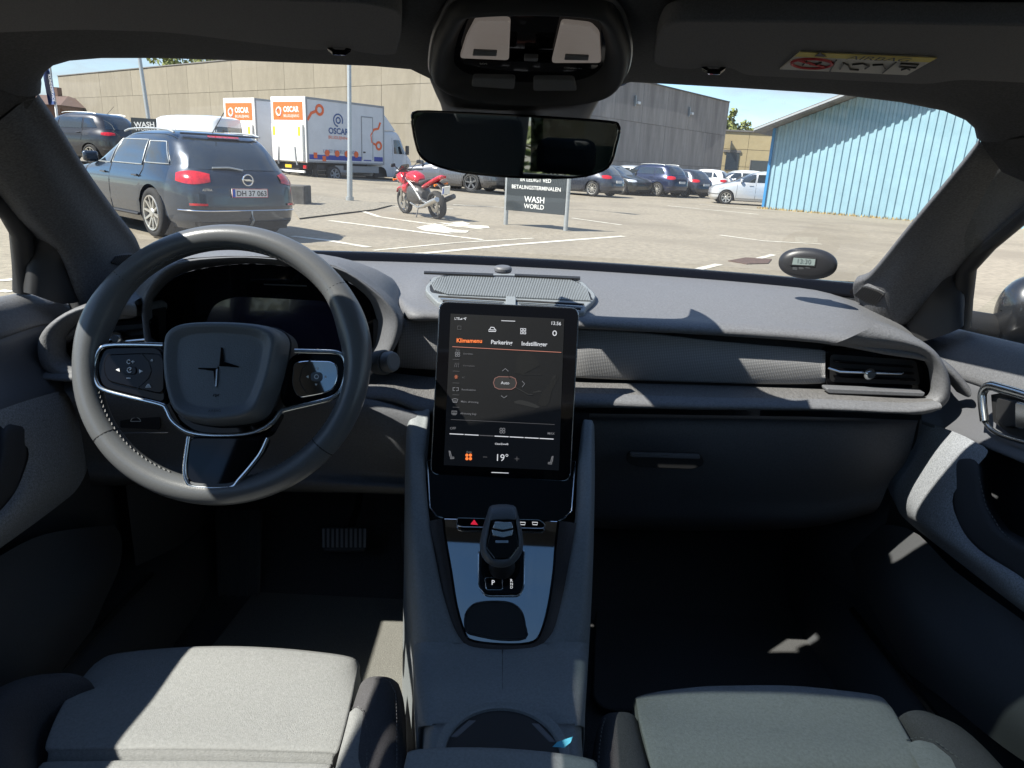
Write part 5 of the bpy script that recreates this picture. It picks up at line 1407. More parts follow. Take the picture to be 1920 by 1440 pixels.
# --- parking disc stuck to the windscreen ---
pdp = WS(1505, 491) + Vector((0, -.022, 0))
pd = empty('parking_disc', tuple(pdp), 0, 'round black electronic parking disc with small display stuck to the windscreen', 'parking disc')
pn = (CAM - pdp); pn.z *= .6; pn = pn.normalized(); pp = Pl(pdp, pn)
rx = (pp.px(1561, 493) - pp.px(1450, 489)).length / 2; ry = (pp.px(1505, 521) - pp.px(1505, 462)).length / 2
V = []; 
for k, (s_, h) in enumerate(((.30, .0115), (.62, .0105), (.84, .0075), (.96, .002), (1.0, -.003), (.95, -.010), (.7, -.015))):
    V.append([pp.at(math.copysign(abs(math.cos(t)) ** .92, math.cos(t)) * rx * s_, math.copysign(abs(math.sin(t)) ** .92, math.sin(t)) * ry * s_, h) for t in np.linspace(0, 2 * math.pi, 40, endpoint=False)])
V = [[pp.at(0, 0, .012)] * 40] + V
sheet('disc_body', V, mat('disc_plastic', (.020, .020, .022), .38, bump=.3, bscale=900, bdist=.0004), pd, 1, 2, closed=True)
prism('bezel', rounded([pp.px(u, v, .0125) for u, v in ((1484, 480), (1532, 484), (1529, 501), (1481, 498))], .002), pn, .004, M['matblack'], pd, .0006)
prism('display', [pp.px(u, v, .0130) for u, v in ((1488, 483), (1529, 486), (1527, 498), (1485, 496))], pn, .002, mat('lcd_grey', (.20, .24, .23), .3), pd)
text('disc_digits', '13:30', pp.px(1495, 493, .0134), pp.px(1520, 495, .0134), pn, mat('lcd_ink', (.10, .12, .12), .5), pd)
for u in (1491, 1503, 1515): prism('button', rounded([pp.px(u - 5, 501, .0118), pp.px(u + 4, 502, .0118), pp.px(u + 4, 507, .0110), pp.px(u - 5, 506, .0110)], .001), pn, .003, M['doorlow'], pd, .0003)
tube('suction_mount', [pdp - pn * .010, WS(1505, 491) + Vector((0, .0, .004))], .014, M['matblack'], pd, 16)

# --- outside door mirror (right) ---
om = empty('door_mirror', (.95, 1.05, 1.0), 0, 'glossy dark outside mirror cut off by the right picture edge', 'mirror')
mc = AX(1925, 585, .93)
rows = []
for k, (dx, s_) in enumerate(((-.0865, .02), (-.085, .25), (-.08, .55), (-.06, .82), (-.02, .98), (.04, 1.0), (.10, .85), (.13, .5), (.14, .1))):
    rows.append([mc + Vector((dx + .04, .055 * s_ * math.cos(t), (.075 * s_) * math.sin(t))) for t in np.linspace(0, 2 * math.pi, 28, endpoint=False)])
sheet('mirror_shell', rows, M['bodypaint'], om, 1, 3, closed=True)
tube('mirror_foot', [mc + Vector((.05, .03, -.05)), Vector((.80, mc.y + .02, .98)), Vector((.73, mc.y + .03, .97))], [.03, .025, .03], M['matblack'], om, 10)
tube('shell_seam', [mc + Vector((.04 + .0, -.056 * math.cos(t), -.012 + .0 * math.sin(t))) for t in np.linspace(-1.2, 1.2, 8)], .002, M['matblack'], om, 5)
# =============== DASHBOARD ===============
db = empty('dashboard', (0, 1.1, .8), 0, 'wide charcoal dashboard with grey textile strip running under the windscreen', 'dashboard')
xs = [-.70, -.66, -.62, -.58, -.54, -.50, -.44, -.37, -.30, -.25, -.22, -.19, -.16, -.12, -.06, 0, .15, .30, .46, .56, .62, .66, .69]
def yb(x): return 1.43 - .13 * (x / .66) ** 2
def lipy(x):
    b = max(0, 1 - (abs(x + .365) / .205) ** 8)
    return 1.05 - .02 * max(0, abs(x) - .5) / .15 + .10 * b
def lipz(x): return .997 - .02 * min(1, max(0, (abs(x) - .40) / .2)) ** 1.5 - .05 * max(0, (abs(x) - .62) / .07) ** 1.5
rows = []
for t in (0, .3, .6, .85, .96):
    rows.append([Vector((x, yb(x) + (lipy(x) - yb(x)) * t, (1.022 - .02 * max(0, abs(x) - .55) / .1) + (lipz(x) - 1.022) * t + .006 * math.sin(t * 3.1))) for x in xs])
rows[-1] = [Vector((x, lipy(x) + .016, lipz(x) + .005)) for x in xs]
rows.append([Vector((x, lipy(x), lipz(x) - .002)) for x in xs])
rows.append([Vector((x, lipy(x) + .004, lipz(x) - .012)) for x in xs])
rows.append([Vector((x, lipy(x) + .035, lipz(x) - .013)) for x in xs])
sheet('top_pad', rows, M['dash'], db, 3, 3)
# recessed backing behind the fascia
def Yq(pts, y): return [AY(u, v, y) for u, v in pts]
prism('fascia_backing', Yq([(700, 600), (1085, 600), (1545, 640), (1745, 672), (1745, 760), (1545, 750), (700, 740)], 1.088), (0, -1, 0), .02, M['matblack'], db, smooth=False)
prism('fascia_backing', Yq([(90, 600), (300, 580), (300, 760), (90, 740)], 1.07), (0, -1, 0), .02, M['matblack'], db, smooth=False)
def puffed(name, top, bot, y, m, parent, puff=.008, n=6):
    """slightly cushioned strip between two pixel lines"""
    rows = []
    for t, d in ((0, .014), (.0, 0), (.06, -.004), (.25, -puff), (.5, -puff - .002), (.75, -puff), (.94, -.004), (1, 0), (1, .014)):
        rows.append([AY(a[0] + (b[0] - a[0]) * t, a[1] + (b[1] - a[1]) * t, y + d) for a, b in zip(top, bot)])
    for r in rows:
        r.insert(0, r[0] + Vector((0, .018, 0))); r.append(r[-1] + Vector((0, .018, 0)))
    return sheet(name, rows, m, parent, 1 if n == 1 else 3, 3)
puffed('textile_strip', [(1075, 616), (1200, 623), (1320, 637), (1440, 648), (1538, 656), (1545, 662)], [(1075, 707), (1200, 713), (1320, 717), (1440, 720), (1538, 719), (1545, 712)], 1.074, M['strip'], db)
puffed('textile_strip', [(752, 600), (762, 597), (800, 597), (840, 599)], [(741, 686), (752, 689), (790, 692), (840, 694)], 1.074, M['strip'], db)
# ledge and rounded nose under the strip
L0 = [(690, 700), (742, 700), (800, 706), (900, 712), (1085, 716), (1300, 721), (1542, 729), (1690, 738), (1738, 742)]
L1 = [(680, 722), (738, 728), (800, 748), (900, 748), (1085, 738), (1300, 745), (1542, 749), (1690, 756), (1752, 752)]
L2 = [(680, 738), (738, 742), (800, 764), (900, 760), (1085, 750), (1300, 757), (1542, 760), (1700, 767), (1764, 757)]
L3 = [(680, 752), (738, 756), (800, 778), (900, 774), (1085, 764), (1300, 768), (1542, 770), (1700, 776), (1762, 768)]
sheet('ledge', [Yq(L0, 1.078), [AY(u, v, 1.045) for u, v in [((a[0] + b[0]) / 2, (a[1] + b[1]) / 2 - 1) for a, b in zip(L0, L1)]], Yq(L1, 1.012)], M['ledge'], db, 3, 3)
sheet('lower_edge', [[p + Vector((0, .0005, .0005)) for p in Yq(L1, 1.012)], Yq(L2, .998), Yq(L3, 1.000), [p + Vector((0, .05, -.012)) for p in Yq(L3, 1.0)], [p + Vector((0, .13, -.012)) for p in Yq(L3, 1.0)]], M['dash'], db, 3, 4)
# left ledge
L0l = [(66, 690), (100, 680), (200, 676), (300, 676)]; L1l = [(76, 700), (110, 700), (200, 696), (300, 696)]; L3l = [(90, 712), (125, 716), (200, 714), (300, 714)]
sheet('lower_edge', [Yq(L0l, 1.03), Yq(L1l, .995), Yq(L3l, .995), [p + Vector((0, .10, -.01)) for p in Yq(L3l, 1.0)]], M['dashlow'], db, 3, 3)
# rounded dash end caps wrapping round the vents
inn = [(1560, 646), (1650, 654), (1715, 664), (1738, 682), (1745, 712), (1742, 740), (1715, 748), (1650, 746)]
mid = [(1600, 630), (1680, 640), (1735, 656), (1762, 686), (1770, 722), (1762, 750), (1725, 764), (1650, 762)]
out = [(1640, 606), (1705, 628), (1750, 655), (1775, 692), (1782, 728), (1772, 758), (1730, 777), (1650, 772)]
sheet('end_cap', [Yq(inn, 1.075), Yq(inn, 1.045), Yq(mid, 1.022), Yq(out, 1.035), [AY(u, v, 1.035) + Vector((.006, .06, 0)) for u, v in out]], M['dash'], db, 4, 4)
inn = [(256, 592), (220, 590), (160, 598), (128, 622), (122, 650), (134, 676), (170, 684), (290, 680)]
mid = [(256, 578), (215, 572), (145, 585), (98, 618), (90, 655), (104, 688), (150, 700), (290, 696)]
out = [(254, 564), (205, 562), (135, 580), (86, 614), (70, 652), (84, 694), (135, 712), (290, 712)]
sheet('end_cap', [Yq(inn, 1.06), Yq(inn, 1.02), Yq(mid, .995), Yq(out, 1.005), [AY(u, v, 1.005) + Vector((-.006, .06, 0)) for u, v in out]], M['dash'], db, 4, 4)
# air vents at both ends
def vent(frame, hole, blade, knob, y, label):
    fp = prism('air_vent', rounded(Yq(frame, y), .012), (0, -1, 0), .03, M['gloss'], db, .002)
    fp['label'] = label
    prism('vent_opening', rounded(Yq(hole, y - .0008), .008), (0, -1, 0), .0004, M['matblack'], fp)
    k_ = len(hole)
    for t in (.25, .52, .78):
        a = AY(hole[0][0] + (hole[-1][0] - hole[0][0]) * t + 8, hole[0][1] + (hole[-1][1] - hole[0][1]) * t, y - .004); b = AY(hole[1][0] + (hole[2][0] - hole[1][0]) * t - 10, hole[1][1] + (hole[2][1] - hole[1][1]) * t, y - .004)
        frame_box('vane', (a + b) / 2, (b - a) / 2, Vector((0, .004, 0)), Vector((0, .0, .0012)), M['gloss'], fp)
    tube('vent_blade', [AY(u, v, y - .010) for u, v in blade], .0016, M['satin'], fp, 6)
    kc = AY(*knob, y - .016)
    tube('vent_knob', [kc + Vector((0, .012, 0)), kc + Vector((0, .004, 0)), kc, kc + Vector((0, -.003, 0))], [.006, .0095, .0095, .006], M['satin'], fp, 18)
vent([(1549, 654), (1640, 658), (1710, 664), (1730, 682), (1735, 736), (1640, 734), (1549, 728)], [(1556, 664), (1718, 676), (1726, 722), (1556, 716)], [(1553, 690), (1575, 697), (1690, 701), (1694, 698)], (1632, 702), 1.068, 'slim air vent with metal blade and round knob at the passenger end')
vent([(126, 630), (150, 606), (282, 596), (284, 664), (150, 672), (128, 655)], [(140, 618), (276, 606), (278, 650), (142, 658)], [(150, 644), (215, 636), (222, 641), (276, 636)], (217, 634), 1.045, 'slim air vent with metal blade half hidden by the steering wheel')
prism('vent_lip', rounded(Yq([(1549, 728), (1736, 736), (1732, 744), (1552, 738)], 1.040), .004), (0, -1, 0), .02, M['dashlow'], db, .002)
# airbag wording, passenger switch recess
tp = Pl(AY(1660, 640, 1.10), (0, -.12, .99), (0, 1, 0))
text('airbag_lettering', 'AIRBAG', tp.px(1658, 633, .002), tp.px(1684, 637, .002), tp.n, M['dashlow'], db)
P = [tp.px(u, v, .0015) for u, v in ((1562, 588), (1600, 590), (1664, 624), (1610, 616))]
sd = prism('defrost_vent', rounded(P, .006), tp.n, .004, M['dashlow'], db, .0008)
prism('vent_slot', rounded([tp.px(u, v, .0020) for u, v in ((1590, 597), (1605, 598), (1640, 616), (1618, 614))], .004), tp.n, .0008, M['dash'], sd)
# centre speaker, ribbed
gp = Pl(AY(958, 545, 1.16), (0, -.10, 1), (0, 1, 0)); gp.o = gp.o + Vector((0, 0, -.004))
zoff = .003
so_ = [(828, 516), (950, 513), (1074, 522), (1105, 540), (1117, 556), (1100, 574), (1083, 586), (960, 580), (838, 572), (806, 552), (798, 540), (806, 528)]
sg_ = empty('centre_speaker', tuple(gp.o), 0, 'ribbed grey oval speaker grille on dashboard top behind the touchscreen', 'speaker')
plate = prism('speaker_plate', crm([gp.px(u, v, zoff) for u, v in so_], 3, True), gp.n, .010, M['console'], sg_, .002)
gi = [(836, 518), (950, 516), (1068, 524), (1100, 543), (1108, 556), (1098, 563), (960, 555), (826, 551), (806, 541), (812, 529)]
prism('speaker_well', crm([gp.px(u, v, zoff + .0004) for u, v in gi], 3, True), gp.n, .0003, M['matblack'], plate)
parts = []
lo_ = lambda u: 551 + (u - 826) * .045; hi_ = lambda u: 518 + (u - 836) * .024
for k in range(96):
    u = 810 + (1104 - 810) * (k + .5) / 96
    sh = 12 * max(0, (850 - u) / 42) ** 1.6 + 16 * max(0, (u - 1062) / 42) ** 1.6; sh2 = 7 * max(0, (835 - u) / 26)
    a = gp.px(u - 4, hi_(u) + sh, zoff + .0012); b = gp.px(u + 4, lo_(u) - sh2 + 1, zoff + .0012)
    ax = (b - a) / 2; sd_ = ax.cross(gp.n).normalized() * .00075
    parts.append(bxd((a + b) / 2, ax, sd_, gp.n * .0012))
join('speaker_rib', parts, M['console'], plate, 'stuff')
# defroster slots facing the cabin and clip above the screen
for (u0, v0, u1, v1_) in ((822, 556, 948, 563), (968, 564, 1095, 571)):
    for k in range(4):
        a = gp.px(u0 + k * 4, v0 + k * 4.2, zoff + .001 + .0008 * k); b = gp.px(u1 - k * 3, v1_ + k * 4.2, zoff + .001 + .0008 * k)
        tube('vent_slat', [a, b], .0019 if k % 2 == 0 else .0012, M['matblack'] if k % 2 == 0 else M['satin'], sg_, 6)
prism('slot_cover', rounded([gp.px(u, v, zoff + .005) for u, v in ((949, 555), (967, 556), (967, 573), (948, 572))], .001), gp.n, .008, M['console'], sg_, .001)
prism('sun_sensor', ellipse(gp, gp.loc(gp.px(943, 510)), .016, .014, 24, zoff + .008), gp.n, .012, M['door'], sg_, .004)
for (ua, ub) in ((795, 925), (965, 1088)):
    prism('windscreen_slot', [gp.px(ua, 508 + (ua - 795) * .03, .0085), gp.px(ub, 508 + (ub - 795) * .035, .0085), gp.px(ub, 512 + (ub - 795) * .035, .0085), gp.px(ua, 511 + (ua - 795) * .03, .0085)], gp.n, .003, M['matblack'], sg_)
# lower dash: glovebox
gb = empty('glovebox', tuple(AY(1400, 850, 1.0)), 0, 'dark glovebox lid with recessed oblong handle under the dashboard', 'glovebox')
rows = [[AY(u, v, y) for u, v, y in r] for r in (
    [(1095, 775, 1.08), (1300, 778, 1.08), (1545, 782, 1.08), (1722, 788, 1.08)], [(1098, 790, 1.04), (1300, 792, 1.035), (1545, 795, 1.04), (1718, 800, 1.05)],
    [(1100, 850, 1.04), (1300, 855, 1.04), (1545, 858, 1.04), (1702, 860, 1.045)], [(1100, 930, 1.09), (1300, 935, 1.09), (1545, 935, 1.09), (1668, 905, 1.07)],
    [(1100, 985, 1.16), (1300, 990, 1.16), (1520, 985, 1.14), (1640, 960, 1.12)], [(1100, 990, 1.5), (1300, 995, 1.5), (1500, 990, 1.5), (1600, 965, 1.5)])]
rows = [[p + (p - CAM) * .035 for p in r] for r in rows]
sheet('lid', rows, M['dashlow'], gb, 4, 4)
hp_ = Pl(AY(1247, 862, 1.038), (0, -1, -.05))
hr_ = prism('handle_recess', rounded([hp_.px(u, v, .003) for u, v in ((1176, 846), (1316, 850), (1322, 872), (1300, 880), (1196, 876), (1174, 866))], .012), hp_.n, .003, M['matblack'], gb, .001)
prism('handle_lever', rounded([hp_.px(u, v, .006) for u, v in ((1180, 848), (1312, 852), (1314, 862), (1182, 858))], .005), hp_.n, .006, M['dashlow'], gb, .002)
# driver knee panel, column shroud
kp = empty('knee_panel', tuple(AY(650, 850, 1.0)), 0, 'grey lower dash panel and dark column shroud behind the steering wheel', 'panel')
rows = [[AY(u, v, y) for u, v, y in r] for r in (
    [(100, 712, 1.03), (300, 700, 1.03), (520, 700, 1.03), (680, 735, 1.01), (790, 772, 1.01)], [(130, 745, 1.0), (300, 750, 1.01), (520, 755, 1.01), (680, 762, .985), (780, 782, .985)],
    [(150, 800, 1.02), (300, 810, 1.04), (520, 815, 1.04), (680, 830, .99), (775, 840, .98)], [(160, 860, 1.05), (300, 870, 1.07), (520, 875, 1.07), (660, 890, 1.02), (772, 900, 1.0)],
    [(170, 905, 1.08), (300, 905, 1.09), (520, 915, 1.09), (660, 918, 1.04), (770, 922, 1.02)], [(170, 915, 1.5), (300, 915, 1.5), (520, 922, 1.5), (660, 925, 1.5), (770, 928, 1.5)])]
sheet('panel', rows, M['dashlow'], kp, 4, 4)
bp_ = Pl(AY(255, 790, 1.026), (0, -1, 0))
prism('tailgate_button', rounded([bp_.px(u, v, .003) for u, v in ((225, 772), (300, 776), (300, 806), (225, 802))], .003), bp_.n, .004, M['matblack'], kp, .0006)
tube('button_icon', [bp_.px(u, v, .0036) for u, v in ((245, 789), (248, 784), (256, 782), (262, 786), (264, 790), (245, 790))], .0006, M['white_print'], kp, 4)
tube('panel_seam', [bp_.px(222, 812, .004), bp_.px(316, 811, .004)], .0010, M['door'], kp, 5)
tube('column_shroud', [AY(425, 700, .93), AY(428, 715, 1.0), AY(430, 730, 1.1)], [.062, .075, .08], M['matblack'], kp, 20)
# --- instrument binnacle ---
ib = empty('instrument_binnacle', tuple(AY(480, 560, 1.08)), 0, 'hooded instrument display switched dark behind the steering wheel', 'instrument panel')
O = [(268, 610), (268, 565), (290, 520), (334, 490), (419, 481), (503, 483), (628, 499), (704, 545), (746, 588), (750, 622), (730, 668), (690, 706), (600, 735), (400, 738), (300, 706), (275, 650)]
I = [(286, 622), (280, 581), (304, 541), (345, 512), (425, 497), (503, 496), (618, 512), (684, 552), (704, 590), (706, 620), (697, 656), (662, 690), (560, 705), (400, 708), (320, 690), (294, 655)]
sheet('bezel', [[AY(u, v, 1.03) + Vector((0, .03, 0)) for u, v in O], Yq(O, 1.02), [AY((a[0] * .75 + b[0] * .25), (a[1] * .75 + b[1] * .25), 1.014) for a, b in zip(O, I)], [AY((a[0] * .35 + b[0] * .65), (a[1] * .35 + b[1] * .65), 1.03) for a, b in zip(O, I)], Yq(I, 1.10)], M['dashlow'], ib, 4, 3, closed=True)
prism('display_glass', crm([AY(u, v, 1.098) for u, v in I], 3, True), (0, -1, .25), .01, M['gloss'], ib, smooth=False)
dsp = Pl(AY(520, 600, 1.094), (0, -1, .12))
prism('display', rounded([dsp.px(u, v) for u, v in ((372, 640), (400, 570), (440, 556), (600, 560), (655, 590), (668, 640), (640, 690), (400, 690))], .02), dsp.n, .002, mat('display_dark', (.010, .009, .022), .12, coat=.5), ib)
tube('display_line', [dsp.px(495, 533, .012), dsp.px(575, 536, .012)], .0012, M['doorlow'], ib, 5)
cr1 = [(240, 560), (262, 520), (300, 492), (360, 478), (430, 471), (520, 474), (628, 486), (706, 530), (756, 590)]
base_ = [(215, 560), (225, 500), (280, 478), (350, 470), (430, 465), (520, 466), (640, 474), (735, 500), (790, 590)]
fr_ = [(268, 566), (283, 530), (334, 490), (390, 482), (450, 480), (530, 484), (628, 499), (704, 545), (747, 590)]
hood = [[AY(u, v, 1.24) - Vector((0, 0, .02)) for u, v in base_], [AY(u, v, 1.16) for u, v in [((a[0] + b[0]) / 2, (a[1] + b[1]) / 2 + 2) for a, b in zip(base_, cr1)]], Yq(cr1, 1.09), [AY(u, v, 1.035) for u, v in [((a[0] * .3 + b[0] * .7), (a[1] * .3 + b[1] * .7)) for a, b in zip(cr1, fr_)]], Yq(fr_, 1.018), [AY(u, v + 1, 1.03) for u, v in fr_]]
sheet('hood', hood, M['dash'], ib, 4, 3)
# --- touchscreen ---
ts = empty('touchscreen', tuple(AY(945, 735, .95)), 0, 'tall black touchscreen tablet showing a climate menu in white and orange', 'screen')
sn = Vector((0, -math.cos(R(15)), math.sin(R(15)))); sp = Pl(AY(945, 735, .95), sn)
scP = rounded([sp.px(825, 566), sp.px(1085, 579), sp.px(1068, 902), sp.px(808, 889)], .012)
prism('screen_glass', scP, sn, .003, M['gloss'], ts, .0008)
prism('screen_back', [p + (p - sp.o) * .006 - sn * .0032 for p in scP], sn, .012, M['matblack'], ts, .003)
tube('screen_edge', [p + (p - sp.o) * .003 - sn * .0015 for p in scP], .0010, M['satin'], ts, 6, closed=True)
def emi(name, c, s_): return mat(name, (0, 0, 0), .5, emit=c, estr=s_)
SW = emi('screen_white', (.85, .87, .92), .32); SG = emi('screen_grey', (.8, .82, .88), .08); SO = emi('screen_orange', (1, .22, .05), .50); SD = emi('screen_dim', (.8, .8, .85), .045); SL = emi('screen_red_line', (.9, .35, .25), .25); SB = emi('screen_backlight', (.35, .42, .6), .003)
prism('backlight', [sp.px(u, v, .0006) for u, v in ((845, 588), (1058, 598), (1048, 882), (832, 872))], sn, .0004, SB, ts)
sh_ = .0012
def stx(s, u0, v0, u1, v1, m, b=0.0): text('screen_lettering', s, sp.px(u0, v0, sh_), sp.px(u1, v1, sh_), sn, m, ts, lift=0, bold=b)
def q4(x, y): return (790 + x / 4, 560 + y / 4)
def st4(s, x0, y0, x1, y1, m, b=0.0): stx(s, *q4(x0, y0), *q4(x1, y1), m, b)
def ln4(pts, r, m, nm='screen_icon', closed=False):
    tube(nm, [sp.px(*q4(x, y), sh_) for x, y in pts], r, m, ts, 4, closed=closed, up=tuple(sn), flat=.2)
st4('LTE', 250, 158, 288, 158, SW, .01); st4('13.56', 976, 195, 1047, 200, SW, .015)
for k in range(4): ln4([(290 + k * 5, 158), (290 + k * 5, 154 - k * 3)], .0004, SW)
ln4([(316, 149), (336, 141), (330, 160), (326, 151)], .0005, SW, closed=True)
ln4([(600, 165), (704, 169)], .0005, SW, 'screen_line'); ln4([(526, 1303), (655, 1308)], .0005, SW, 'screen_line')
st4('Klimamenu', 265, 327, 455, 331, SO, .02); st4('Parkering', 523, 339, 683, 345, SW, .02); st4('Indstillinger', 752, 350, 945, 357, SW, .02)
ln4([(232, 360), (1050, 403)], .0004, SL, 'screen_line'); ln4([(222, 906), (1000, 944)], .0003, SD, 'screen_line')
ln4([(505, 245), (508, 232), (515, 228), (522, 214), (544, 216), (552, 230), (559, 236), (558, 246)], .0006, SW, closed=True); ln4([(515, 233), (550, 235)], .0005, SW)
for a, b in ((745, 224), (768, 225), (745, 248), (768, 249)): ln4([(a, b), (a + 15, b), (a + 15, b + 15), (a, b + 15)], .0006, SW, closed=True)
ln4([(1000 + 13 * math.cos(t), 259 + 17 * math.sin(t)) for t in np.linspace(0, 2 * math.pi, 20, endpoint=False)], .0007, SW, closed=True)
def clover(cx, cy, r, m, rad, fill=False):
    for dx, dy in ((-1, -1), (1, -1), (-1, 1), (1, 1)):
        pts = [(cx + dx * r + r * .9 * math.cos(t), cy + dy * r + r * .9 * math.sin(t)) for t in np.linspace(0, 2 * math.pi, 12, endpoint=False)]
        if fill: prism('screen_icon', [sp.px(*q4(x, y), sh_) for x, y in pts], sn, .0003, m, ts, smooth=False)
        else: ln4(pts, rad, m, closed=True)
clover(272, 417, 9, SG, .0005); clover(608, 990, 10, SG, .0005); clover(355, 1187, 13, SO, .0005, True)
st4('Eco', 260, 391, 287, 392, SG); st4('Auto', 337, 1155, 377, 1157, SG)
st4('Eco-klima', 317, 418, 385, 420, SG); st4('Varmeblæs', 312, 508, 400, 512, SD); st4('AC', 305, 597, 330, 598, SD)
st4('Recirkulation', 303, 688, 408, 692, SG, .005); st4('Maks. afrimning', 297, 778, 428, 784, SG, .005); st4('Afrimning bagi', 291, 867, 412, 872, SG, .005)
for y in (455, 543, 632, 721, 813): ln4([(235, y), (285, y + 2)], .0003, SD, 'screen_line')
for x in (253, 266, 279): ln4([(x, 515), (x - 3, 500), (x + 3, 490), (x, 482)], .0004, SD)
SR = emi('screen_dim_orange', (1, .3, .15), .14)
for k in range(3): ln4([(261 + 14 * math.cos(k * 1.047), 587 + 16 * math.sin(k * 1.047)), (261 - 14 * math.cos(k * 1.047), 587 - 16 * math.sin(k * 1.047))], .0006, SR)
ln4([(250, 690), (238, 690), (238, 668), (255, 668)], .0006, SG); ln4([(263, 668), (278, 668), (278, 690), (262, 690)], .0006, SG)
ln4([(231, 755), (252, 750), (274, 755), (266, 778), (240, 778)], .0006, SG, closed=True); ln4([(228, 843), (266, 844), (265, 865), (228, 864)], .0006, SG, closed=True)
for x in (244, 252, 260): ln4([(x, 762), (x, 774)], .0004, SG); ln4([(x - 6, 852), (x - 6, 874)], .0004, SG)
# pill button with Auto and arrows
pill = [(580 - 0, 585), (676, 587), (704, 600), (714, 632), (704, 664), (676, 680), (580, 678), (552, 664), (541, 631), (552, 598)]
prism('screen_button', [sp.px(*q4(x, y), .0010) for x, y in pill], sn, .0002, M['matblack'], ts, smooth=False)
ln4(pill, .0006, emi('pill_edge', (.6, .3, .25), .15), closed=True); st4('Auto', 596, 641, 659, 643, SW, .005)
ln4([(608, 543), (630, 524), (653, 545)], .0005, SG); ln4([(598, 727), (620, 744), (644, 728)], .0005, SG); ln4([(756, 618), (775, 639), (757, 662)], .0005, SG)
# dim picture of a car seat
SM = emi('screen_picture', (.75, .78, .8), .010); SM2 = emi('screen_picture_dark', (.7, .75, .8), .003)
for pts, m_ in (([(695, 770), (740, 760), (800, 772), (860, 795), (890, 812), (870, 822), (780, 802), (700, 785)], SM), ([(880, 800), (885, 750), (910, 700), (960, 640), (990, 575), (1025, 575), (1030, 600), (1000, 650), (975, 700), (960, 780), (930, 810)], SM2),
                ([(985, 580), (1025, 575), (1030, 600), (1005, 625), (980, 620)], SM), ([(835, 700), (890, 688), (905, 700), (840, 706)], SM), ([(700, 560), (720, 430), (790, 395), (860, 440), (890, 500), (760, 570)], SM2)):
    prism('screen_picture', [sp.px(*q4(x, y), .0009) for x, y in pts], sn, .0002, m_, ts, smooth=False)
ln4([(705, 665), (800, 718), (835, 720)], .0007, SM); ln4([(640, 550), (665, 600)], .0008, SM2); ln4([(750, 567), (900, 568)], .0004, SM)
st4('OFF', 215, 980, 259, 981, SG, .01); st4('MAX', 947, 1018, 999, 1021, SG, .01)
for k in range(7):
    x0_ = 212 + k * 112.5; y0 = 1013 + k * 5.8; ln4([(x0_, y0), (x0_ + 105, y0 + 5.4)], .0006, SW if k != 2 else SD, 'screen_line')
st4('CleanZone®', 552, 1094, 652, 1098, SW, .01); st4('19°', 567, 1216, 650, 1219, SW, .0)
ln4([(462, 1187), (494, 1188)], .0004, SD); ln4([(700, 1201), (735, 1202)], .0004, SD); ln4([(717, 1184), (717, 1219)], .0004, SD)
for sx, ox, oy in ((1, 208, 1140), (-1, 988, 1180)):
    ln4([(ox, oy), (ox + sx * 8, oy + 5), (ox + sx * 18, oy + 45), (ox + sx * 6, oy + 42)], .0006, SG, closed=True); ln4([(ox + sx * 8, oy + 50), (ox + sx * 36, oy + 48), (ox + sx * 38, oy + 58), (ox + sx * 10, oy + 60)], .0006, SG, closed=True)
st4('□', 275, 228, 296, 228, SD) if False else ln4([(273, 205), (298, 206), (298, 232), (273, 231)], .0004, SD, closed=True)

# =============== CENTRE CONSOLE ===============
cc_ = empty('centre_console', (0, .75, .5), 0, 'tall grey centre console with wood edged gloss panel and cup holder', 'console')
gn = Vector((0, -.72, .694)).normalized()
gpl = Pl(AY(942, 1100, .795), gn, (0, 1, 0))
zs650 = lambda v: AZ(942, v, .655).y
YT = [(765, 1.0), (865, .93), (930, .888), (975, gpl.px(942, 975, .006).y), (1020, gpl.px(942, 1020, .006).y), (1060, gpl.px(942, 1060, .006).y), (1110, gpl.px(942, 1110, .006).y), (1137, gpl.px(942, 1137, .006).y), (1182, gpl.px(942, 1182, .006).y), (1218, gpl.px(942, 1218, .006).y), (1290, zs650(1290)), (1325, zs650(1325)), (1440, zs650(1440))]
print('YT', YT)
def yc(v):
    return float(np.interp(v, [a for a, b in YT], [b for a, b in YT]))
inL = [(806, 768), (797, 865), (800, 940), (811, 1018), (830, 1111), (851, 1177), (869, 1206)]
inR = [(1094, 788), (1086, 865), (1082, 960), (1067, 1058), (1051, 1137), (1038, 1182), (1020, 1206)]
vL = [v for u, v in inL]; uL = [u for u, v in inL]
outL = lambda v: float(np.interp(v, [765, 860, 1045, 1237, 1400, 1440], [763, 760, 765, 777, 787, 790]))
outR = lambda v: float(np.interp(v, [785, 860, 913, 1097, 1229, 1330, 1400, 1440], [1115, 1116, 1116, 1111, 1103, 1097, 1096, 1095]))
for s_, inn, out in ((-1, inL, outL), (1, inR, outR)):
    rows = []
    for (u, v) in inn:
        y = yc(v); uo = out(v); k = min(1, (v - 760) / 60)
        a = AY(u, v, y); b = AY(uo, v + (2 if s_ < 0 else 4), y)
        rows.append([a + Vector((0, .02, -.02)), a, a.lerp(b, .3) + Vector((0, -.006, .006)) * k, a.lerp(b, .7) + Vector((0, -.007, .007)) * k, b + Vector((-s_ * .002, 0, -.001)), b + Vector((s_ * .002, .01, -.02)), b + Vector((s_ * .006, .03, -.12)), Vector((b.x + s_ * .012, b.y + .05, .34))])
    sheet('side_rail', rows, M['console'], cc_, 4, 4)
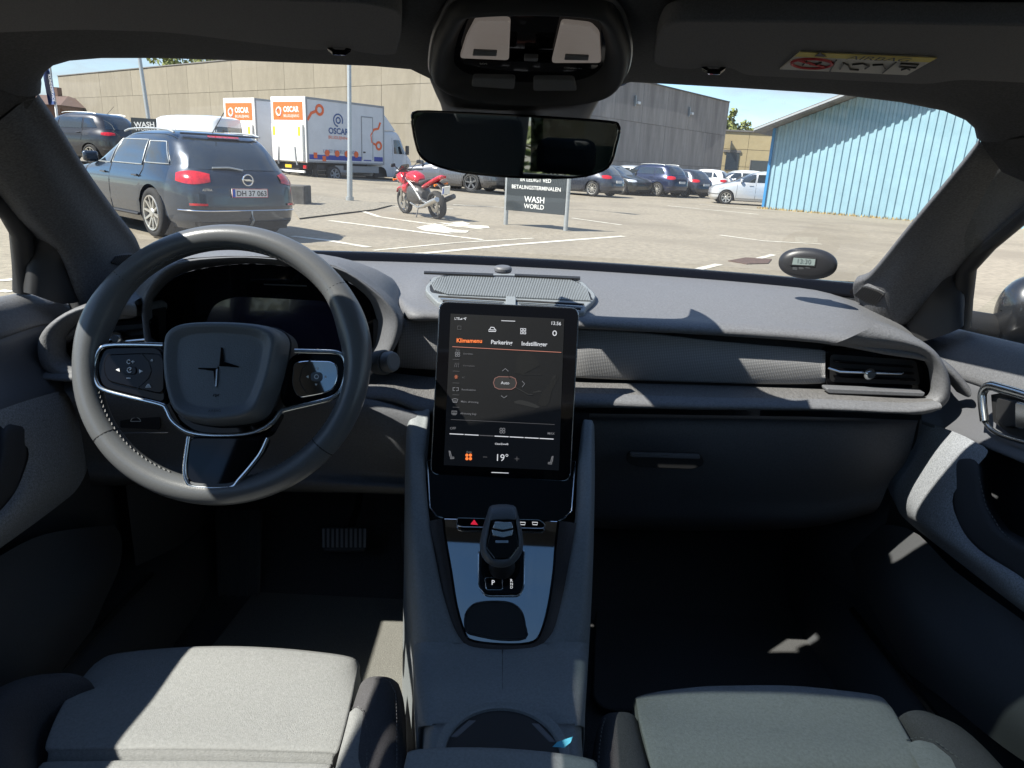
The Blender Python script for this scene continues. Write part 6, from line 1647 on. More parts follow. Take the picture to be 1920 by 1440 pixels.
# lower body
ws_ = [(1206, 869, 1020), (1216, 898, 991)]
rows = []
def crow(v, us, lift=None):
    y = yc(v); a = AY(outL(v), v, y); b = AY(outR(v), v, y)
    r = [Vector((a.x - .012, y + .05, .34)), a + Vector((-.006, .03, -.12)), a + Vector((-.002, .008, -.02)), a + Vector((.002, 0, -.001))]
    q0 = AY(us[0], v, y); q1 = AY(us[-1], v, y)
    r += [a.lerp(q0, .3) + Vector((0, -.007, .007)), a.lerp(q0, .7) + Vector((0, -.006, .006))]
    r += [AY(u, v, y) + Vector((0, -.004, .004)) for u in us]
    r += [b.lerp(q1, .7) + Vector((0, -.006, .006)), b.lerp(q1, .3) + Vector((0, -.007, .007))]
    r += [b + Vector((-.002, 0, -.001)), b + Vector((.002, .008, -.02)), b + Vector((.006, .03, -.12)), Vector((b.x + .012, y + .05, .34))]
    return r
rA = crow(1206, [869, 880, 900, 940, 985, 1005, 1020])
for i, (u, v) in enumerate([(869, 1206), (880, 1211), (898, 1215), (940, 1218), (991, 1215), (1008, 1211), (1020, 1206)]): rA[6 + i] = AY(u, v, yc(v))
rows = [rA] + [crow(v, [a for a in (866, 884, 905, 942, 982, 1003, 1022)]) for v in (1226, 1250, 1290, 1325)]
rows.append([p for p in crow(1360, (860, 884, 905, 942, 982, 1003, 1030))]); rows.append(crow(1440, (850, 870, 900, 942, 985, 1015, 1035))); rows.append([p + Vector((0, -.5, 0)) for p in rows[-1]])
sheet('console_body', rows, M['console'], cc_, 3, 4)
tube('body_seam', [AY(942, v, yc(v)) + Vector((0, -.0035, .0035)) for v in (1219, 1250, 1290, 1325)], .0008, M['doorlow'], cc_, 4)
# wood strip and gloss panel
gI = [(831, 972), (836, 1013), (846, 1071), (856, 1134), (872, 1187), (888, 1202), (940, 1208), (991, 1206), (1012, 1190), (1028, 1137), (1038, 1071), (1041, 1031), (1047, 977)]
gO = [(806, 975), (811, 1018), (822, 1080), (836, 1137), (855, 1184), (880, 1209), (940, 1217), (1001, 1213), (1030, 1195), (1051, 1137), (1063, 1075), (1069, 1040), (1081, 979)]
sheet('wood_strip', [[AY(u, v, yc(v)) + Vector((0, 0, -.002)) for u, v in gO], [gpl.px((a[0] + b[0]) / 2, (a[1] + b[1]) / 2, .003) for a, b in zip(gO, gI)], [gpl.px(u, v, .001) for u, v in gI]], M['wood'], cc_, 4, 3)
gp_obj = prism('gloss_panel', crm([gpl.px(u, v) for u, v in gI], 3)[:] + [], gn, .006, M['glosspanel'], cc_, .001, smooth=False)
tube('panel_edge', crm([gpl.px(u, v, .001) for u, v in gI], 3), .0016, M['gloss'], cc_, 6)
# black panel under the screen
bk_ = [(801, 862), (806, 952), (819, 968), (831, 971), (1046, 977), (1057, 973), (1072, 958), (1079, 864)]
bpn = Vector((0, -.80, .60)).normalized(); bpl_ = Pl(AY(942, 965, .888), bpn)
prism('lower_screen_panel', [bpl_.px(u, v) for u, v in bk_], bpn, .006, M['gloss'], cc_, .001, smooth=False)
prism('stack_backing', [AY(u, v, 1.0) for u, v in ((790, 760), (1105, 775), (1095, 960), (800, 960))], (0, -1, 0), .01, M['matblack'], cc_, smooth=False)
tube('panel_trim', [bpl_.px(u, v, .001) for u, v in [(801, 862), (806, 952), (819, 968), (831, 971)]], .0010, M['satin'], cc_, 5); tube('panel_trim', [bpl_.px(u, v, .001) for u, v in [(1046, 977), (1057, 973), (1072, 958), (1079, 864)]], .0010, M['satin'], cc_, 5)
bb2 = Pl(AY(940, 980, .846), (0, -.7, .71))
bs = prism('button_strip', rounded([bb2.px(u, v, .002) for u, v in ((857, 972), (1012, 976), (1022, 984), (1018, 990), (866, 987), (857, 984))], .003), bb2.n, .006, M['gloss'], cc_, .001)
tube('strip_edge', rounded([bb2.px(u, v, .0024) for u, v in ((857, 971), (1012, 975), (1023, 984), (1018, 991), (866, 988), (856, 985))], .003), .0006, M['satin'], bs, 5, closed=True)
HR = emi('hazard_red', (.8, .02, .06), .30)
prism('hazard_icon', [bb2.px(u, v, .0028) for u, v in ((889, 974), (896, 984), (882, 983))], bb2.n, .0004, HR, bs, smooth=False)
for u in (980, 1003):
    tube('demist_icon', [bb2.px(u + x, v, .0028) for x, v in ((-5, 979), (5, 979.5), (4, 984), (-4, 983.5))], .0006, SW, bs, 4, closed=True)
tr_ = [(872, 1163), (875, 1148), (888, 1134), (909, 1129), (946, 1129), (967, 1136), (979, 1150), (984, 1172), (985, 1196), (940, 1199), (890, 1190), (875, 1183)]
trp = crm([gpl.px(u, v, .0012) for u, v in tr_], 3, True)
prism('storage_tray', trp, gn, .002, M['matblack'], cc_, .0005, smooth=False)
tube('tray_rim', [p - gn * .0003 for p in trp], .0016, mat('tray_rim', (.02, .022, .025), .25), cc_, 6, closed=True)
# --- gear selector ---
gs = empty('gear_selector', tuple(gpl.px(942, 1070)), 0, 'angular black gear selector with glossy hexagon face between P button and screen', 'gear selector')
prism('surround', rounded([gpl.px(u, v, .003) for u, v in ((899, 1022), (982, 1024), (981, 1100), (973, 1115), (912, 1115), (899, 1100))], .008), gn, .006, M['gloss'], gs, .0012)
tube('surround_edge', rounded([gpl.px(u, v, .003) for u, v in ((898, 1030), (898, 1100), (911, 1117), (974, 1117), (982, 1100), (983, 1030))], .006), .0011, M['satin'], gs, 6)
prism('park_button', rounded([gpl.px(u, v, .0045) for u, v in ((910, 1084), (941, 1084), (941, 1105), (913, 1105))], .003), gn, .003, M['gloss'], gs, .0006)
tube('park_button_edge', rounded([gpl.px(u, v, .0042) for u, v in ((909, 1083), (942, 1083), (942, 1106), (912, 1106))], .003), .0005, M['satin'], gs, 4, closed=True)
text('park_letter', 'P', gpl.px(922, 1096.5, .005), gpl.px(927.5, 1096.5, .005), gn, SW, gs, bold=.01)
for ch, v in (('R', 1091.5), ('N', 1097.5), ('D', 1103.5)): text('gear_letter', ch, gpl.px(957, v, .0036), gpl.px(961.5, v, .0036), gn, SW, gs, bold=.01)
kn = Vector((0, -.80, .60)).normalized(); kpl = Pl(AY(940, 1010, .775), kn)
k0 = [(923, 948), (962, 948), (971, 965), (979, 1000), (980, 1030), (968, 1052), (950, 1063), (928, 1063), (910, 1052), (900, 1030), (903, 1000), (914, 962)]
kc_ = (940, 1008)
def ks(k, h, dv=0): return [kpl.px(kc_[0] + (u - kc_[0]) * k, kc_[1] + (v - kc_[1]) * k + dv, h) for u, v in k0]
k1 = [(924, 974), (965, 974), (968, 980), (972, 1005), (973, 1024), (966, 1036), (955, 1048), (927, 1049), (918, 1040), (911, 1026), (914, 1005), (918, 985)]
sheet('knob', [ks(.30, -.045, 22), ks(.55, -.036, 16), ks(.90, -.024, 3), ks(1.0, -.010), ks(.985, .0), [kpl.px(u, v, .0065) for u, v in [((a[0] + b[0]) / 2, (a[1] + b[1]) / 2) for a, b in zip(k0, k1)]], [kpl.px(u, v, .008) for u, v in k1], [kpl.px(u, v, .006) for u, v in k1]], M['hubskin'], gs, 3, 3, closed=True)
prism('knob_face', [kpl.px(u, v, .0078) for u, v in ((924, 976), (964, 976), (973, 1023), (955, 1047), (928, 1048), (912, 1025))], kn, .003, M['gloss'], gs, .001)
prism('knob_insert', [kpl.px(u, v, .0098) for u, v in ((928, 978), (959, 979), (962, 990), (943, 994), (924, 990))], kn, .003, M['satin'], gs, .0006)
prism('knob_insert', [kpl.px(u, v, .0094) for u, v in ((922, 993), (943, 997), (962, 993), (960, 1004), (943, 1008), (924, 1004))], kn, .003, M['satin'], gs, .0006)
prism('knob_insert', [kpl.px(u, v, .0090) for u, v in ((929, 1013), (953, 1013), (953, 1018), (929, 1018))], kn, .002, mat('knob_marker', (.35, .42, .50), .2, metal=.6), gs, .0004)
tube('knob_trim', [kpl.px(u, v, .0082) for u, v in ((912, 1026), (928, 1047))], .0007, M['satin'], gs, 5); tube('knob_trim', [kpl.px(u, v, .0082) for u, v in ((972, 1026), (956, 1047))], .0007, M['satin'], gs, 5)
tube('lever_shaft', [gpl.px(941, 1062, .0), gpl.px(941, 1062, .012), kpl.px(940, 1040, -.04)], [.018, .016, .012], M['matblack'], gs, 20)
# --- cup holder and armrest ---
ce_ = AZ(945, 1333, .662) + Vector((0, -.0655, 0)); ce_.z = .640; rO = .066
ch_ = empty('cup_holder', tuple(ce_), 0, 'round cup holder recess half covered by the centre armrest', 'cup holder')
def ringz(r, z, n=48): return [Vector((ce_.x + r * math.cos(2 * math.pi * k / n), ce_.y + r * math.sin(2 * math.pi * k / n), z)) for k in range(n)]
dz_ = yc(1400)
sheet('holder_ring', [ringz(rO * 1.02, .640), ringz(rO * 1.0, .672), ringz(rO * .97, .675), ringz(rO * .87, .672), ringz(rO * .84, .668), ringz(rO * .80, .60)], M['console'], ch_, 1, 2, closed=True)
prism('holder_well', ringz(rO * .835, .6715), (0, 0, 1), .002, M['matblack'], ch_)
for s_ in (-1, 1): frame_box('holder_clip', ce_ + Vector((s_ * rO * .62, rO * .42, .028)), Vector((.004, 0, 0)), Vector((-s_ * .009, .012, 0)), Vector((0, 0, .004)), M['door'], ch_, .001)
cdp = Pl(AZ(1052, 1392, .69), (0, -.5, .8))
cdo = prism('blue_card', [cdp.px(u, v) for u, v in ((1036, 1400), (1045, 1391), (1074, 1381), (1070, 1392), (1058, 1402))], cdp.n, .0008, mat('blue_card', (.12, .55, .75), .4), None)
prop(cdo, 'corner of a bright blue card sticking out beside the armrest', 'card')
arm = empty('storage_box', (0, .45, .6), 0, 'grey padded centre armrest lid at the bottom edge between the seats', 'armrest')
a0 = AZ(764, 1391, .705); a1 = AZ(1118, 1393, .705)
rows = []
for k, (y, z) in enumerate(((a0.y - .004, .64), (a0.y, .685), (a0.y - .006, .702), (a0.y - .03, .706), (a0.y - .2, .708), (a0.y - .45, .708))):
    xl, xr = a0.x, a1.x + .002 * 0
    rows.append([Vector((xl - .002, y, z - .07)), Vector((xl, y - .004, z - .012)), Vector((xl + .012, y, z)), Vector(((xl + xr) / 2, y + .003, z + .003)), Vector((xr - .012, y, z)), Vector((xr, y - .004, z - .012)), Vector((xr + .002, y, z - .07))])
sheet('armrest_pad', rows, M['console'], arm, 4, 4)
# =============== STEERING WHEEL ===============
t_ = R(24); wn = Vector((0, -math.cos(t_), math.sin(t_)))
wp = Pl(AY(418, 684, .845), wn)
cs = [wp.loc(wp.px(u, v)) for u, v in ((163, 684), (671, 684))] + [wp.loc(wp.px(418, 444)), wp.loc(wp.px(418, 924))]
RW = ((cs[1][0] - cs[0][0]) / 2 + (cs[2][1] - cs[3][1]) / 2) / 2
WC = ((cs[0][0] + cs[1][0]) / 2, (cs[2][1] + cs[3][1]) / 2)
print('WHEEL R', RW, (cs[1][0] - cs[0][0]) / 2, (cs[2][1] - cs[3][1]) / 2)
rxw = (cs[1][0] - cs[0][0]) / 2; ryw = (cs[2][1] - cs[3][1]) / 2
sw = empty('steering_wheel', tuple(wp.at(*WC)), 0, 'round black leather steering wheel with silver trimmed spokes', 'steering wheel')
def rim_pt(a, r=1.0, h=0.0): return wp.at(WC[0] + rxw * r * math.cos(a), WC[1] + ryw * r * math.sin(a), h)
N = 120; rows = []
for k in range(N):
    a = 2 * math.pi * k / N
    grip = max(0, math.cos(2 * (a - .30)) ** 7) if math.cos(a) > 0 else max(0, math.cos(2 * (a - 2.84)) ** 7)
    seam = min(abs(((a - s_ + math.pi) % (2 * math.pi)) - math.pi) for s_ in (R(38), R(142), R(218), R(322)))
    rr = .0158 + .0026 * grip - .0011 * math.exp(-(seam / .012) ** 2)
    c = rim_pt(a); rad = (c - wp.at(*WC)).normalized(); row_ = []
    for j in range(20):
        b = 2 * math.pi * j / 20; row_.append(c + rad * (math.cos(b) * rr * (1 + .12 * grip * (math.cos(b) < 0))) + wn * (math.sin(b) * rr * 1.12))
    rows.append(row_)
V = [p for r in rows for p in r]
mesh('rim', V, [tuple(reversed(f)) for f in grid_faces(N, 20, True, True)], M['leather'], sw)
for s_ in (38, 142, 218, 322):
    a = R(s_); c = rim_pt(a); rad = (c - wp.at(*WC)).normalized()
    tube('rim_seam', [c + rad * (math.cos(b) * .0154) + wn * (math.sin(b) * .0172) for b in np.linspace(-.4, math.pi + .4, 14)], .0009, M['matblack'], sw, 5)
parts = []
for k in range(150):
    a = 2 * math.pi * (k + .5) / 150
    if abs(math.sin(a)) < .22 or math.sin(a) < -.95: continue
    c = rim_pt(a); rad = (c - wp.at(*WC)).normalized(); tg = wn.cross(rad).normalized()
    p = c - rad * .0150 + wn * .0058
    parts.append(bxd(p, (tg * .75 + wn * .4).normalized() * .0026, rad * .0008, wn * .0008))
join('stitching', parts, M['stitch'], sw, 'stuff')
def c8(x, y): return (160 + x / 3.692, 560 + y / 3.692)
def wpoly(name, pts, m, h, d, r=.006, bv=.001, parent=sw, conv=c8, crmn=0):
    P = [wp.px(*conv(x, y), h) for x, y in pts]
    P = crm(P, crmn, True) if crmn else rounded(P, r)
    return prism(name, P, wn, d, m, parent, bv)
# spokes
lsp = wpoly('spoke', [(75, 330), (545, 322), (560, 700), (530, 728), (130, 628), (78, 560), (62, 460)], M['gloss'], .004, .016, .018, .003)
rsp = wpoly('spoke', [(1430, 362), (1750, 375), (1798, 420), (1800, 500), (1770, 620), (1690, 690), (1370, 775), (1330, 600)], M['gloss'], .004, .016, .018, .003)
bsp = wpoly('spoke', [(715, 950), (1265, 955), (1200, 1080), (1060, 1250), (1000, 1300), (760, 1300), (700, 1255), (688, 1190), (690, 1080)], M['gloss'], .013, .022, .014, .003)
# satin trim running round spokes and under the hub
trim = [(540, 322), (350, 318), (170, 322), (100, 350), (62, 440), (58, 500), (78, 580), (130, 632), (300, 680), (520, 733), (560, 765), (590, 830), (640, 880), (720, 925), (850, 945), (1000, 947), (1130, 935), (1220, 905), (1300, 850), (1350, 785), (1400, 765), (1560, 728), (1700, 690), (1765, 640), (1795, 560), (1805, 480), (1790, 405), (1730, 372), (1600, 366), (1450, 362)]
tube('spoke_trim', crm([wp.px(*c8(x, y), .007) for x, y in trim], 4), .0032, M['satin'], sw, 10, up=tuple(wn), flat=.75)
tube('spoke_trim', crm([wp.px(*c8(x, y), .0145) for x, y in [(712, 955), (695, 1080), (685, 1190), (700, 1262), (760, 1303), (1000, 1305), (1060, 1258), (1200, 1090), (1262, 965)]], 4), .0024, M['satin'], sw, 8, up=tuple(wn), flat=.8)
wpoly('button_pad', [(150, 385), (390, 375), (545, 380), (548, 668), (360, 625), (160, 575), (128, 520), (125, 440)], M['glosspanel'] if False else M['gloss'], .0075, .004, .012, .0015)
wpoly('button_pad', [(1520, 425), (1700, 430), (1745, 460), (1750, 540), (1720, 630), (1640, 660), (1470, 690), (1425, 600), (1440, 440)], M['glosspanel'], .0075, .004, .012, .0015)
tube('button_seam', [wp.px(*c8(x, y), .0077) for x, y in ((388, 378), (440, 440), (458, 500), (440, 550), (355, 626))], .0007, M['matblack'], sw, 4)
tube('button_seam', [wp.px(*c8(x, y), .0077) for x, y in ((1560, 418), (1500, 490), (1482, 560), (1500, 610), (1540, 660))], .0007, M['matblack'], sw, 4)
wpoly('centre_button', [(265, 470), (352, 470), (352, 525), (265, 525)], M['gloss'], .009, .003, .005, .0006)
wpoly('centre_button', [(1560, 508), (1640, 508), (1640, 572), (1560, 572)], M['hubskin'], .009, .003, .005, .0006)
IC = emi('button_white', (.9, .9, .9), .5) if False else M['white_print']
def icon(pts, h=.0086, r=None, nm='icon', m=None):
    P = [wp.px(*c8(x, y), h) for x, y in pts]
    if r: tube(nm, P, r, m or IC, sw, 4)
    else: prism(nm, P, wn, .0003, m or IC, sw, smooth=False)
icon([(210, 492), (238, 478), (238, 506)]); icon([(398, 502), (372, 488), (372, 517)]); icon([(285, 547), (313, 547), (313, 553), (285, 553)])
icon([(300 + 12 * math.cos(t), 437 + 13 * math.sin(t)) for t in np.linspace(.6, 5.6, 10)], r=.0006); icon([(318, 437), (340, 437)], r=.0006); icon([(329, 427), (329, 448)], r=.0006)
icon([(307 + 17 * math.cos(t), 494 + 17 * math.sin(t)) for t in np.linspace(.8, 5.6, 12)], h=.0098, r=.0007); icon([(307, 494), (318, 484)], h=.0098, r=.0007)
for k, wd in enumerate((8, 14, 20)): icon([(436 - wd, 594 + k * 9), (436 + wd, 594 + k * 9)], r=.0006)
icon([(452, 430), (470, 430)], r=.0005); icon([(456, 422), (466, 422)], r=.0005)
for pts in ([(1596, 488), (1606, 474), (1614, 488)], [(1588, 588), (1604, 588), (1596, 604)], [(1543, 530), (1543, 550), (1527, 540)], [(1656, 530), (1656, 550), (1672, 540)]): icon(pts)
icon([(1600 + 14 * math.cos(t), 540 + 14 * math.sin(t)) for t in np.linspace(0, 6.28, 16)], h=.0098, r=.0006)
# airbag hub: dished cushion with deep sides
Hb = [(560, 245), (620, 195), (720, 172), (880, 166), (1060, 172), (1200, 190), (1280, 225), (1315, 290), (1300, 400), (1270, 540), (1215, 690), (1170, 770), (1080, 815), (900, 838), (760, 828), (660, 800), (600, 740), (562, 620), (542, 480), (543, 330)]
ctr = (930, 500)
def hs(k, h): return [wp.px(*c8(ctr[0] + (x - ctr[0]) * k, ctr[1] + (y - ctr[1]) * k), h) for x, y in Hb]
def hs3(k, h):
    base = [wp.px(*c8(x, y), .040) for x, y in Hb]; c = sum(base, Vector()) / len(base)
    return [c + (p - c) * k + wn * (h - .040) for p in base]
sheet('airbag_cover', [hs3(1.10, -.012), hs3(1.09, .010), hs3(1.05, .030), hs3(1.0, .0395), hs3(.955, .0415), hs3(.90, .041), hs3(.80, .0375), hs3(.74, .0365), hs3(.5, .0365), hs3(.02, .0365)], M['hubskin'], sw, 3, 3, closed=True)
prism('hub_base', crm(hs3(1.12, .004), 3, True), wn, .03, M['matblack'], sw, .002)
def hp(x, y, h): return wp.px(*c8(x, y), h)
for pts in ([(938, 335), (948, 340), (960, 435), (1062, 468), (1058, 474), (925, 466)], [(778, 478), (915, 480), (908, 605), (898, 612), (885, 500), (782, 486)]):
    prism('emblem', [hp(x, y, .0385) for x, y in pts], wn, .002, M['gloss'], sw, .0004, smooth=False)
prism('emblem_edge', [hp(x, y, .0388) for x, y in [(905, 490), (915, 484), (908, 603), (899, 610)]], wn, .001, M['satin'], sw, smooth=False)
text('airbag_lettering', 'AIRBAG', hp(850, 785, .0405), hp(937, 783, .0405), wn, M['matblack'], sw)
tube('horn_icon', [hp(x, y, .0372) for x, y in ((884, 676), (888, 664), (905, 664), (920, 672), (925, 662), (905, 668), (900, 680))], .0005, M['matblack'], sw, 4)
wpoly('spoke_base', [(560, 700), (1360, 780), (1260, 960), (700, 950)], M['gloss'], -.002, .02, .01, .002)
# stalk
st_ = empty('wiper_stalk', tuple(AY(715, 680, .90)), 0, 'black control stalk with knurled end to the right of the steering wheel', 'stalk')
a = AY(600, 700, .96); b = AY(705, 680, .90); c = AY(738, 678, .885); d_ = (c - b).normalized()
tube('lever', [a, b], [.008, .011], M['matblack'], st_, 14)
tube('knurled_ring', [b, b + d_ * .002, b + d_ * .016, b + d_ * .018], [.011, .0155, .0165, .015], M['doorlow'], st_, 24)
tube('end_cap', [b + d_ * .018, b + d_ * .026, b + d_ * .031, b + d_ * .032], [.0135, .0140, .0125, .010], M['door'], st_, 24)
# pedals
def pedal(name, u0, v0, u1, v1, y, label, ribs=9, vert=True, m='matblack', arm_=True, cat='pedal'):
    pn_ = Vector((0, -.75, .66)).normalized(); pl = Pl(AY((u0 + u1) / 2, (v0 + v1) / 2, y), pn_)
    o = empty(name, tuple(pl.o), 0, label, cat)
    prism('pad', rounded([pl.px(u, v) for u, v in ((u0, v0), (u1, v0 + 2), (u1 - 4, v1), (u0 + 4, v1))], .008), pn_, .012, M[m], o, .003)
    for k in range(ribs):
        if vert:
            u = u0 + (u1 - u0) * (k + .5) / ribs; q = [pl.px(u - 2.2, v0 + 5, .003), pl.px(u + 2.2, v0 + 5, .003), pl.px(u + 2.2, v1 - 8, .003), pl.px(u - 2.2, v1 - 8, .003)]
        else:
            v = v0 + (v1 - v0) * (k + .5) / ribs; q = [pl.px(u0 + 8, v - 2, .003), pl.px(u1 - 8, v - 2, .003), pl.px(u1 - 8, v + 2, .003), pl.px(u0 + 8, v + 2, .003)]
        prism('grip_rib', q, pn_, .003, M['pedal_rib'] if m == 'pedal' else M[m], o, .0006)
    if arm_: tube('pedal_arm', [pl.px((u0 + u1) / 2 + 10, v0 + 10, -.01), AY((u0 + u1) / 2 + 25, v0 - 30, y + .08), AY((u0 + u1) / 2 + 35, v0 - 90, y + .15)], .008, M['matblack'], o, 8)
    return o
M['pedal'] = mat('pedal_rubber', (.04, .042, .045), .5)
M['pedal_rib'] = mat('pedal_rib', (.26, .27, .28), .4)
pedal('brake_pedal', 602, 986, 688, 1034, 1.33, 'wide ribbed brake pedal in the dark driver footwell', 10, True, 'pedal')
pedal('accelerator_pedal', 750, 978, 800, 1034, 1.33, 'accelerator pedal mostly hidden by the centre console', 4, True, 'doorlow')
pedal('footrest', 402, 952, 490, 1134, 1.30, 'tall dark ribbed footrest left of the brake pedal', 5, True, 'doorlow', False, 'footrest')
# floor mat
fm = [AZ(u, v, .352) for u, v in ((500, 1078), (530, 1070), (768, 1073), (790, 1330), (300, 1330), (420, 1180))]
fmo = prism('floor_mat', rounded(fm, .05), (0, 0, 1), .008, M['matcar'], None, .003)
prop(fmo, 'textile driver floor mat, one corner in bright sun by the console', 'mat')
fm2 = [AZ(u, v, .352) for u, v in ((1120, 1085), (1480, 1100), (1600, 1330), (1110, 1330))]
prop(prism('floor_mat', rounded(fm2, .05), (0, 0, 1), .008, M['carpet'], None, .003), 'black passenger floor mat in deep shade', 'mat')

# =============== SEATS ===============
def stitch_line(P, parent, up, step=.006):
    parts = []
    L = 0
    for a, b in zip(P[:-1], P[1:]):
        d = b - a; n_ = max(1, int(d.length / step)); d.normalize()
        for k in range(n_): parts.append(bxd(a.lerp(b, (k + .5) / n_) + up * .0006, d * step * .3, d.cross(up).normalized() * .0005, up * .0005))
    join('stitching', parts, M['stitch'], parent, 'stuff')
def seat(label, ins, seam, boL, boR, sgn, yf, x0):
    o = empty('front_seat', (x0, .5, .34), 0, label, 'seat', 'front seats')
    # cushion insert: rows front (below) -> edge -> back seam
    L, Rr, F_ = ins      # left edge pts, right edge pts, front edge pts (left to right)
    n = len(F_)
    rows = []
    fe = [AY(u, v, yf) for u, v in F_]
    rows.append([p + Vector((0, -.004, -.14)) for p in fe]); rows.append([p + Vector((0, .012, -.06)) for p in fe]); rows.append([p + Vector((0, .008, -.018)) for p in fe]); rows.append(fe)
    zf_ = sum(p.z for p in fe) / len(fe)
    for (ul, vl), (ur, vr), zc0 in zip(L, Rr, (zf_ + .006, zf_ + .010, zf_ + .006)):
        rows.append([AZ(ul + (ur - ul) * k / (n - 1), vl + (vr - vl) * k / (n - 1), zc0) + Vector((0, 0, .004 * math.sin(math.pi * k / (n - 1)))) for k in range(n)])
    lastr = rows[-1]
    rows.append([p + Vector((0, -.006, -.010)) for p in lastr])
    for r in rows: 
        d0 = Vector((.003, 0, -.014)); r.insert(0, r[0] + Vector((-.001, 0, -.05))); r.insert(1, r[1] + Vector((-.001, 0, -.008))); r.append(r[-1] + Vector((.001, 0, -.008))); r.append(r[-1] + Vector((.001, 0, -.05)))
    sheet('thigh_cushion', rows, M['seat_light'], o, 4, 4)
    # main cushion behind the seam
    lr = lastr; rows = []
    ex = lambda dy, dz: [Vector((p.x * 1.0, p.y + dy, p.z + dz)) for p in ([lr[0] + Vector((-.012, 0, 0))] + lr[1:-1] + [lr[-1] + Vector((.004, 0, 0))])]
    rows = [ex(-.003, -.03), ex(-.008, -.008), ex(-.02, -.001), ex(-.10, -.008), ex(-.22, -.018), ex(-.33, -.02)]
    sheet('seat_cushion', rows, M['seat_light'], o, 4, 4)
    # bolsters
    for nm, (outer, ys, zl) in (('side_bolster', boL), ('side_bolster', boR)):
        rows = []
        for pts, y in zip(outer, ys):
            rows.append([AY(u, v, y + (dy_ if False else 0)) + Vector((0, 0, dz)) for (u, v, dz) in pts])
        sheet(nm, rows, M['seat_dark'], o, 4, 4)
    # backrest and headrest (beside and behind the camera)
    bx = []
    for (y, z, hw, d) in ((.12, .56, .25, .10), (.08, .75, .26, .11), (-.02, .98, .25, .09), (-.07, 1.06, .20, .07), (-.085, 1.09, .13, .04)):
        bx.append([Vector((x0 + hw * math.copysign(abs(math.cos(t)) ** .6, math.cos(t)), y - .03 + d / 2 * math.copysign(abs(math.sin(t)) ** .7, math.sin(t)), z)) for t in np.linspace(0, 2 * math.pi, 32, endpoint=False)])
    sheet('backrest', bx, M['seat_dark'], o, 1, 3, closed=True)
    hr = [[Vector((x0 + hw * math.copysign(abs(math.cos(t)) ** .6, math.cos(t)), y + d / 2 * math.sin(t), z)) for t in np.linspace(0, 2 * math.pi, 32, endpoint=False)] for (y, z, hw, d) in ((-.10, 1.10, .08, .05), (-.10, 1.12, .125, .09), (-.11, 1.20, .135, .10), (-.12, 1.26, .125, .09), (-.12, 1.275, .08, .05))]
    sheet('headrest', hr, M['seat_dark'], o, 1, 3, closed=True)
    box('seat_frame', (x0 - .22, .12, .36), (x0 + .22, yf - .12, .46), M['matblack'], o, .02)
    return o
def blst(mid, ys, zc=0):
    """bolster as arched cross sections: mid = [(uL, uR, vtop, v_in, v_out)]"""
    rows = []; 
    ys = list(ys)
    for q_, (ui, uo, vt, vi, vo) in enumerate(mid):
        um = (ui + uo) / 2
        ys[q_] = AZ(um, vt, (.598, .606, .614, .622, .626)[q_]).y
        rows.append([(ui, vi, -.06), (ui, vi, -.012), (ui + (um - ui) * .35, vi + (vt - vi) * .6, 0), (um, vt, .0), (uo + (um - uo) * .30, vo + (vt - vo) * .62, 0), (uo, vo, -.014), (uo, vo, -.12)])
    return (rows, ys, zc)
drv = seat('driver seat with light grey cushion half in bright sunlight',
     ([(125, 1317), (92, 1392), (96, 1412)], [(650, 1333), (632, 1400), (622, 1416)], [(180, 1243), (215, 1229), (317, 1219), (420, 1216), (520, 1220), (610, 1229), (655, 1237), (671, 1248)]), None,
     blst([(175, 40, 1262, 1275, 1300), (140, -20, 1268, 1300, 1330), (95, -80, 1295, 1360, 1380), (75, -110, 1340, 1420, 1440), (60, -130, 1440, 1480, 1500)], [.775, .74, .67, .60, .50], 0),
     blst([(672, 752, 1268, 1280, 1288), (662, 760, 1280, 1310, 1320), (645, 762, 1340, 1370, 1385), (628, 764, 1420, 1435, 1440), (610, 766, 1520, 1530, 1540)], [.775, .745, .68, .60, .50], 0), -1, .79, -.36)
psg = seat('passenger seat with shaded grey green cushion',
     ([(1203, 1345), (1214, 1390), (1226, 1440)], [(1690, 1365), (1712, 1405), (1728, 1440)], [(1195, 1308), (1233, 1299), (1300, 1291), (1360, 1288), (1482, 1288), (1590, 1298), (1648, 1307), (1666, 1320)]), None,
     blst([(1198, 1122, 1335, 1345, 1352), (1206, 1116, 1348, 1370, 1378), (1218, 1112, 1400, 1420, 1428), (1230, 1108, 1480, 1490, 1500), (1240, 1104, 1560, 1570, 1580)], [.735, .705, .65, .58, .48], 0),
     blst([(1680, 1770, 1332, 1345, 1365), (1700, 1830, 1352, 1380, 1400), (1722, 1880, 1400, 1430, 1440), (1745, 1930, 1470, 1490, 1500), (1760, 1960, 1560, 1570, 1580)], [.735, .705, .65, .58, .48], 0), 1, .74, .36)
# lighter inner panels and stitching on bolsters
def inlay(o, pts, y, seamp):
    zz = lambda v: (.606 + (v - 1335) * .00012 if o is drv else .606 + (v - 1385) * .00012) + .003
    P = [[AZ(u, v, zz(v) + (.002 if k == 1 else 0)) for k, (u, v, yy) in enumerate(r)] for r in pts]
    sheet('bolster_panel', P, M['seat_light'], o, 4, 3)
    if seamp: stitch_line([AZ(u, v, zz(v) + .002) for u, v, yy in seamp], o, Vector((0, -.6, .8)).normalized())
inlay(drv, [[(656, 1335, .705), (668, 1327, .703), (680, 1335, .70)], [(646, 1375, .67), (664, 1365, .665), (683, 1372, .66)], [(634, 1420, .61), (658, 1412, .605), (684, 1418, .60)], [(622, 1470, .56), (652, 1462, .56), (684, 1470, .55)]], 0, [(656, 1332, .706), (668, 1323, .706), (684, 1334, .70), (688, 1372, .66), (688, 1418, .60), (688, 1460, .56)])
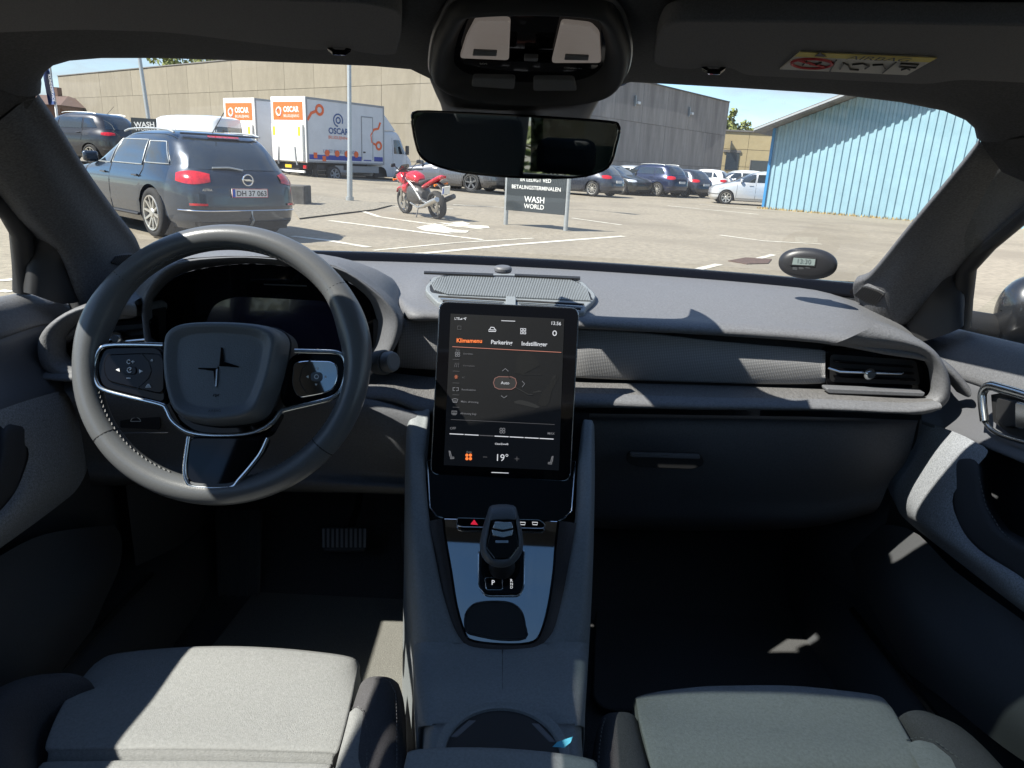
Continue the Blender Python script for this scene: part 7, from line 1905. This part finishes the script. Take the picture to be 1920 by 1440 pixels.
stitch_line([AZ(u, v, .604 + (v - 1271) * .00012) for u, v, y in ((700, 1271, .768), (730, 1276, .768), (742, 1300, .74), (744, 1350, .69), (744, 1410, .62), (744, 1450, .59))], drv, Vector((0, -.4, .9)))
inlay(psg, [[(1700, 1395, .66), (1722, 1388, .655), (1750, 1394, .65)], [(1716, 1425, .63), (1750, 1418, .62), (1790, 1428, .61)], [(1735, 1460, .59), (1775, 1455, .585), (1815, 1468, .57)]], 0, [(1698, 1388, .665), (1720, 1382, .66), (1752, 1388, .655), (1796, 1422, .615), (1825, 1462, .57)])
stitch_line([AZ(u, v, .606 + (v - 1345) * .00012) for u, v, y in ((1135, 1345, .722), (1128, 1370, .70), (1124, 1400, .67), (1122, 1440, .62))], psg, Vector((0, -.4, .9)))

# =============== DOORS ===============
def door(s_, label, D):
    o = empty('front_door', (s_ * .74, .6, .4), 0, label, 'car door')
    X = lambda u, v, x=.70: AX(u, v, s_ * x)
    # structural panel behind everything
    prism('door_shell', [(s_ * .745, 1.32, .40), (s_ * .745, .0, .40), (s_ * .745, .0, .955), (s_ * .745, 1.32, .965)], (-s_, 0, 0), .05, M['doorlow'], o, smooth=False)
    prism('door_skin', [(s_ * .86, 1.40, .30), (s_ * .86, .0, .30), (s_ * .83, .0, .94), (s_ * .83, 1.40, .95)], (-s_, 0, 0), .04, M['bodypaint'], o, smooth=False)
    sheet('window_sill', [[Vector((s_ * x, y, z)) for y in (1.30, 1.1, .8, .4, 0)] for x, z in ((.83, .95), (.772, .975))], M['matblack'], o, 2)
    # belt pad
    r0 = D['sill']; r1 = D['belt']
    a = [X(u, v, .760) for u, v in r0]; b = [X(u, v, .715) for u, v in r1]
    rows = [[p + Vector((s_ * .02, 0, -.02)) for p in a], a, [p.lerp(q, .35) + Vector((-s_ * .012, 0, .010)) for p, q in zip(a, b)], [p.lerp(q, .75) + Vector((-s_ * .010, 0, .004)) for p, q in zip(a, b)], b, [p + Vector((s_ * .03, 0, -.004)) for p in b]]
    for r in rows:
        e_ = r[-1]; r += [Vector((e_.x, yy, e_.z)) for yy in (.7, .4, .0)]
    sheet('upper_pad', rows, M['dash'], o, 3, 3)
    c = [X(u, v, .716) for u, v in D['belt']]; d = [X(u, v, .672) for u, v in D['mid_b']]
    rows = [[p + Vector((s_ * .02, 0, .01)) for p in c], c, [p.lerp(q, .5) + Vector((s_ * .012, 0, 0)) for p, q in zip(c, d)], d, [p + Vector((s_ * .004, 0, -.008)) for p in d], [p + Vector((s_ * .03, 0, -.010)) for p in d]]
    for r in rows:
        e_ = r[-1]; r += [Vector((e_.x, yy, e_.z)) for yy in (.7, .4, .1)]
    sheet('mid_trim', rows, M['door'], o, 3, 3)
    # textile panel
    rows = [[AX(u, v, s_ * x) for u, v, x in r] for r in D['tex']]
    sheet('textile_panel', rows, M['doortex'], o, 4, 4)
    rows = [[AX(u, v, s_ * x) for u, v, x in r] for r in D['pull']]
    sheet('pull_handle', rows, M['pocket'], o, 4, 4)
    if D.get('stitch'): stitch_line([AX(u, v, s_ * x) for u, v, x in D['stitch']], o, Vector((-s_, 0, 0)))
    k = AX(*D['knob'], s_ * .668)
    tube('speaker_badge', [k + Vector((s_ * .006, 0, 0)), k, k + Vector((-s_ * .002, 0, 0))], [.0075, .0075, .006], M['satin'], o, 20)
    # map pocket lower down
    rows = [[AX(u, v, s_ * x) for u, v, x in r] for r in D['low']]
    sheet('map_pocket', rows, M['doorlow'], o, 4, 4)
    # sail panel at the mirror foot, window frame
    sheet('sail_panel', [[AX(u, v, s_ * x) for u, v, x in r] for r in D['sail']], M['matblack'], o, 3, 3)
    tube('window_frame', [AX(u, v, s_ * x) for u, v, x in D['frame']] + [Vector((s_ * .690, .45, 1.322)), Vector((s_ * .690, -.1, 1.322))], .015, M['matblack'], o, 10)
    g_ = [Vector((s_ * .775, 1.24, .975)), Vector((s_ * .775, .02, .965)), Vector((s_ * .695, -.04, 1.325)), Vector((s_ * .695, .58, 1.325)), Vector((s_ * .73, .95, 1.18))]
    prism('door_glass', g_, (-s_, 0, 0), .003, M['glass_side'], o, smooth=False)
    return o, X
dr, X = door(1, 'passenger door with blue grey textile panel and satin inner handle', dict(
    sill=[(1690, 594), (1745, 604), (1803, 618), (1920, 645), (1990, 664)], belt=[(1690, 640), (1752, 690), (1812, 716), (1920, 752), (1990, 782)],
    mid_t=[(1745, 690), (1770, 697), (1812, 712), (1920, 748), (1990, 778)], mid_b=[(1728, 786), (1746, 793), (1800, 812), (1920, 859), (1990, 892)],
    tex=[[(1725, 786, .69), (1750, 796, .672), (1800, 814, .665), (1846, 838, .662)], [(1712, 840, .685), (1735, 846, .660), (1770, 850, .655), (1848, 856, .655)], [(1664, 897, .69), (1700, 905, .655), (1760, 915, .648), (1788, 925, .652)],
         [(1680, 948, .69), (1710, 960, .652), (1765, 975, .645), (1800, 985, .652)], [(1702, 978, .69), (1750, 1000, .652), (1800, 1020, .645), (1835, 1030, .652)], [(1800, 1056, .69), (1850, 1075, .652), (1880, 1075, .645), (1905, 1075, .652)], [(1925, 1152, .69), (1935, 1150, .652), (1940, 1130, .645), (1945, 1105, .652)], [(2060, 1250, .69), (2070, 1240, .652), (2080, 1220, .645), (2090, 1200, .652)]],
    pull=[[(1786, 842, .665), (1805, 848, .662), (1830, 856, .662), (1850, 858, .70)], [(1784, 870, .655), (1808, 872, .650), (1838, 880, .652), (1854, 885, .70)], [(1788, 933, .655), (1812, 930, .648), (1845, 935, .650), (1862, 938, .70)], [(1800, 985, .655), (1830, 985, .648), (1868, 985, .650), (1886, 985, .70)], [(1840, 1030, .655), (1872, 1022, .648), (1900, 1012, .650), (1912, 1005, .70)], [(1925, 1088, .655), (1945, 1068, .648), (1965, 1050, .650), (1975, 1040, .70)], [(2060, 1190, .655), (2080, 1160, .648), (2090, 1140, .650), (2100, 1120, .70)]],
    stitch=[(1828, 858, .6565), (1838, 900, .648), (1850, 950, .648), (1878, 995, .648), (1925, 1040, .648)],
    knob=(1802, 919),
    low=[[(1590, 985, .70), (1700, 990, .695), (1790, 1070, .69), (1920, 1165, .69)], [(1588, 1010, .69), (1680, 1040, .672), (1780, 1130, .665), (1920, 1235, .66)], [(1600, 1060, .67), (1680, 1110, .64), (1790, 1210, .64), (1930, 1320, .64)], [(1640, 1150, .66), (1720, 1210, .635), (1830, 1300, .635), (1960, 1400, .635)], [(1700, 1260, .67), (1780, 1320, .645), (1880, 1400, .645), (2000, 1480, .645)]],
    sail=[[(1672, 636, .68), (1730, 640, .69), (1800, 616, .715), (1806, 600, .735)], [(1690, 600, .685), (1740, 590, .69), (1800, 560, .715), (1812, 540, .735)], [(1728, 562, .68), (1765, 540, .69), (1805, 510, .715), (1815, 495, .735)], [(1800, 470, .672), (1810, 466, .69), (1825, 468, .705), (1840, 470, .73)]],
    frame=[(1802, 612, .745), (1806, 560, .735), (1812, 500, .71), (1850, 456, .70), (1920, 396, .69), (1975, 350, .68)]))
# chrome inner handle
hl = [(1846, 790), (1842, 755), (1843, 735), (1855, 724), (1880, 729), (1930, 744), (1985, 765)]
hb = [(1846, 790), (1862, 808), (1893, 822), (1930, 832), (1985, 850)]
prism('handle_well', [AX(u, v, .6835) for u, v in ((1858, 740), (1880, 736), (1990, 770), (1990, 845), (1893, 814), (1862, 790))], (-1, 0, 0), .002, M['matblack'], dr, smooth=False)
tube('inner_handle', crm([AX(u, v, .672) for u, v in hl], 4), .0068, M['satin'], dr, 10, up=(1, 0, 0), flat=.8)
tube('inner_handle_frame', crm([AX(u, v, .674) for u, v in hb], 4), .0035, M['satin'], dr, 8, up=(1, 0, 0))
prism('handle_lever', rounded([AX(u, v, .676) for u, v in ((1868, 745), (1905, 752), (1905, 800), (1882, 802), (1866, 785))], .006), (-1, 0, 0), .006, M['matblack'], dr, .002)
prism('handle_lever', rounded([AX(u, v, .674) for u, v in ((1902, 752), (1990, 775), (1990, 820), (1902, 802))], .006), (-1, 0, 0), .006, M['satin'], dr, .002)
dl, X = door(-1, 'driver door with grey textile panel at the left picture edge', dict(
    sill=[(120, 570), (90, 558), (45, 549), (0, 556), (-80, 570)], belt=[(118, 610), (80, 610), (40, 622), (0, 636), (-80, 664)],
    mid_t=[(110, 612), (80, 612), (40, 624), (0, 638), (-80, 668)], mid_b=[(125, 735), (100, 735), (42, 752), (0, 768), (-80, 800)],
    tex=[[(135, 728, .69), (110, 734, .672), (60, 748, .665), (0, 768, .662)], [(150, 780, .69), (125, 775, .662), (60, 790, .655), (0, 798, .655)], [(168, 855, .69), (130, 850, .655), (80, 845, .648), (52, 840, .652)],
         [(148, 912, .69), (110, 905, .652), (70, 895, .645), (44, 888, .652)], [(104, 952, .69), (70, 945, .652), (40, 940, .645), (20, 935, .652)], [(0, 1028, .69), (-10, 1015, .652), (-20, 1000, .645), (-30, 985, .652)], [(-120, 1110, .69), (-125, 1100, .652), (-130, 1080, .645), (-135, 1060, .652)]],
    pull=[[(48, 788, .664), (30, 790, .66), (10, 793, .66), (-20, 796, .70)], [(54, 806, .655), (34, 808, .650), (5, 812, .652), (-15, 815, .70)], [(50, 856, .655), (30, 856, .648), (0, 858, .650), (-18, 860, .70)], [(38, 905, .655), (15, 900, .648), (-15, 898, .650), (-30, 895, .70)], [(24, 932, .655), (0, 925, .648), (-30, 920, .650), (-45, 915, .70)], [(-60, 1010, .655), (-80, 990, .648), (-100, 980, .650), (-110, 970, .70)]],
    stitch=None, knob=(29, 870),
    low=[[(215, 985, .70), (150, 990, .695), (60, 1010, .69), (-60, 1080, .69)], [(228, 1010, .69), (160, 1040, .672), (60, 1080, .665), (-60, 1150, .66)], [(225, 1060, .67), (150, 1110, .64), (50, 1180, .64), (-80, 1260, .64)], [(195, 1130, .66), (110, 1200, .635), (10, 1280, .635), (-120, 1360, .635)], [(150, 1230, .67), (60, 1310, .645), (-60, 1380, .645), (-180, 1440, .645)]],
    sail=[[(170, 560, .68), (120, 570, .69), (60, 552, .715), (44, 548, .735)], [(150, 520, .685), (110, 510, .69), (60, 490, .715), (43, 480, .735)], [(122, 484, .68), (90, 462, .69), (52, 440, .715), (40, 430, .735)], [(60, 412, .672), (40, 400, .69), (30, 395, .705), (20, 392, .73)]],
    frame=[(45, 546, .745), (44, 490, .735), (40, 436, .71), (20, 398, .70), (-25, 358, .69), (-90, 306, .68)]))
